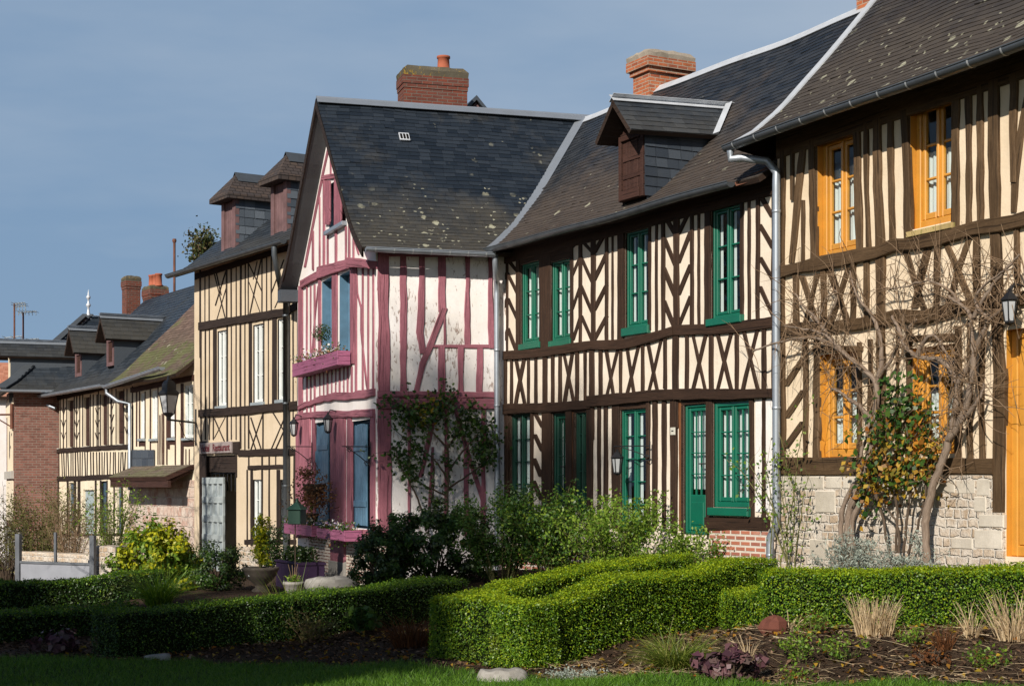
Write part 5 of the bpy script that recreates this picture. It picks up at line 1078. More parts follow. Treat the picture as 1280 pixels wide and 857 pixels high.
# ============ brick house at the street corner with a hipped slate roof
bh = thing('brick_house', 'brown brick house with a hipped slate roof and white finial', 'house', (*BRK.pt(1, 0).xy, -2.4))
LFT = Fac((BRK.A.x-1.35, BRK.A.y+3.6), BRK.A.xy)
mb = MB(); wall_front(mb, BRK, 0, 3.2, -3.6, lambda t: 2.72, [], .1); wall_front(mb, LFT, 0, LFT.len, -3.6, lambda t: 2.72, [], .1); mb.build('wall', M['brick_d'], bh)
mb = MB()
for t in (.55, 1.0, 1.45, 1.9, 2.35, 2.8): LFT.box(mb, LFT.len-t-.06, LFT.len-t+.06, .4, 2.5, -.02, .03)
LFT.box(mb, 0, LFT.len-.25, 2.0, 2.45, -.02, .025); LFT.box(mb, .3, LFT.len-.3, -1.0, -.55+.7, -.02, .025); mb.build('plaster_pilaster', M['pale'], bh)
mb = MB(); LFT.box(mb, .2, LFT.len-.15, .2, .42, -.02, .08); mb.build('sill', M['sill'], bh)
mb = MB(); LFT.box(mb, 0, LFT.len+.0, -3.6, -1.2, -.02, .06); BRK.box(mb, 0.0, .25, -3.6, -1.2, -.02, .05); mb.build('plinth', M['whitestone'], bh)
mb, _, _ = slope(BRK, lambda o: -.35+(.35-o)*.94, 5.5, [(.35, 2.62), (0, 2.85), (-2.2, 4.95)], .24, .14); mb.build('roof', [M['slate_f'], M['soffit']], bh)
mb, _, _ = slope(LFT, lambda o: .0, lambda o: LFT.len+.35-(.35-o)*.906, [(.35, 2.62), (0, 2.85), (-2.11, 4.95)], .24, .14); mb.build('roof_hip', [M['slate_f'], M['soffit']], bh)
mb = MB(); gutter(mb, [BRK.pt(-.4, 2.62, .42), BRK.pt(3.0, 2.62, .42)], BRK.n, .07, 0, .8, False); mb.build('gutter', M['zinc'], bh)
fx = BRK.pt(-.35+2.55*.94, 0, -2.2); mb = MB(); mb.lathe((fx.x, fx.y, 4.88), [(r_*.6, z_*.58) for r_, z_ in [(.20, 0), (.10, .2), (.06, .45), (.05, .6), (.11, .66), (.12, .74), (.05, .82), (.04, 1.0), (.10, 1.06), (.11, 1.14), (.05, 1.2), (.02, 1.4), (.005, 1.5)]], 12); mb.build('finial', M['zinc_light'], bh)
mb = MB(); a = Vector((fx.x, fx.y, 4.97)); strip(mb, [a, a+BRK.u*3.5], [BRK.n]*2, .3, [Vector((0, 0, 1))]*2); mb.build('ridge_flashing', M['zinc'], bh)
# dormer looking down the street
gable_dormer(bh, LFT, LFT.len-.75, .1, 2.95, 3.62, .28, 4.02, 2.3, M['slate_f'], M['pale'])
mb = MB(); q0 = Vector((BRK.pt(-.35, 2.66, .38))); strip(mb, [q0, BRK.pt(-.02, 2.91, 0), Vector((fx.x, fx.y, 5.0))], [BRK.u]*3, .30, [Vector((-.2, -.5, .85))]*3, .04); mb.build('hip_flashing', M['zinc_dark'], bh)

# ============ farther house with red tiles, cut by the frame
rh = thing('red_roof_house', 'far house with red clay tiles at the left edge of the photo', 'house', (-17.6, 54, -2.4))
RT = Fac((-22, 52.5), (-15.75, 54.5)); mb = MB(); wall_front(mb, RT, 0, RT.len, -3.4, lambda t: 3.2, [], .1); shell(mb, RT, 0, RT.len, -3.4, [(0, 3.2), (2.5, 4.4), (5, 3.2)], 5); mb.build('wall', M['white2'], rh)
mb, _, _ = slope(RT, -.2, RT.len+.2, [(.3, 3.0), (-2.6, 4.35)], .24, .2, rnd=1); mb.build('roof', [M['tile_red'], M['soffit']], rh)
mb = MB(); mb.lathe(RT.pt(5.72, 4.2, -2.7), [(.18, 0), (.17, .7), (.2, .72), (.2, .8), (.14, .8)], 12); mb.build('chimney_pot', M['clay'], rh)
# television aerials on masts behind the brick house
def aerial(px, y0, Y, arms, label):
    X = (px-HX)/F*Y; z = lambda y: (HY-y)/F*Y; t = thing('television_aerial', label, 'aerial', (X, Y, z(480)))
    m = MB(); m.tube([(X, Y, z(500)), (X, Y, z(y0))], .028, 6); m.build('mast', M['rustiron'], t)
    b = MB()
    for ya, xa, xb, n, h in arms:
        xa, xb = (xa-HX)/F*Y, (xb-HX)/F*Y; b.tube([(xa, Y, z(ya)), (xb, Y, z(ya)+.05)], .016, 5)
        for k in range(n): q = xa+(xb-xa)*k/max(1, n-1); b.tube([(q, Y-.3, z(ya)+h*.5), (q, Y+.3, z(ya)+h*.5)], .008, 4); b.tube([(q, Y, z(ya)-h), (q, Y, z(ya)+h)], .01, 4)
    b.build('antenna', M['grey_paint'], t)
aerial(18, 379, 50, [(384, 17, 32, 5, .12), (380, 17, 31, 4, .05), (422, 6, 27, 3, .04)], 'taller thin television aerial with a comb head on a rusty mast')
aerial(29, 391, 50.4, [(391, 23, 45, 6, .08), (425, 29, 48, 4, .06)], 'shorter television aerial with a long boom beside the taller mast')
# ------------------------------------------------------------------ ground
def XY(px, Y): return ((px-HX)/F*Y, Y)
ctl = []
for px, py, Y in [(627, 850, 14.3), (300, 840, 15.8), (100, 857, 15), (1280, 857, 12.2), (950, 857, 12.8), (1100, 787, 14.6), (1280, 787, 14.2), (668, 838, 14.7), (870, 793, 16.6), (135, 822, 17), (330, 800, 18.5), (480, 785, 19.5), (585, 770, 21), (60, 802, 20), (20, 765, 24), (60, 740, 27)]:
    x, y = XY(px, Y); ctl.append((x, y, -(py-HY)/F*Y))
ctl += [(2.7, 18.3, -1.47), (2.2, 19.9, -1.5), (3.1, 19.2, -1.25), (0, 24.5, -1.3), (1.5, 21.8, -1.3), (-2.3, 24.4, -1.52), (-1.6, 24.6, -1.48), (-3.05, 26, -1.74), (-3.7, 27.5, -1.74), (-4.6, 30, -1.76), (-3.3, 24.6, -1.68), (-7, 34, -1.8), (-9, 36, -2.15), (-12, 42, -2.3), (-14, 43, -2.45), (-8, 28, -1.95), (-11, 34, -2.3), (-15, 40, -2.5), (-20, 52, -2.6), (4.35, 17.0, -.98), (5.55, 14.9, -.9), (3.8, 14.7, -1.29), (4.8, 14.3, -1.27), (5.6, 13.7, -1.22), (3.2, 15.1, -1.31), (0, 5, -1.7), (-5, 5, -1.8), (6, 5, -1.6), (0, -5, -1.7), (-12, 10, -1.95), (-14, 20, -2.1), (12, 8, -1.5), (-30, 40, -2.7), (-30, 0, -2), (20, 0, -1.6), (12, 20, -1.0), (0, 34, -1.4), (-40, 90, -3), (0, 90, -2.5), (40, 60, -2)]
CT = np.array(ctl)
def gz(x, y):
    x = np.asarray(x, float); y = np.asarray(y, float); sh = x.shape; x = x.reshape(-1, 1); y = y.reshape(-1, 1)
    d2 = (x-CT[:, 0])**2+(y-CT[:, 1])**2+.02; w = d2**-1.7
    r = (w*CT[:, 2]).sum(1)/w.sum(1); return r.reshape(sh) if sh else float(r[0])
def G3(px, Y, dz=0): x, y = XY(px, Y); return Vector((x, y, gz(x, y)+dz))
def grid_sheet(name, xs, ys, lift, mat, keep=None, bumpy=0):
    X, Yg = np.meshgrid(xs, ys); Z = gz(X, Yg)+lift+bumpy*(np.sin(X*7.1+1)*np.sin(Yg*6.3)+.6*np.sin(X*15+Yg*11))
    mb = MB(); nx = len(xs); vs = [(X[j, i], Yg[j, i], Z[j, i]) for j in range(len(ys)) for i in range(nx)]
    fs = [(j*nx+i, j*nx+i+1, (j+1)*nx+i+1, (j+1)*nx+i) for j in range(len(ys)-1) for i in range(nx-1) if keep is None or keep((xs[i]+xs[i+1])/2, (ys[j]+ys[j+1])/2)]
    mb.add(vs, fs, None, 0, True); return mb.build(name, mat)
xs = np.concatenate([[-2500, -700, -220, -90], np.arange(-45, -8, 1.5), np.arange(-8, 7, .25), np.arange(7, 40, 1.5), [90, 220, 700, 2500]])
ys = np.concatenate([[-2500, -700, -200, -60], np.arange(-30, 11, 1.5), np.arange(11, 27, .25), np.arange(27, 60, 1.0), [70, 100, 220, 700, 2500]])
tag(grid_sheet('ground', xs, ys, 0, M['soil'], None, .012), kind='structure')
def lawn_edge(x): return float(np.interp(x, [-9, -5.5, -2, -.6, .3, 2, 4, 8], [17.6, 17.0, 16.2, 14.9, 14.05, 12.8, 11.8, 10.6]))+.08*math.sin(x*5)+.05*math.sin(x*11)
tag(grid_sheet('lawn', np.arange(-16, 10, .2), np.arange(3, 18, .2), .02, M['turf'], lambda x, y: y < lawn_edge(x)), kind='structure')
tag(grid_sheet('street', np.arange(-30, -8, .8), np.arange(22, 70, .8), .012, M['gravel'], lambda x, y: x < -9.6-.42*(y-27)), kind='structure')
n = 150000; x = nrg.uniform(-7, 5.5, n); y = nrg.uniform(11.5, 17.6, n); e = np.array([lawn_edge(a) for a in np.linspace(-8, 6, 400)]); k = y < np.interp(x, np.linspace(-8, 6, 400), e)+nrg.normal(size=n)*.04
k &= y > np.interp(x, np.linspace(-8, 6, 400), e)-3.2
x, y = x[k], y[k]; d = np.stack([nrg.normal(size=len(x))*.45, nrg.normal(size=len(x))*.45, np.ones(len(x))], 1)
tag(quads_object('lawn_grass', blade_quads(np.stack([x, y, gz(x, y)+.015], 1), d, nrg.uniform(.035, .085, len(x)), .006, .5, 2), M['blade']), kind='stuff')
n = 42000; x = nrg.uniform(-7.5, 6, n); y = nrg.uniform(12, 22, n); k = (y > np.interp(x, np.linspace(-8, 6, 400), e)-.03); x, y = x[k], y[k]
tag(quads_object('bark_mulch', leaf_quads(np.stack([x, y, gz(x, y)+nrg.uniform(.0, .03, len(x))], 1), nrg.uniform(.03, .085, len(x)), np.tile([0, 0, 1.0], (len(x), 1)), .35, .55, 0, .3), M['chips']), kind='stuff')

n = 2600; x = nrg.uniform(.3, 5.2, n); y = nrg.uniform(12.2, 15.2, n); k = y > np.interp(x, np.linspace(-8, 6, 400), e)-.05; x, y = x[k], y[k]; a = nrg.uniform(0, 6.28, len(x))
tag(quads_object('straw_litter', blade_quads(np.stack([x, y, gz(x, y)+.025], 1), np.stack([np.cos(a), np.sin(a), nrg.uniform(-.05, .25, len(x))], 1), nrg.uniform(.06, .28, len(x)), .007, .1, 2), M['straw']), kind='stuff')
n = 1900; x = nrg.uniform(-5, 5.2, n); y = nrg.uniform(12.2, 19, n); k = y > np.interp(x, np.linspace(-8, 6, 400), e)-.1; x, y = x[k], y[k]
tag(quads_object('fallen_leaves', leaf_quads(np.stack([x, y, gz(x, y)+.03], 1), .06, np.tile([0, 0, 1.0], (len(x), 1)), .6, .7, 0, .4), M['autumn']), kind='stuff')
# ------------------------------------------------------------------ hedges
def hedge(label, path, h, w, dens, group='clipped box hedges', dark=False, name='box_hedge', topmix=.75, rag=.020):
    P = [Vector((*p, 0)) for p in path]; c = P[0].lerp(P[-1], .5); base = Vector((c.x, c.y, gz(c.x, c.y)))
    t = tag(thing(name, label, 'hedge', base), None, None, group)
    seg = []; samples = []; nrm = []; top = []
    L = [(b-a).length for a, b in zip(P, P[1:])]; tot = sum(L)
    def ns(x, y, z): return .5*np.sin(x*5.1+z*4)+.5*np.sin(y*4.3+x*2.2)+.35*np.sin(x*11+y*9+z*8)
    core = MB()
    for si, (a, b) in enumerate(zip(P, P[1:])):
        d = (b-a).normalized(); s = Vector((d.y, -d.x, 0)); ln = (b-a).length
        ea = w/2 if True else 0
        def at(u, v, zz): return a + d*u + s*v + Vector((0, 0, zz))
        n_top, n_side, n_end = int(dens*1.25*(ln+w)*w), int(dens*ln*h), int(dens*w*h)
        for kind, n in (('t', n_top), ('l', n_side), ('r', n_side), ('e0', n_end), ('e1', n_end)):
            u = nrg.uniform(-w/2, ln+w/2, n); v = nrg.uniform(-w/2, w/2, n); z = nrg.uniform(.0, h, n); N = np.zeros((n, 3))
            if kind == 't': z[:] = h; N[:, 2] = 1
            elif kind == 'l': v[:] = -w/2; N += np.array([-s.x, -s.y, .25])
            elif kind == 'r': v[:] = w/2; N += np.array([s.x, s.y, .25])
            elif kind == 'e0': u[:] = -w/2; N += np.array([-d.x, -d.y, .25])
            else: u[:] = ln+w/2; N += np.array([d.x, d.y, .25])
            # rounded shoulders
            e = np.maximum(0, (z-(h-.07))/.07); 
            if kind in 'lr': v *= 1-.10*e**2
            x = a.x+d.x*u+s.x*v; y = a.y+d.y*u+s.y*v; g = gz(x, y); z = z*(1+(.012*np.sin(x*2.3+y*1.1)+.008*np.sin(y*4.1-x*3.7)+.006*np.sin(x*9+y*7))/h)
            q = ns(x, y, z)*rag+nrg.normal(size=n)*.016-np.abs(nrg.normal(size=n))*.014
            p = np.stack([x, y, g+z], 1)+unit(N)*q[:, None]; p[:, 2] -= (kind == 't')*np.maximum(0, (np.abs(v)/(w/2)-.75))*.12
            keep = np.ones(n, bool)
            for sj, (a2, b2) in enumerate(zip(P, P[1:])):      # drop leaves inside a neighbouring run
                if sj == si: continue
                d2 = (b2-a2).normalized(); s2 = Vector((d2.y, -d2.x, 0)); uu = (x-a2.x)*d2.x+(y-a2.y)*d2.y; vv = (x-a2.x)*s2.x+(y-a2.y)*s2.y
                ins = (uu > -w/2+.05) & (uu < (b2-a2).length+w/2-.05) & (np.abs(vv) < w/2-.05)
                keep &= ~ins if kind != 't' else (~ins | (sj > si))
            samples.append(p[keep]); nrm.append(N[keep])
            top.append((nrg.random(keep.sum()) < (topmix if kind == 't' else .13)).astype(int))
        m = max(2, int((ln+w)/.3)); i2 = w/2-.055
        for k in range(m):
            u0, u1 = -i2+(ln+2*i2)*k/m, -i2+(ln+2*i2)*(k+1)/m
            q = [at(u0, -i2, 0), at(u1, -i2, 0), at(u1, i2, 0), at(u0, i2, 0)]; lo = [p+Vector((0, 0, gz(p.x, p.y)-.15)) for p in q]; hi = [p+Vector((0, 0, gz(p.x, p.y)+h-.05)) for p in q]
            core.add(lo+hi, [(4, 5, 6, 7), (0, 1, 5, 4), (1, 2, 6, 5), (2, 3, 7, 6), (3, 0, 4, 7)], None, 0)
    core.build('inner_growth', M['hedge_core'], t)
    p = np.concatenate(samples); N = np.concatenate(nrm)
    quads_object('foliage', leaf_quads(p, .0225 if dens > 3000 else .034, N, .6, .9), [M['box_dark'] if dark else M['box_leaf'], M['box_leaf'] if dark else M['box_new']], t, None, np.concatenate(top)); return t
hedge('large sunlit box hedge bent round a corner in front of the rose bushes', [(1.85, 18.95), (-.50, 15.85), (.12, 15.05), XY(940, 18.2)], .62, .46, 6800)
hedge('straight low box hedge in front of the stone base of the house with orange windows', [(2.70, 15.25), (5.3, 14.35)], .52, .56, 7200)
hedge('small loose box bush joining the two sunlit hedges beside the drainpipe foot', [XY(930, 16.9), XY(962, 16.0)], .42, .42, 5600, None)
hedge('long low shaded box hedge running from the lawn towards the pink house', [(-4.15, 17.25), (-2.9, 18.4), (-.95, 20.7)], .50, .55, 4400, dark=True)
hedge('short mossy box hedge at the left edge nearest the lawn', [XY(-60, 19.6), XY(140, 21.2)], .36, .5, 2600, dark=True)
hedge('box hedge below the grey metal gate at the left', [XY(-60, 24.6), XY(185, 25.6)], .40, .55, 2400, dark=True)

# ------------------------------------------------------------------ loose plants
def rnd_dir(up=.4): a = rng.uniform(0, 2*math.pi); e = rng.uniform(up-.3, up+.3); return Vector((math.cos(a), math.sin(a), e)).normalized()
def shrub(name, label, cat, base, h, r, stems, n_leaf, size, leaf, bark, sr=.012, group=None, lean=(0, 0), arch=.25, twigs=5, clump=.055, aspect=.55, stiff=.2, lower=.15, mix=None, mixp=.2, squash=1.0):
    base = Vector(base); t = thing(name, label, cat, base, group); mb = MB(); pts = []
    for i in range(stems):
        a = rng.uniform(0, 6.283); rr = r*math.sqrt(rng.uniform(.02, 1)); hh = h*rng.uniform(.6, 1)*(1-.35*(rr/r)**2)
        tip = base+Vector((math.cos(a)*rr+lean[0], math.sin(a)*rr*squash+lean[1], hh)); b0 = base+Vector((math.cos(a)*rr*.18, math.sin(a)*rr*.18*squash, -.04))
        mid = b0.lerp(tip, .5)+Vector((0, 0, h*arch*.5))-Vector((math.cos(a), math.sin(a), 0))*rr*.12; line = []
        for k in range(8):
            q = k/7; p = b0*(1-q)**2+mid*2*q*(1-q)+tip*q*q; line.append(p+Vector([rng.uniform(-1, 1)*.02*stiff*5*q for _ in range(3)]))
        mb.tube(line, [sr*(1-.75*k/7) for k in range(8)], 5, 0, False)
        for k in range(2, 8): pts.append((line[k], k/7))
        for j in range(twigs):
            k = rng.randint(2, 7); d = (rnd_dir(.5)); ln = rng.uniform(.12, .32)*h*.6; tw = [line[k]]
            for q in range(3): d = (d+Vector([rng.uniform(-.35, .35) for _ in range(3)])).normalized(); tw.append(tw[-1]+d*ln/3)
            mb.tube(tw, [sr*.4, sr*.32, sr*.24, sr*.15], 4, 0, False); pts += [(p, .8) for p in tw[1:]]
    mb.build('stem', bark, t)
    P = np.array([list(p) for p, _ in pts]); w = np.array([max(0, q-lower) for _, q in pts]); w /= w.sum()
    idx = nrg.choice(len(P), n_leaf, p=w); pos = P[idx]+nrg.normal(size=(n_leaf, 3))*clump
    gr = gz(pos[:, 0], pos[:, 1])+.01; pos[:, 2] = np.maximum(pos[:, 2], gr)
    up = np.tile([0, -.35, .8], (n_leaf, 1)); mats = [leaf] + ([mix] if mix else [])
    quads_object('foliage', leaf_quads(pos, size, up, aspect, 1.1, .3), mats, t, None, (nrg.random(n_leaf) < mixp).astype(int) if mix else None); return t
def cloud(name, label, cat, base, rad, n_clump, n_leaf, size, leaf, group=None, mix=None, mixp=.2, bark=None, clump=.10, zc=None, aspect=.55):
    base = Vector(base); t = thing(name, label, cat, base, group); rx, ry, rz = rad; c = base+Vector((0, 0, zc if zc is not None else rz*.85))
    u = unit(nrg.normal(size=(n_clump, 3)))*(nrg.uniform(.25, 1, (n_clump, 1))**.45); cc = u*np.array([rx, ry, rz])+np.array(c)
    k = nrg.integers(0, n_clump, n_leaf); off = unit(nrg.normal(size=(n_leaf, 3)))*(nrg.random((n_leaf, 1))**.5)*clump*nrg.uniform(.6, 1.5, (n_clump, 1))[k]
    pos = cc[k]+off; g = gz(pos[:, 0], pos[:, 1])+.02; ok = pos[:, 2] > g; pos, off, k = pos[ok], off[ok], k[ok]
    N = unit(off)+unit(pos-np.array(c))*.8+np.array([0, 0, .4])
    quads_object('foliage', leaf_quads(pos, size, N, aspect, .9, .2), [leaf]+([mix] if mix else []), t, None, (nrg.random(n_clump) < mixp).astype(int)[k] if mix else None)
    mb = MB()
    for i in range(min(n_clump, 40)):
        p = Vector(cc[i]); b = base+Vector((rng.uniform(-.15, .15)*rx, rng.uniform(-.15, .15)*ry, -.05)); m = b.lerp(p, .5)+Vector((0, 0, rz*.15)); mb.tube([b, m, p], [.016, .011, .005], 5, 0, False)
    mb.build('stem', bark or M['bark_d'], t); return t
def tuft(name, label, cat, base, n, ln, w, mat, r=.08, spread=.6, bend=.7, group=None, seg=4, squash=1):
    base = Vector(base); t = None
    a = nrg.uniform(0, 6.283, n); rr = r*np.sqrt(nrg.random(n)); ro = np.stack([base.x+np.cos(a)*rr, base.y+np.sin(a)*rr*squash, np.full(n, base.z-.01)], 1)
    s = nrg.uniform(.05, spread, n); d = np.stack([np.cos(a)*s+nrg.normal(size=n)*.12, np.sin(a)*s+nrg.normal(size=n)*.12, np.ones(n)], 1)
    o = quads_object(name, blade_quads(ro, d, ln*nrg.uniform(.55, 1.1, n), w, bend*nrg.uniform(.3, 1.4, n), seg), mat, None, base); return tag(o, label, cat, group)
# bushes below the green windows
shrub('rose_bush', 'tallest rose bush right before the green door and the brick plinth, loose pale green shoots', 'bush', G3(845, 20.6), 1.15, .62, 28, 3600, .05, M['rose_leaf'], M['twig_g'], .009, 'rose bushes', twigs=6)
shrub('rose_bush', 'wide leafy rose bush under the tall window with the hanging lantern', 'bush', G3(765, 21.3), 1.35, .85, 40, 6500, .05, M['rose_leaf'], M['twig_g'], .009, 'rose bushes', twigs=6)
shrub('rose_bush', 'dense darker rose bush in front of the first green door from the pink wall', 'bush', G3(690, 22.4), 1.5, .9, 40, 9000, .052, M['vine_leaf'], M['twig_g'], .010, 'rose bushes', mix=M['rose_leaf'], mixp=.35)
shrub('rose_bush', 'tall shrub at the drainpipe between the pink house and the green windows', 'bush', G3(628, 23.0), 1.55, .8, 34, 8500, .052, M['vine_leaf'], M['twig_g'], .010, 'rose bushes')
shrub('rose_bush', 'low pale rose bush half bare over the box hedge, fourth from the drainpipe', 'bush', G3(800, 20.6), .72, .6, 28, 1500, .04, M['rose_leaf'], M['twig'], .007, 'rose bushes')
cloud('laurel_bush', 'broad dark evergreen bush at the foot of the pink side wall', 'bush', G3(545, 23.6), (1.05, .75, .72), 190, 17000, .06, M['dark_leaf'], None, M['vine_leaf'], .2, zc=.55)
cloud('laurel_bush', 'rounded dark bush against the corner of the pink house below the right flower box', 'bush', G3(480, 23.2), (.52, .45, .52), 80, 7000, .055, M['dark_leaf'], None, M['vine_leaf'], .3, zc=.42)
cloud('golden_shrub', 'big rounded yellow and green variegated shrub below the stone wall with the canopy', 'bush', G3(200, 27.0), (.82, .62, .64), 110, 9500, .085, M['yellow_leaf'], None, M['rose_leaf'], .22, zc=.52, clump=.15)
cloud('dark_shrub', 'dark small leaved shrub between the golden shrub and the stone urn', 'bush', G3(272, 26.5), (.52, .5, .42), 70, 5200, .05, M['dark_leaf'], None, M['vine_leaf'], .15, zc=.36)
shrub('cypress_sapling', 'dark upright evergreen beside the yellow column plant by the inn window', 'bush', G3(338, 28.5), 1.25, .22, 12, 2200, .05, M['dark_leaf'], M['bark_d'], .01)
shrub('golden_column', 'narrow upright golden leaved plant growing out of the stone urn', 'plant', G3(326, 26.2, .35), .98, .11, 9, 1100, .06, M['yellow_leaf'], M['twig_g'], .008, arch=.05, twigs=2, clump=.03)
# grey lavender under the vine, box plants
for px, Y, h, r, n, lb in ((1062, 16.5, .72, .42, 5200, 'grey green lavender cushion left of the twisted vine trunk'), (1125, 15.9, .82, .42, 5600, 'taller grey lavender between the two bare vine trunks'), (1215, 15.2, .40, .26, 1800, 'small grey lavender right of the pale vine trunk')):
    shrub('lavender_bush', lb, 'bush', G3(px, Y), h, r, 60, n, .045, M['lav'], M['twig'], .006, 'lavender bushes', arch=.1, twigs=3, clump=.02, aspect=.25)
# grasses and small plants
tuft('dry_grass_tuft', 'cut straw coloured grass tuft standing before the right hedge', 'grass tuft', G3(1092, 14.05), 260, .38, .011, M['straw'], .16, .35, .25, 'dry grass tufts')
tuft('dry_grass_tuft', 'few bent straw stalks to the right of the cut tuft', 'grass tuft', G3(1214, 13.7), 40, .34, .011, M['straw'], .07, .5, .4, 'dry grass tufts')
tuft('dry_grass_tuft', 'large straw grass tuft at the right edge of the photo', 'grass tuft', G3(1268, 13.5), 150, .48, .011, M['straw'], .16, .6, .5, 'dry grass tufts')
tuft('dry_grass_tuft', 'small straw tuft beside the brick at the hedge end', 'grass tuft', G3(985, 14.7), 50, .22, .011, M['straw'], .1, .8, .6, 'dry grass tufts')
tuft('sedge_tuft', 'arching bright green sedge tuft before the corner of the large hedge', 'grass tuft', G3(845, 13.75), 900, .46, .008, M['sedge'], .14, 1.2, .95)
tuft('tall_grass', 'arching grass clump with pale blades in the shade below the golden shrub', 'grass tuft', G3(198, 23.2), 420, .75, .014, M['box_leaf'], .16, 1.0, .9)
tuft('tall_grass', 'tuft of long yellow blades rising from the shaded hedge beside the small pot', 'grass tuft', G3(362, 18.9, .1), 70, .75, .012, M['sedge'], .10, .7, .4)
cloud('heuchera', 'purple leaved heuchera rosette at the lawn edge', 'plant', G3(912, 13.15), (.30, .2, .15), 40, 420, .085, M['heuchera'], None, zc=.12, clump=.06, aspect=.85)
cloud('heuchera', 'dull grey purple rosette in the shaded bed at the far left', 'plant', G3(75, 17.6), (.32, .25, .13), 36, 300, .085, M['heuchera'], None, zc=.09, clump=.07, aspect=.85)
tuft('dead_fern', 'rust brown dead fern clump in the shade left of the large hedge', 'plant', G3(515, 17.0), 260, .42, .012, M['rust'], .2, .8, .6)
shrub('hosta', 'low dark green leafy plant in the shaded bed under the laurel', 'plant', G3(448, 18.9), .3, .3, 16, 260, .11, M['vine_leaf'], M['twig_g'], .006, arch=.1, twigs=1, clump=.03)
for px, Y, n, lb in ((1000, 13.6, 420, 'low weedy green plant beside the brick'), (1055, 13.4, 260, 'small sprawling weed in the mulch left of the straw tuft')):
    shrub('weed', lb, 'plant', G3(px, Y), .26, .22, 14, n, .032, M['rose_leaf'], M['twig_g'], .003, 'weeds in the mulch', arch=.2, twigs=3, clump=.025)
for px, Y, h, r, n, lb in ((1015, 14.3, .24, .2, 260, 'low weed close to the terracotta block against the right hedge'), (1140, 13.6, .16, .24, 220, 'flat weed in the mulch between the straw tufts'), (1235, 12.9, .2, .22, 260, 'low weed at the bottom right edge of the bed'), (990, 13.0, .14, .22, 200, 'flat weed right of the purple heuchera')):
    shrub('weed', lb, 'plant', G3(px, Y), h, r, 14, n, .035, M['rose_leaf'], M['twig_g'], .003, 'weeds in the mulch', arch=.2, twigs=3, clump=.03, mix=M['rust'], mixp=.25)
tuft('dry_grass_tuft', 'sparse rust brown dry tuft standing in the mulch left of the large straw tuft', 'grass tuft', G3(1180, 13.3), 90, .30, .007, M['rust'], .05, .7, .3, 'dry grass tufts')
tuft('dry_grass_tuft', 'pale dry stems leaning out of the mulch beside the sedge', 'grass tuft', G3(935, 13.8), 60, .26, .007, M['straw'], .05, 1.0, .5, 'dry grass tufts')
shrub('low_shrub', 'loose green shrub growing against the middle of the long shaded hedge', 'bush', G3(255, 18.3), .42, .36, 20, 1100, .045, M['vine_leaf'], M['twig'], .006, 'loose shrubs in the shaded bed')
shrub('low_shrub', 'small brownish shrub in the shaded bed left of the hosta', 'bush', G3(385, 18.3), .34, .32, 20, 700, .04, M['olive'], M['twig'], .006, 'loose shrubs in the shaded bed')
shrub('silver_ground_cover', 'mat of tiny grey green leaves beside the boulder', 'plant', G3(720, 14.0), .10, .36, 40, 1800, .02, M['lav'], M['twig_g'], .003, arch=.1, twigs=2, clump=.02)
cloud('red_twig_plant', 'reddish twiggy plant in the mulch at the right', 'plant', G3(1165, 13.0), (.16, .14, .10), 24, 260, .035, M['rust'], None, zc=.06, clump=.05)
# brick, boulder, stones
mb = MB(); b = G3(968, 14.55); mb.blob(b+Vector((0, 0, .05)), (.13, .10, .12), .25, 0, 12, 9, 6); mb.sm = [False]*len(mb.sm)
tag(mb.build('terracotta_block', m_plaster('dark_terracotta', (.14, .05, .035), .4), None, b), 'broken dark red terracotta block at the end of the right hedge', 'block')
mb = MB(); b = G3(627, 14.15); mb.blob(b+Vector((0, 0, .03)), (.22, .15, .16), .10, 0, 3, 26, 16); mb.v = [(p[0], p[1], min(p[2], b.z+.115+.008*math.sin(p[0]*40)+.1*(p[0]-b.x)*.3)) for p in mb.v]; tag(mb.build('boulder', M['stone'], None, b), 'flat pale boulder at the lawn edge under the hedge corner', 'rock')
mb = MB(); b = G3(196, 16.8); mb.blob(b+Vector((0, 0, .03)), (.13, .09, .10), .25, 0, 8); mb.v = [(p[0], p[1], min(p[2], b.z+.06+.1*(p[0]-b.x))) for p in mb.v]; tag(mb.build('boulder', M['stone'], None, b), 'small grey stone lying in the shade at the left lawn edge', 'rock')
mb = MB(); b = G3(412, 24.3); mb.blob(b+Vector((.05, 0, .06)), (.44, .2, .26), .16, 0, 5, 26, 18); mb.v = [(p[0], p[1], min(p[2], b.z+.19+.05*(p[0]-b.x)+.01*math.sin(p[0]*23))) for p in mb.v]; tag(mb.build('boulder', M['whitestone'], None, b), 'whitewashed kerb stone at the foot of the pink gable', 'rock')
# pots and planters
t = thing('stone_urn', 'weathered wide stone urn holding the golden column plant', 'pot', G3(326, 26.0)); mb = MB(); c = G3(326, 26.0)
mb.lathe(c, [(.14, -.1), (.15, .03), (.09, .07), (.10, .12), (.20, .20), (.26, .28), (.28, .34), (.30, .36), (.30, .40), (.26, .40), (.24, .34)], 20); mb.build('bowl', M['moss_dark'], t)
t = thing('flower_pot', 'small pale round pot with dry stems on the terrace step', 'pot', G3(367, 24.6)); c = G3(367, 24.6); mb = MB(); mb.lathe(c, [(.10, 0), (.15, .16), (.165, .17), (.165, .21), (.14, .21), (.13, .15)], 18); mb.build('bowl', M['stone'], t)
quads_object('foliage', leaf_quads(np.array(c)+np.array([0, 0, .24])+nrg.normal(size=(120, 3))*[.06, .06, .04], .05, None, .5), M['rose_leaf'], t); mb = MB()
for k in range(8): mb.tube([c+Vector((0, 0, .15)), c+Vector((rng.uniform(-.12, .12), rng.uniform(-.1, .1), rng.uniform(.3, .5)))], .005, 4, 0, False)
mb.build('stem', M['twig'], t)
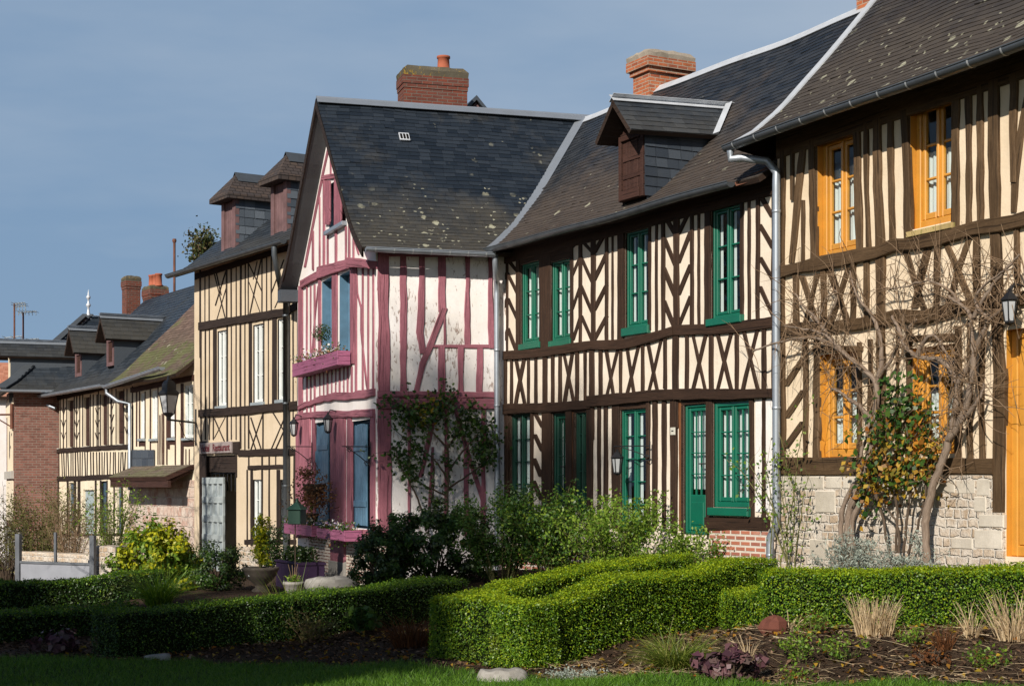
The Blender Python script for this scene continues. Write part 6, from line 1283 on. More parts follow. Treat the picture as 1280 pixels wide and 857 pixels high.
pf = Fac((-4.12, 27.9), (-3.55, 26.6)); t = thing('planter_box', 'dark purple wooden planter with low green plants beside the pink gable', 'planter', G3(365, 27.3)); z0 = gz(-3.8, 27.2); mb = MB(); pf.box(mb, 0, pf.len, z0-.05, z0+.42, -.45, 0, .015); pf.box(mb, -.02, pf.len+.02, z0+.42, z0+.46, -.47, .02, .01); mb.build('box', M['purple'], t)
p = np.array([list(pf.pt(rng.uniform(.1, pf.len-.1), z0+.55+rng.uniform(-.1, .15), rng.uniform(-.4, -.05))) for _ in range(900)]); quads_object('foliage', leaf_quads(p, .07, None, .5), M['dark_leaf'], t)
t = thing('plant_tag', 'small white and blue plastic tag stuck in the stone urn', 'tag', G3(313, 25.8, .3)); mb = MB(); c = G3(313, 25.8); c.z = (HY-720)/F*25.8; mb.box(c+Vector((-.035, 0, 0)), (.07, 0, .012), (0, .006, 0), (.006, 0, .10)); mb.build('card', M['white_paint'], t); mb = MB(); mb.box(c+Vector((-.018, -.006, .03)), (.036, 0, .006), (0, .004, 0), (.003, 0, .04)); mb.build('picture', M['blue'], t)
# flower boxes on the pink house
def flower_box(label, t0, t1, z0, z1, o0, o1, seed, trail=.0, bush=None):
    t = thing('flower_box', label, 'flower box', PGAB.pt((t0+t1)/2, z0, o1), 'flower boxes of the pink house'); mb = MB(); B = PGAB.box
    B(mb, t0, t1, z0, z1, o1-.025, o1, .006); B(mb, t0, t1, z0, z0+.02, o0, o1-.025); B(mb, t0, t0+.025, z0+.02, z1, o0, o1-.026); B(mb, t1-.025, t1, z0+.02, z1, o0, o1-.026); B(mb, t0-.01, t1+.01, (z0+z1)/2-.006, (z0+z1)/2+.006, o1-.01, o1+.003); mb.build('box', M['mauve'], t)
    mb = MB(); PGAB.quad(mb, t0, t1, z1-.04, z1-.03, o0); mb.face([PGAB.pt(t0+.02, z1-.03, o0), PGAB.pt(t1-.02, z1-.03, o0), PGAB.pt(t1-.02, z1-.03, o1-.02), PGAB.pt(t0+.02, z1-.03, o1-.02)]); mb.build('compost', M['soil'], t)
    n = 420; q = np.array([list(PGAB.pt(rng.uniform(t0, t1), z1+abs(rng.gauss(0, .07))-(rng.random() < trail)*rng.uniform(0, .35), rng.uniform(o0+.03, o1+.05))) for _ in range(n)])
    quads_object('foliage', leaf_quads(q, .05, None, .6), [M['vine_leaf'], M['russet']], t, None, (nrg.random(n) < (.5 if bush else .15)).astype(int))
    q = np.array([list(PGAB.pt(rng.uniform(t0, t1), z1+.03+abs(rng.gauss(0, .05)), rng.uniform(o0+.06, o1+.07))) for _ in range(70)]); quads_object('flowers', leaf_quads(q, .045, None, .9), M['petals'], t)
    if bush:
        c = PGAB.pt(bush, z1+.42, (o0+o1)/2); mb = MB(); mb.tube([PGAB.pt(bush, z1-.02, (o0+o1)/2), PGAB.pt(bush-.05, z1+.2, (o0+o1)/2), c], .014, 5); mb.build('stem', M['twig'], t)
        quads_object('clipped_crown', leaf_quads(np.array(c)+unit(nrg.normal(size=(700, 3)))*(nrg.random((700, 1))**.4)*np.array([.19, .19, .17]), .035, None, .5), M['dark_leaf'], t)
    return t
fb = rect(PGAB, 382, 442, 446, 464); flower_box('mauve window box under the upper blue windows with a small clipped ball tree', PGAB.t(383), PGAB.t(441.5), PGAB.z(412, 464), PGAB.z(412, 447), .05, .27, 1, .15, PGAB.t(414))
flower_box('lower mauve flower box on the left window sill of the pink gable with trailing plants', PGAB.t(377), PGAB.t(413), PGAB.z(395, 668), PGAB.z(395, 655), .06, .34, 2, .25)
flower_box('lower mauve flower box on the right window sill with white and violet pansies', PGAB.t(421), PGAB.t(457), PGAB.z(440, 674), PGAB.z(440, 661), .06, .36, 3, .3)
t = thing('potted_bulb', 'dark pot with green shoots standing on the left flower box', 'pot', PGAB.pt(PGAB.t(403), PGAB.z(403, 655), .2)); c = PGAB.pt(PGAB.t(403), PGAB.z(403, 654), .2); mb = MB(); mb.lathe(c, [(.09, 0), (.13, .16), (.14, .16), (.14, .19), (.11, .19)], 14); mb.build('bowl', M['moss_dark'], t)
quads_object('leaves', blade_quads(np.tile(np.array(c)+[0, 0, .17], (14, 1)), nrg.normal(size=(14, 3))*.15+[0, 0, 1], .38, .02, .1, 3), M['rose_leaf'], t)
# wall lanterns, scroll brackets, hanging basket
def carriage_lamp(label, fac, t, z, s=1.0, reach=.22, cat='lantern', group=None, arm=True, mat='iron', side=None):
    T = thing('wall_lantern', label, cat, fac.pt(t, z, 0), group); b = MB()
    c = fac.pt(t, z, reach); hh = .26*s
    if arm: b.tube([fac.pt(t, z+hh*.62, .0), fac.pt(t, z+hh*.78, reach*.4), fac.pt(t, z+hh*.85, reach*.8), fac.pt(t, z+hh*.5, reach)], .011*s, 6); fac.box(b, t-.03*s, t+.03*s, z+hh*.45, z+hh*.8, 0, .02)
    b.lathe(c+Vector((0, 0, hh*.18)), [(.085*s, 0), (.095*s, .012*s), (.06*s, .05*s), (.03*s, .085*s), (.012*s, .10*s), (.015*s, .12*s), (.004, .13*s)], 6, 0, False)
    b.lathe(c+Vector((0, 0, -hh*.62)), [(.01*s, -.03*s), (.045*s, -.01*s), (.052*s, .0), (.05*s, .012*s)], 6, 0, False)
    for k in range(6): a = 2*math.pi*k/6; u = Vector((math.cos(a), math.sin(a), 0)); b.tube([c+u*.05*s+Vector((0, 0, -hh*.6)), c+u*.078*s+Vector((0, 0, hh*.2))], .007*s, 4)
    b.build('housing', M[mat], T); g = MB(); g.lathe(c, [(.044*s, -hh*.56), (.072*s, hh*.17)], 6, 0, False); g.build('lamp_glass', M['lamp_glass'], T); return T
z_ = PGAB.z(378, 533)
carriage_lamp('left black carriage lantern above the left blue shutters of the pink house', PGAB, PGAB.t(380.5), PGAB.z(380, 533), 1.0, .2, group=None)
carriage_lamp('right black carriage lantern between the two blue shuttered windows', PGAB, PGAB.t(424), PGAB.z(424, 528), 1.0, .2, group=None)
def scroll(mb, fac, t, z, w, h, o, r=.009):
    d = Vector((0, 0, 0)); P = lambda a, b: fac.pt(t-a, z+b, o)
    mb.tube([P(0, .08), P(0, -h)], r, 6); mb.tube([P(0, 0), P(w, 0)], r, 6); mb.lathe(P(w, 0)-Vector((0, 0, .015)), [(.0, 0), (.018, .015), (0, .03)], 8)
    mb.tube([P(w*.85, -.01), P(w*.45, -h*.45), P(.04, -h*.9)], r*.9, 5)
    for cx, cy, rr in ((.06, -h*.86, .05), (w*.78, -.055, .045)): mb.tube([P(cx+rr*(1-.05*k)*math.cos(k*.7), cy+rr*(1-.05*k)*math.sin(k*.7)) for k in range(13)], r*.8, 5)
for k, (px, py, lb) in enumerate(((393, 558, 'black iron scroll bracket holding the dried hanging basket'), (467, 558, 'black iron scroll bracket without a basket right of the right blue shutter'))):
    t, z = PGAB.uv(px, py); T = thing('scroll_bracket', lb, 'bracket', PGAB.pt(t, z, .05)); mb = MB(); o = .12; P = lambda a, b: PGAB.pt(t, z+b, a)
    mb.tube([P(.05, .08), P(.05, -.3)], .009, 6); mb.tube([P(.05, 0), P(.52, 0)], .009, 6); mb.tube([P(.45, -.01), P(.25, -.14), P(.09, -.27)], .008, 5)
    for cx, cy, rr in ((.11, -.27, .05), (.40, -.055, .045)): mb.tube([P(cx+rr*(1-.05*q)*math.cos(q*.7), cy+rr*(1-.05*q)*math.sin(q*.7)) for q in range(13)], .007, 5)
    mb.build('ironwork', M['iron'], T)
t, z = PGAB.uv(409, 607); c = PGAB.pt(PGAB.t(421), PGAB.z(421, 606), .40); T = thing('hanging_basket', 'hanging basket of dried russet foliage between the blue shutters', 'basket', c); mb = MB(); mb.lathe(c, [(.02, -.2), (.14, -.14), (.2, 0), (.21, .02), (.17, .02)], 14); 
for a in (0, 2.1, 4.2): mb.tube([c+Vector((.2*math.cos(a), .2*math.sin(a), .02)), c+Vector((0, 0, .42))], .004, 4)
mb.build('bowl', M['bark_d'], T); n = 1500; q = np.array(c)+nrg.normal(size=(n, 3))*[.17, .17, .13]+[0, 0, -.08]; q[:, 2] -= np.abs(nrg.normal(size=n))*.14; q2 = np.array(PGAB.pt(PGAB.t(405), PGAB.z(405, 592), .3))+nrg.normal(size=(300, 3))*[.1, .1, .06]
quads_object('foliage', leaf_quads(np.concatenate([q, q2]), .05, None, .6), M['russet'], T)
carriage_lamp('iron lantern hanging from a scroll arm before the tall green window', GREEN, GREEN.t(797), GREEN.z(797, 577), 1.0, .34, arm=False)
o_ = bpy.data.objects['wall_lantern.002'] if 'wall_lantern.002' in bpy.data.objects else None
mb = MB(); t, z = GREEN.uv(817, 557); P = lambda a, b: GREEN.pt(t-a, z+b, .06+a*.55); mb.tube([P(0, .06), P(0, -.2)], .009, 6); mb.tube([P(0, 0), P(.5, 0), P(.5, -.1)], .009, 6); mb.tube([P(.04+.05*(1-.05*k)*math.cos(k*.7), -.17+.05*(1-.05*k)*math.sin(k*.7)) for k in range(13)], .007, 5); mb.tube([P(.02, -.15), P(.2, -.08), P(.4, -.01)], .007, 5)
if o_: mb.build('arm', M['iron'], o_)
T = carriage_lamp('black wrought lantern over the orange door at the right edge', ORANGE, ORANGE.t(1290), ORANGE.z(1290, 384), 1.0, .28, arm=True)
# street lantern on the inn
lt, lz = CREAM.t(247), CREAM.z(247, 519); LY = 33.6; lc = Vector(((211-HX)/F*LY, LY, (HY-497)/F*LY)); T = thing('street_lantern', 'large grey street lantern on a long iron arm from the corner of the inn', 'street lamp', CREAM.pt(.05, lz, .05))
mb = MB(); r_ = lc+Vector((0, 0, 0)); sc = 1.0
mb.lathe(lc+Vector((0, 0, .05)), [(.20, 0), (.215, .02), (.215, .06), (.15, .12), (.14, .24), (.10, .30), (.04, .33), (.03, .40), (.0, .42)], 4, 0, False)
for a in range(4): u = Vector((math.cos(a*math.pi/2), math.sin(a*math.pi/2), 0)); mb.tube([lc+u*.12+Vector((0, 0, -.32)), lc+u*.195+Vector((0, 0, .06))], .012, 5)
mb.lathe(lc+Vector((0, 0, -.40)), [(.03, -.08), (.05, 0), (.12, .06), (.13, .085)], 4, 0, False); mb.build('housing', M['iron'], T)
mb = MB(); mb.lathe(lc, [(.115, -.31), (.185, .05)], 4, 0, False); mb.build('lamp_glass', M['lamp_glass'], T)
mb = MB(); e = lc-Vector((0, 0, .46)); w = CREAM.pt(.06, e.z, .0); mb.tube([e+Vector((0, 0, .08)), e, w], .022, 8); mb.tube([w+Vector((0, 0, .3)), w-Vector((0, 0, .5))], .03, 6); mb.tube([e.lerp(w, .35), e.lerp(w, .6)-Vector((0, 0, .35)), w-Vector((0, 0, .42))], .008, 5); mb.build('arm', M['iron'], T)
# lamp on the brick house corner
p = LFT.pt(LFT.len-.25, 1.98, .05); T = thing('street_lantern', 'rusty bracket street lamp on the brick house at the far left', 'street lamp', p); mb = MB(); q = LFT.pt(LFT.len-.25, 1.95, .9)+Vector((-.55, 0, 0)); mb.tube([p, q], .03, 6); mb.tube([p-Vector((0, 0, .35)), p.lerp(q, .4)], .02, 6); mb.tube([p+Vector((0, 0, .3)), p-Vector((0, 0, .4))], .05, 6); mb.build('arm', M['rustiron'], T)
mb = MB(); mb.lathe(q, [(.06, .1), (.2, .15), (.22, .5), (.12, .7), (.02, .8)], 8); mb.build('housing', M['iron'], T)
# lantern shaped letter box on a stake
c = G3(368, 26.0); c.z = (HY-655)/F*26.0; T = thing('garden_lantern', 'green metal house shaped lantern box on a thin stake beside the pink gable', 'lantern', (c.x, c.y, gz(c.x, c.y))); fz_ = Fac((c.x-.11, c.y+.02), (c.x+.10, c.y-.05)); mb = MB(); L_ = fz_.len
fz_.box(mb, 0, L_, c.z, c.z+.24, -.22, 0, .01); a0 = [fz_.pt(-.03, c.z+.24, .03), fz_.pt(L_+.03, c.z+.24, .03), fz_.pt(L_+.03, c.z+.24, -.25), fz_.pt(-.03, c.z+.24, -.25)]; ap = fz_.pt(L_/2, c.z+.38, -.11)
for i in range(4): mb.face([a0[i], a0[(i+1) % 4], ap])
mb.lathe(ap-Vector((0, 0, .02)), [(.03, 0), (.02, .03), (.025, .05), (0, .07)], 8); mb.build('box', M['verdigris'], T)
mb = MB(); mb.tube([Vector((c.x, c.y+.1, gz(c.x, c.y)-.1)), Vector((c.x, c.y+.1, c.z))], .010, 6); mb.build('stake', M['bark_d'], T)
# grey metal gate at the left
GT = Fac(XY(23, 33.2), XY(116, 32.2)); zt = GT.z(70, 705); z_up = GT.z(70, 668); zb = GT.z(70, 736); T = thing('metal_gate', 'grey sheet metal garden gate with tall posts and an open upper frame', 'gate', GT.pt(GT.len/2, zb, 0)); mb = MB(); GT.box(mb, .06, GT.len-.06, zb, zt, -.02, .0); mb.build('panel', m_paint('gate_grey_sheet', (.27, .28, .31), .5, .1), T); mb = MB(); GT.box(mb, .05, GT.len-.05, zt, zt+.05, -.035, .02); GT.box(mb, GT.len*.5-.03, GT.len*.5+.03, zt+.05, z_up+.05, -.03, .01); GT.box(mb, .05, GT.len-.05, zb-.02, zb+.05, -.03, .02)
for t in (0, GT.len): GT.box(mb, t-.07, t+.05, zb-.4, z_up, -.05, .03)
mb.build('gate_frame', M['iron_grey'], T)
# low stone wall right of the gate
WL = Fac(XY(119, 32.4), XY(150, 31.8)); mb = MB(); WL.box(mb, 0, WL.len, -3, WL.z(130, 682), -.4, 0, .03); tag(mb.build('garden_wall', M['rubble'], None, WL.pt(0, -2.2)), 'low pale stone garden wall right of the grey gate', 'wall')
WL = Fac(XY(26, 35.5), XY(66, 34.6)); mb = MB(); WL.box(mb, 0, WL.len*2.2, -3, WL.z(50, 690), -.4, 0, .03); tag(mb.build('garden_wall', M['rubble'], None, WL.pt(0, -2.2)), 'low rubble wall seen through the frame of the grey gate', 'wall')
# thin shrubs at the far house
shrub('bare_shrub', 'tangled bare olive shrub against the brick house behind the gate', 'bush', G3(52, 36), 2.5, 1.2, 60, 2300, .06, M['olive'], M['twig_g'], .012, 'half bare shrubs by the far houses', twigs=9, clump=.10)
shrub('bare_shrub', 'bare brown shrub before the pale blue door', 'bush', G3(86, 35), 2.3, .8, 46, 500, .05, M['olive'], M['twig'], .011, 'half bare shrubs by the far houses', twigs=9)
shrub('bare_shrub', 'light green half bare shrub at the right end of the brown shuttered house', 'bush', G3(140, 34), 2.3, .75, 46, 1500, .06, M['rose_leaf'], M['twig_g'], .010, 'half bare shrubs by the far houses', twigs=8, clump=.09)
shrub('bare_shrub', 'dark tangled shrub cut by the left edge of the photo', 'bush', G3(8, 36), 2.3, .9, 40, 2200, .06, M['olive'], M['bark_d'], .012, 'half bare shrubs by the far houses', twigs=8, clump=.10)
# ------------------------------------------------------------------ climbers
def on(fac, pts, o): return [fac.px(x, y, oo) for (x, y), oo in zip(pts, o if isinstance(o, list) else [o]*len(pts))]
def smooth(pts, n=4):
    out = []
    for i in range(len(pts)-1):
        p0, p1, p2, p3 = pts[max(i-1, 0)], pts[i], pts[i+1], pts[min(i+2, len(pts)-1)]
        for k in range(n):
            t = k/n; out.append(.5*((2*p1)+(p2-p0)*t+(2*p0-5*p1+4*p2-p3)*t*t+(3*p1-p0-3*p2+p3)*t**3))
    return out+[pts[-1]]
def limb(mb, fac, pts, o, r0, r1, knob=.2):
    L = smooth(on(fac, pts, o), 5); n = len(L); mb.tube([p+Vector([rng.uniform(-.008, .008) for _ in range(3)]) for p in L], [(r0+(r1-r0)*i/(n-1))*(1+knob*rng.uniform(-.6, 1)) for i in range(n)], 8); return L
def twigs(mb, fac, starts, n, ln, r, grav=.0, out=.25, omin=.05, omax=.45, up=.0, curl=.45):
    ends = []
    for _ in range(n):
        p = rng.choice(starts).copy(); a = rng.uniform(0, 6.28); d = fac.u*math.cos(a)+Vector((0, 0, math.sin(a)+up))+fac.n*rng.uniform(-.1, out); d.normalize(); L = ln*rng.uniform(.4, 1.3); k = max(4, int(L/.07)); line = [p]; bend = Vector([rng.uniform(-1, 1) for _ in range(3)])*curl
        for i in range(k):
            d = (d+bend*.25+Vector([rng.uniform(-.3, .3)*curl for _ in range(3)])-Vector((0, 0, grav*.2))).normalized(); q = line[-1]+d*L/k
            off = (q-fac.A).dot(fac.n)
            if off < omin: q += fac.n*(omin-off); d = (d+fac.n*.3).normalized()
            if off > omax: q -= fac.n*(off-omax); d = (d-fac.n*.3).normalized()
            line.append(q)
        mb.tube(line, [r*(1-.7*i/k) for i in range(k+1)], 4, 0, False); ends += line[2:]
    return ends
vt = thing('bare_vine', 'old bare vine with a thick twisted trunk left of the autumn rose', 'vine', ORANGE.px(1084, 668, .2)); mb = MB(); S0 = []
S0 += limb(mb, ORANGE, [(1083, 690), (1079, 645), (1088, 612), (1098, 585), (1100, 560), (1104, 530), (1107, 482), (1093, 462), (1077, 448), (1057, 432), (1036, 423), (1006, 425), (976, 433), (962, 440)], [.22, .2, .18, .16, .14, .12, .13, .15, .16, .18, .2, .2, .22, .25], .048, .009)
limb(mb, ORANGE, [(1090, 690), (1087, 650), (1098, 620), (1107, 598), (1112, 570), (1108, 540)], [.26, .24, .2, .2, .16, .14], .034, .02); limb(mb, ORANGE, [(1077, 690), (1073, 650), (1080, 618), (1094, 592), (1092, 570), (1098, 545), (1101, 520)], [.26, .24, .22, .2, .18, .16, .14], .030, .016)
S0 += limb(mb, ORANGE, [(1105, 530), (1088, 510), (1072, 500), (1060, 490), (1050, 486)], .12, .028, .012); S0 += limb(mb, ORANGE, [(1107, 482), (1114, 450), (1110, 415), (1098, 390), (1082, 368), (1075, 340)], .13, .03, .008); S0 += limb(mb, ORANGE, [(1057, 432), (1040, 405), (1020, 385), (1008, 368)], .16, .028, .008); S0 += limb(mb, ORANGE, [(1036, 423), (1050, 400), (1062, 372), (1058, 365), (1045, 380), (1040, 402)], .17, .014, .006); S0 += limb(mb, ORANGE, [(1093, 462), (1070, 440), (1045, 418), (1020, 412), (995, 408)], .18, .022, .008); S0 += limb(mb, ORANGE, [(1112, 470), (1128, 448), (1138, 420), (1142, 395)], .14, .022, .008)
mb.build('trunk', M['bark'], vt); mb = MB(); e = twigs(mb, ORANGE, S0[20:], 170, .62, .0065, 0, .3); twigs(mb, ORANGE, e[::3], 150, .42, .004, .1, .3); mb.build('twigs', M['twig'], vt)
vt2 = thing('bare_vine', 'pale smooth bare vine trunk forking beside the orange door', 'vine', ORANGE.px(1184, 690, .2)); mb = MB(); S0 = []
S0 += limb(mb, ORANGE, [(1186, 705), (1181, 660), (1183, 630), (1190, 600), (1199, 572), (1205, 545)], [.28, .26, .24, .22, .2, .18], .044, .040, .08)
S0 += limb(mb, ORANGE, [(1205, 548), (1209, 520), (1211, 500), (1213, 478), (1202, 459), (1191, 450), (1178, 449), (1165, 447), (1152, 439), (1144, 428), (1139, 411), (1131, 396)], .17, .036, .017); S0 += limb(mb, ORANGE, [(1213, 480), (1222, 468), (1230, 456), (1238, 438), (1247, 415), (1256, 401), (1272, 385), (1290, 370)], .18, .034, .016); S0 += limb(mb, ORANGE, [(1204, 550), (1218, 530), (1228, 505), (1232, 482), (1237, 455), (1235, 430), (1233, 408), (1232, 394), (1226, 386), (1214, 378), (1205, 372)], .2, .036, .013)
S0 += limb(mb, ORANGE, [(1218, 530), (1236, 510), (1246, 495), (1250, 480)], .2, .03, .01); S0 += limb(mb, ORANGE, [(1165, 447), (1172, 430), (1186, 420), (1196, 432), (1205, 448)], .2, .024, .012); S0 += limb(mb, ORANGE, [(1144, 428), (1152, 410), (1162, 400)], .17, .018, .008); S0 += limb(mb, ORANGE, [(1214, 378), (1200, 362), (1175, 352), (1150, 358), (1128, 362)], .16, .016, .006); S0 += limb(mb, ORANGE, [(1235, 400), (1252, 370), (1275, 340), (1295, 320)], .2, .024, .01); S0 += limb(mb, ORANGE, [(1256, 400), (1240, 375), (1262, 350), (1290, 335)], .22, .018, .008)
mb.build('trunk', M['bark'], vt2); mb = MB(); e = twigs(mb, ORANGE, S0[12:], 180, .60, .0065, 0, .3); twigs(mb, ORANGE, e[::3], 150, .42, .004, .1, .3); twigs(mb, ORANGE, [ORANGE.px(x, y, .12) for x in range(1130, 1290, 14) for y in (352, 366, 330)], 110, .5, .005, 0, .3); mb.build('twigs', M['twig'], vt2)
def climber(name, label, fac, stems, leaf, mix, n, size, split=None, bark='bark_d', r=.014, o=.12, spread=.09, tw=40, bright=None, lo=0):
    t = thing(name, label, 'climber', fac.px(*stems[0][0], .1)); mb = MB(); S_ = []
    for st in stems: S_ += limb(mb, fac, st, o, r, r*.35, .1)[lo:]
    e = twigs(mb, fac, S_, tw, .35, r*.35, 0, .4); mb.build('stem', M[bark], t); P = np.array([list(p) for p in S_+e]); k = nrg.integers(0, len(P), n); q = P[k]+nrg.normal(size=(n, 3))*spread
    off = (q-np.array(fac.A))@np.array(fac.n); q += np.array(fac.n)[None]*np.maximum(0, .04-off)[:, None]; mi = None
    mats = [M[leaf]]+([M[mix]] if mix else [])
    if mix: mi = (nrg.random(n) < (split(q) if split else np.full(n, .25))).astype(int)
    quads_object('foliage', leaf_quads(q, size, np.tile(list(fac.n+Vector((0, 0, .5))), (n, 1)), .7, .9, .4), mats, t, None, mi); return t
zg = ORANGE.z(1140, 545)
climber('climbing_rose', 'climbing rose turning yellow between the two bare vines', ORANGE, [[(1140, 690), (1142, 640), (1135, 600), (1128, 560), (1130, 520), (1138, 482)], [(1150, 690), (1155, 640), (1160, 600), (1158, 560), (1150, 520), (1142, 490)], [(1132, 690), (1122, 640), (1112, 600), (1112, 560), (1122, 520)], [(1155, 690), (1170, 650), (1178, 610), (1172, 580)], [(1145, 690), (1140, 650), (1118, 625), (1104, 600)], [(1145, 600), (1150, 560), (1168, 540), (1178, 515)]],
    'vine_leaf', 'autumn', 1350, .075, lambda q: np.clip(.42-(q[:, 2]-zg)*1.4, .04, .62), 'bark_d', .016, .22, .075, 40, lo=10)
climber('climbing_rose', 'thin sparse climber beside the drainpipe of the house with orange windows', ORANGE, [[(1000, 735), (1002, 680), (998, 640), (992, 600), (985, 565)], [(985, 735), (980, 690), (984, 640), (978, 600), (974, 575)], [(1010, 735), (1012, 690), (1018, 650), (1022, 620), (1030, 590)], [(992, 735), (995, 690), (1006, 640), (1012, 600), (1016, 560), (1024, 520)], [(1000, 700), (985, 660), (965, 620), (945, 590), (925, 575)], [(1002, 700), (990, 650), (972, 610), (950, 575)], [(998, 735), (1008, 680), (1010, 620), (1000, 580), (992, 540)]],
    'rose_leaf', 'vine_leaf', 330, .05, None, 'twig_g', .009, .2, .06, 70, lo=6)
climber('climbing_rose', 'leafy climber trained in a fan on the pink side wall', PSIDE, [[(557, 660), (557, 620), (558, 580), (557, 545), (556, 505)], [(557, 600), (540, 575), (520, 560), (500, 545)], [(557, 590), (575, 565), (592, 545), (605, 530)], [(557, 610), (580, 595), (600, 580), (612, 565)], [(557, 560), (542, 545), (528, 530), (512, 515), (495, 505), (478, 497)], [(530, 660), (522, 630), (508, 600), (496, 580), (492, 562)], [(545, 660), (538, 625), (540, 590), (536, 565)], [(557, 620), (535, 610), (515, 598)], [(557, 560), (568, 540), (574, 525)]],
    'vine_leaf', 'dark_leaf', 620, .075, None, 'bark_d', .018, .16, .05, 60, lo=8)
q0 = [PSIDE.px(x, y, .16) for x, y in ((508, 520), (522, 525), (530, 512), (545, 515), (585, 520), (578, 535), (606, 545), (604, 560), (598, 575), (500, 570), (512, 585), (555, 500))]
T = bpy.data.objects['climbing_rose.002']; n = 1100; P = np.array([list(p) for p in q0]); k = nrg.integers(0, len(P), n); quads_object('leaf_clumps', leaf_quads(P[k]+nrg.normal(size=(n, 3))*[.12, .06, .12], .075, np.tile(list(PSIDE.n), (n, 1)), .7, .9, .3), [M['vine_leaf'], M['vine_yellow'], M['dark_leaf']], T, None, np.where(np.isin(k, (1, 2)) & (nrg.random(n) < .5), 1, np.where(nrg.random(n) < .5, 2, 0)))
# ------------------------------------------------------------------ trees outside the frame: they shade the garden as in the photograph
def tree(label, base, h, crown, n_leaf, size, leaf, trunk=.28, group='trees behind the viewer', limbs=26, clumps=90, cl=.55, name='garden_tree'):
    b = Vector((base[0], base[1], gz(*base))); t = thing(name, label, 'tree', b, group); mb = MB(); cz, rx, ry, rz = crown; top = b+Vector((0, 0, h)); mb.tube([b-Vector((0, 0, .3)), b+Vector((.05, .03, h*.3)), b+Vector((-.08, .05, h*.6)), top], [trunk*1.2, trunk, trunk*.6, trunk*.1], 10); mb.build('trunk', M['bark_d'], t)
    c = b+Vector((0, 0, cz)); u = unit(nrg.normal(size=(clumps, 3)))*(nrg.random((clumps, 1))**.4); cc = u*[rx, ry, rz]+np.array(c); mb = MB()
    for i in range(min(limbs, clumps)):
        p = Vector(cc[i]); s = b+Vector((0, 0, max(1.2, min(h*.85, (p.z-b.z)*.6)))); m = s.lerp(p, .5)+Vector((0, 0, .25)); mb.tube([s, m, p], [trunk*.3, trunk*.17, .02], 6, 0, False)
    mb.build('branches', M['bark_d'], t); k = nrg.integers(0, clumps, n_leaf); q = cc[k]+nrg.normal(size=(n_leaf, 3))*cl*.5; quads_object('crown', leaf_quads(q, size, None, .6), leaf, t); return t
X, Yb = (254-HX)/F*43, 43.0; zc_ = (607-306)/F*43; tree('brownish green tree showing above the roof left of the inn dormers', (X, Yb), zc_+2.2, (zc_+2.2, .36, .36, .40), 1500, .10, [M['fir']], .06, None, 24, 30, .26, 'leafy_tree')
SUN_D = Vector((.42, .907, 0)).normalized(); EL = math.radians(31); tanE = math.tan(EL)
def behind(x, y, z, dist): p = Vector((x, y, 0))-SUN_D*dist; return p.x, p.y, z+dist*tanE   # the point that shades (x, y, z)
for x, y, d_, r, lb in ((-5.7, 16.4, 24, 1.75, 'dense evergreen tree left of the viewer, nearest the lawn'), (-2.3, 15.7, 22, 1.35, 'dense evergreen tree behind the viewer'), (-7.6, 20, 27, 2.3, 'dense evergreen tree farthest left of the viewer'), (-8.9, 25.4, 31, 1.35, 'tall evergreen tree farthest behind the viewer')):
    X, Yb, Zt = behind(x, y, -1.7, d_); gh_ = gz(X, Yb); tree(lb, (X, Yb), Zt-gh_+r*.9, (Zt-gh_-r*.1, r, r, r*1.0), 16000, .26, M['fir'], .3, clumps=120, cl=.7)
for x, y, z, d_, r, nl, lb in ((-1.9, 22.3, -.8, 30, 1.15, 5200, 'tall leafy tree behind the viewer shading the laurel'), (-1.3, 25.6, .9, 36, 1.35, 3200, 'thin crowned tree behind the viewer'), (.9, 24.6, -.1, 33, 1.1, 1900, 'sparse young tree behind the viewer'), (-3.5, 27.5, .2, 38, 1.5, 2600, 'half bare tree far behind the viewer')):
    X, Yb, Zt = behind(x, y, z, d_); gh_ = gz(X, Yb); tree(lb, (X, Yb), Zt-gh_+r*.8, (Zt-gh_, r, r, r*.9), nl, .14, M['fir'], .14, clumps=60, cl=.6)
# a bare branch tip reaching into the frame at the left
T = thing('bare_tree', 'bare tree at the left whose twig tips reach into the frame', 'tree', (-9.6, 27.0, -2.0)); mb = MB(); S_ = []
mb.tube([(-10.0, 27, -2.2), (-10.05, 27, 1), (-10.1, 27, 4), (-10.2, 27, 7)], [.16, .13, .09, .04], 8)
for k in range(80):
    p = Vector((-10.08, 27, rng.uniform(1.2, 6.8))); a = rng.uniform(-.75, .75) if k < 26 else rng.uniform(1.35, 4.95); d = Vector((math.cos(a), math.sin(a), rng.uniform(.1, .6))).normalized(); ln = rng.uniform(.5, 1.25) if k < 26 else rng.uniform(.8, 2.2); line = [p]
    for i in range(6): d = (d+Vector([rng.uniform(-.25, .25) for _ in range(3)])).normalized(); line.append(line[-1]+d*ln/6)
    mb.tube(line, [.02*(1-.8*i/6) for i in range(7)], 5, 0, False)
    for j in range(5):
        q = line[rng.randint(2, 6)]; e = Vector([rng.uniform(-1, 1) for _ in range(3)]).normalized(); mb.tube([q, q+e*.14, q+e*.26+Vector((0, 0, .03))], [.005, .004, .002], 4, 0, False)
mb.build('trunk', M['bark'], T)
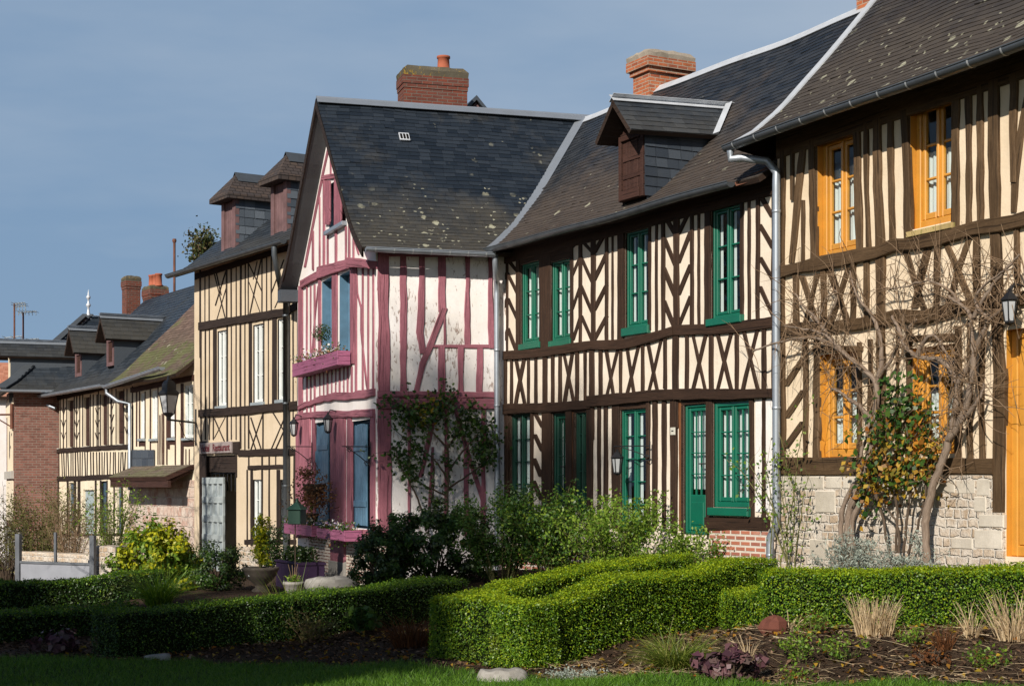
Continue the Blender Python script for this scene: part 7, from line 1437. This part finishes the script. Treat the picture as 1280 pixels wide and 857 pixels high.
# ------------------------------------------------------------------ camera, sun, sky
cam = bpy.data.cameras.new('Camera'); cam.sensor_width = 36; cam.lens = 36*F/1280; cam.shift_y = (HY-428.5)/1280; cam.clip_end = 6000; cam.clip_start = .1
co = bpy.data.objects.new('Camera', cam); COL.objects.link(co); co.rotation_euler = (math.pi/2, 0, 0); scene.camera = co
sun = bpy.data.lights.new('Sun', 'SUN'); sun.energy = 5.0; sun.angle = math.radians(.53); sun.color = (1, .93, .83); so = bpy.data.objects.new('Sun', sun); COL.objects.link(so)
dirv = Vector((SUN_D.x*math.cos(EL), SUN_D.y*math.cos(EL), -math.sin(EL))); so.rotation_euler = dirv.to_track_quat('-Z', 'Y').to_euler(); so.location = (-10, -20, 20)
w = bpy.data.worlds.new('World'); scene.world = w; w.use_nodes = True; nt = w.node_tree; bg = nt.nodes['Background']; sky = nt.nodes.new('ShaderNodeTexSky'); sky.sky_type = 'NISHITA'; sky.sun_disc = False; sky.sun_elevation = EL
sky.sun_rotation = math.atan2(-SUN_D.x, -SUN_D.y); sky.air_density = 1.0; sky.dust_density = .4; sky.ozone_density = 2.0
# a veil of even blue-grey cloud, darker towards the horizon, over the clear sky
def nd(t, **k):
    n_ = nt.nodes.new(t)
    for a, v in k.items(): setattr(n_, a, v)
    return n_
tc = nd('ShaderNodeTexCoord'); sp = nd('ShaderNodeSeparateXYZ'); nt.links.new(tc.outputs['Generated'], sp.inputs[0])
mp = nd('ShaderNodeMapping'); mp.inputs['Scale'].default_value = (1.1, 1.1, 4.2); mp.inputs['Rotation'].default_value = (.15, .25, .3); nt.links.new(tc.outputs['Generated'], mp.inputs[0]); nz = nd('ShaderNodeTexNoise'); nz.inputs['Scale'].default_value = 2.4; nz.inputs['Detail'].default_value = 5; nz.inputs['Roughness'].default_value = .55; nt.links.new(mp.outputs[0], nz.inputs['Vector'])
def ma(op, a, b):
    n_ = nd('ShaderNodeMath', operation=op)
    for i_, v in ((0, a), (1, b)):
        if hasattr(v, 'is_output'): nt.links.new(v, n_.inputs[i_])
        else: n_.inputs[i_].default_value = v
    return n_.outputs[0]
h_ = ma('ADD', sp.outputs['Z'], ma('ADD', ma('MULTIPLY', sp.outputs['X'], .30), ma('MULTIPLY', ma('SUBTRACT', nz.outputs['Fac'], .5), .95)))
cr = nd('ShaderNodeValToRGB'); e_ = cr.color_ramp.elements; e_[0].position = .05; e_[1].position = .45; e_[0].color = (.212, .330, .498, 1); e_[1].color = (.385, .473, .588, 1); nt.links.new(h_, cr.inputs[0])
sc_ = nd('ShaderNodeMix', data_type='RGBA', blend_type='MULTIPLY'); sc_.inputs[0].default_value = 1; sc_.inputs[7].default_value = (14.3, 14.3, 14.3, 1); nt.links.new(cr.outputs[0], sc_.inputs[6])
hs = nd('ShaderNodeMix', data_type='RGBA'); 
fz = ma('MULTIPLY', ma('MINIMUM', ma('MAXIMUM', ma('MULTIPLY', ma('SUBTRACT', .50, sp.outputs['Z']), 5.0), 0.0), .88), ma('MINIMUM', ma('MAXIMUM', ma('MULTIPLY', ma('ADD', sp.outputs['Y'], .35), 2.0), 0.0), 1.0)); nt.links.new(fz, hs.inputs[0]); nt.links.new(sky.outputs[0], hs.inputs[6]); nt.links.new(sc_.outputs[2], hs.inputs[7]); nt.links.new(hs.outputs[2], bg.inputs[0]); bg.inputs[1].default_value = .06
vs_ = scene.view_settings; vs_.view_transform = 'Standard'; vs_.look = 'None'; vs_.exposure = .25; vs_.gamma = 1; vs_.use_curve_mapping = False
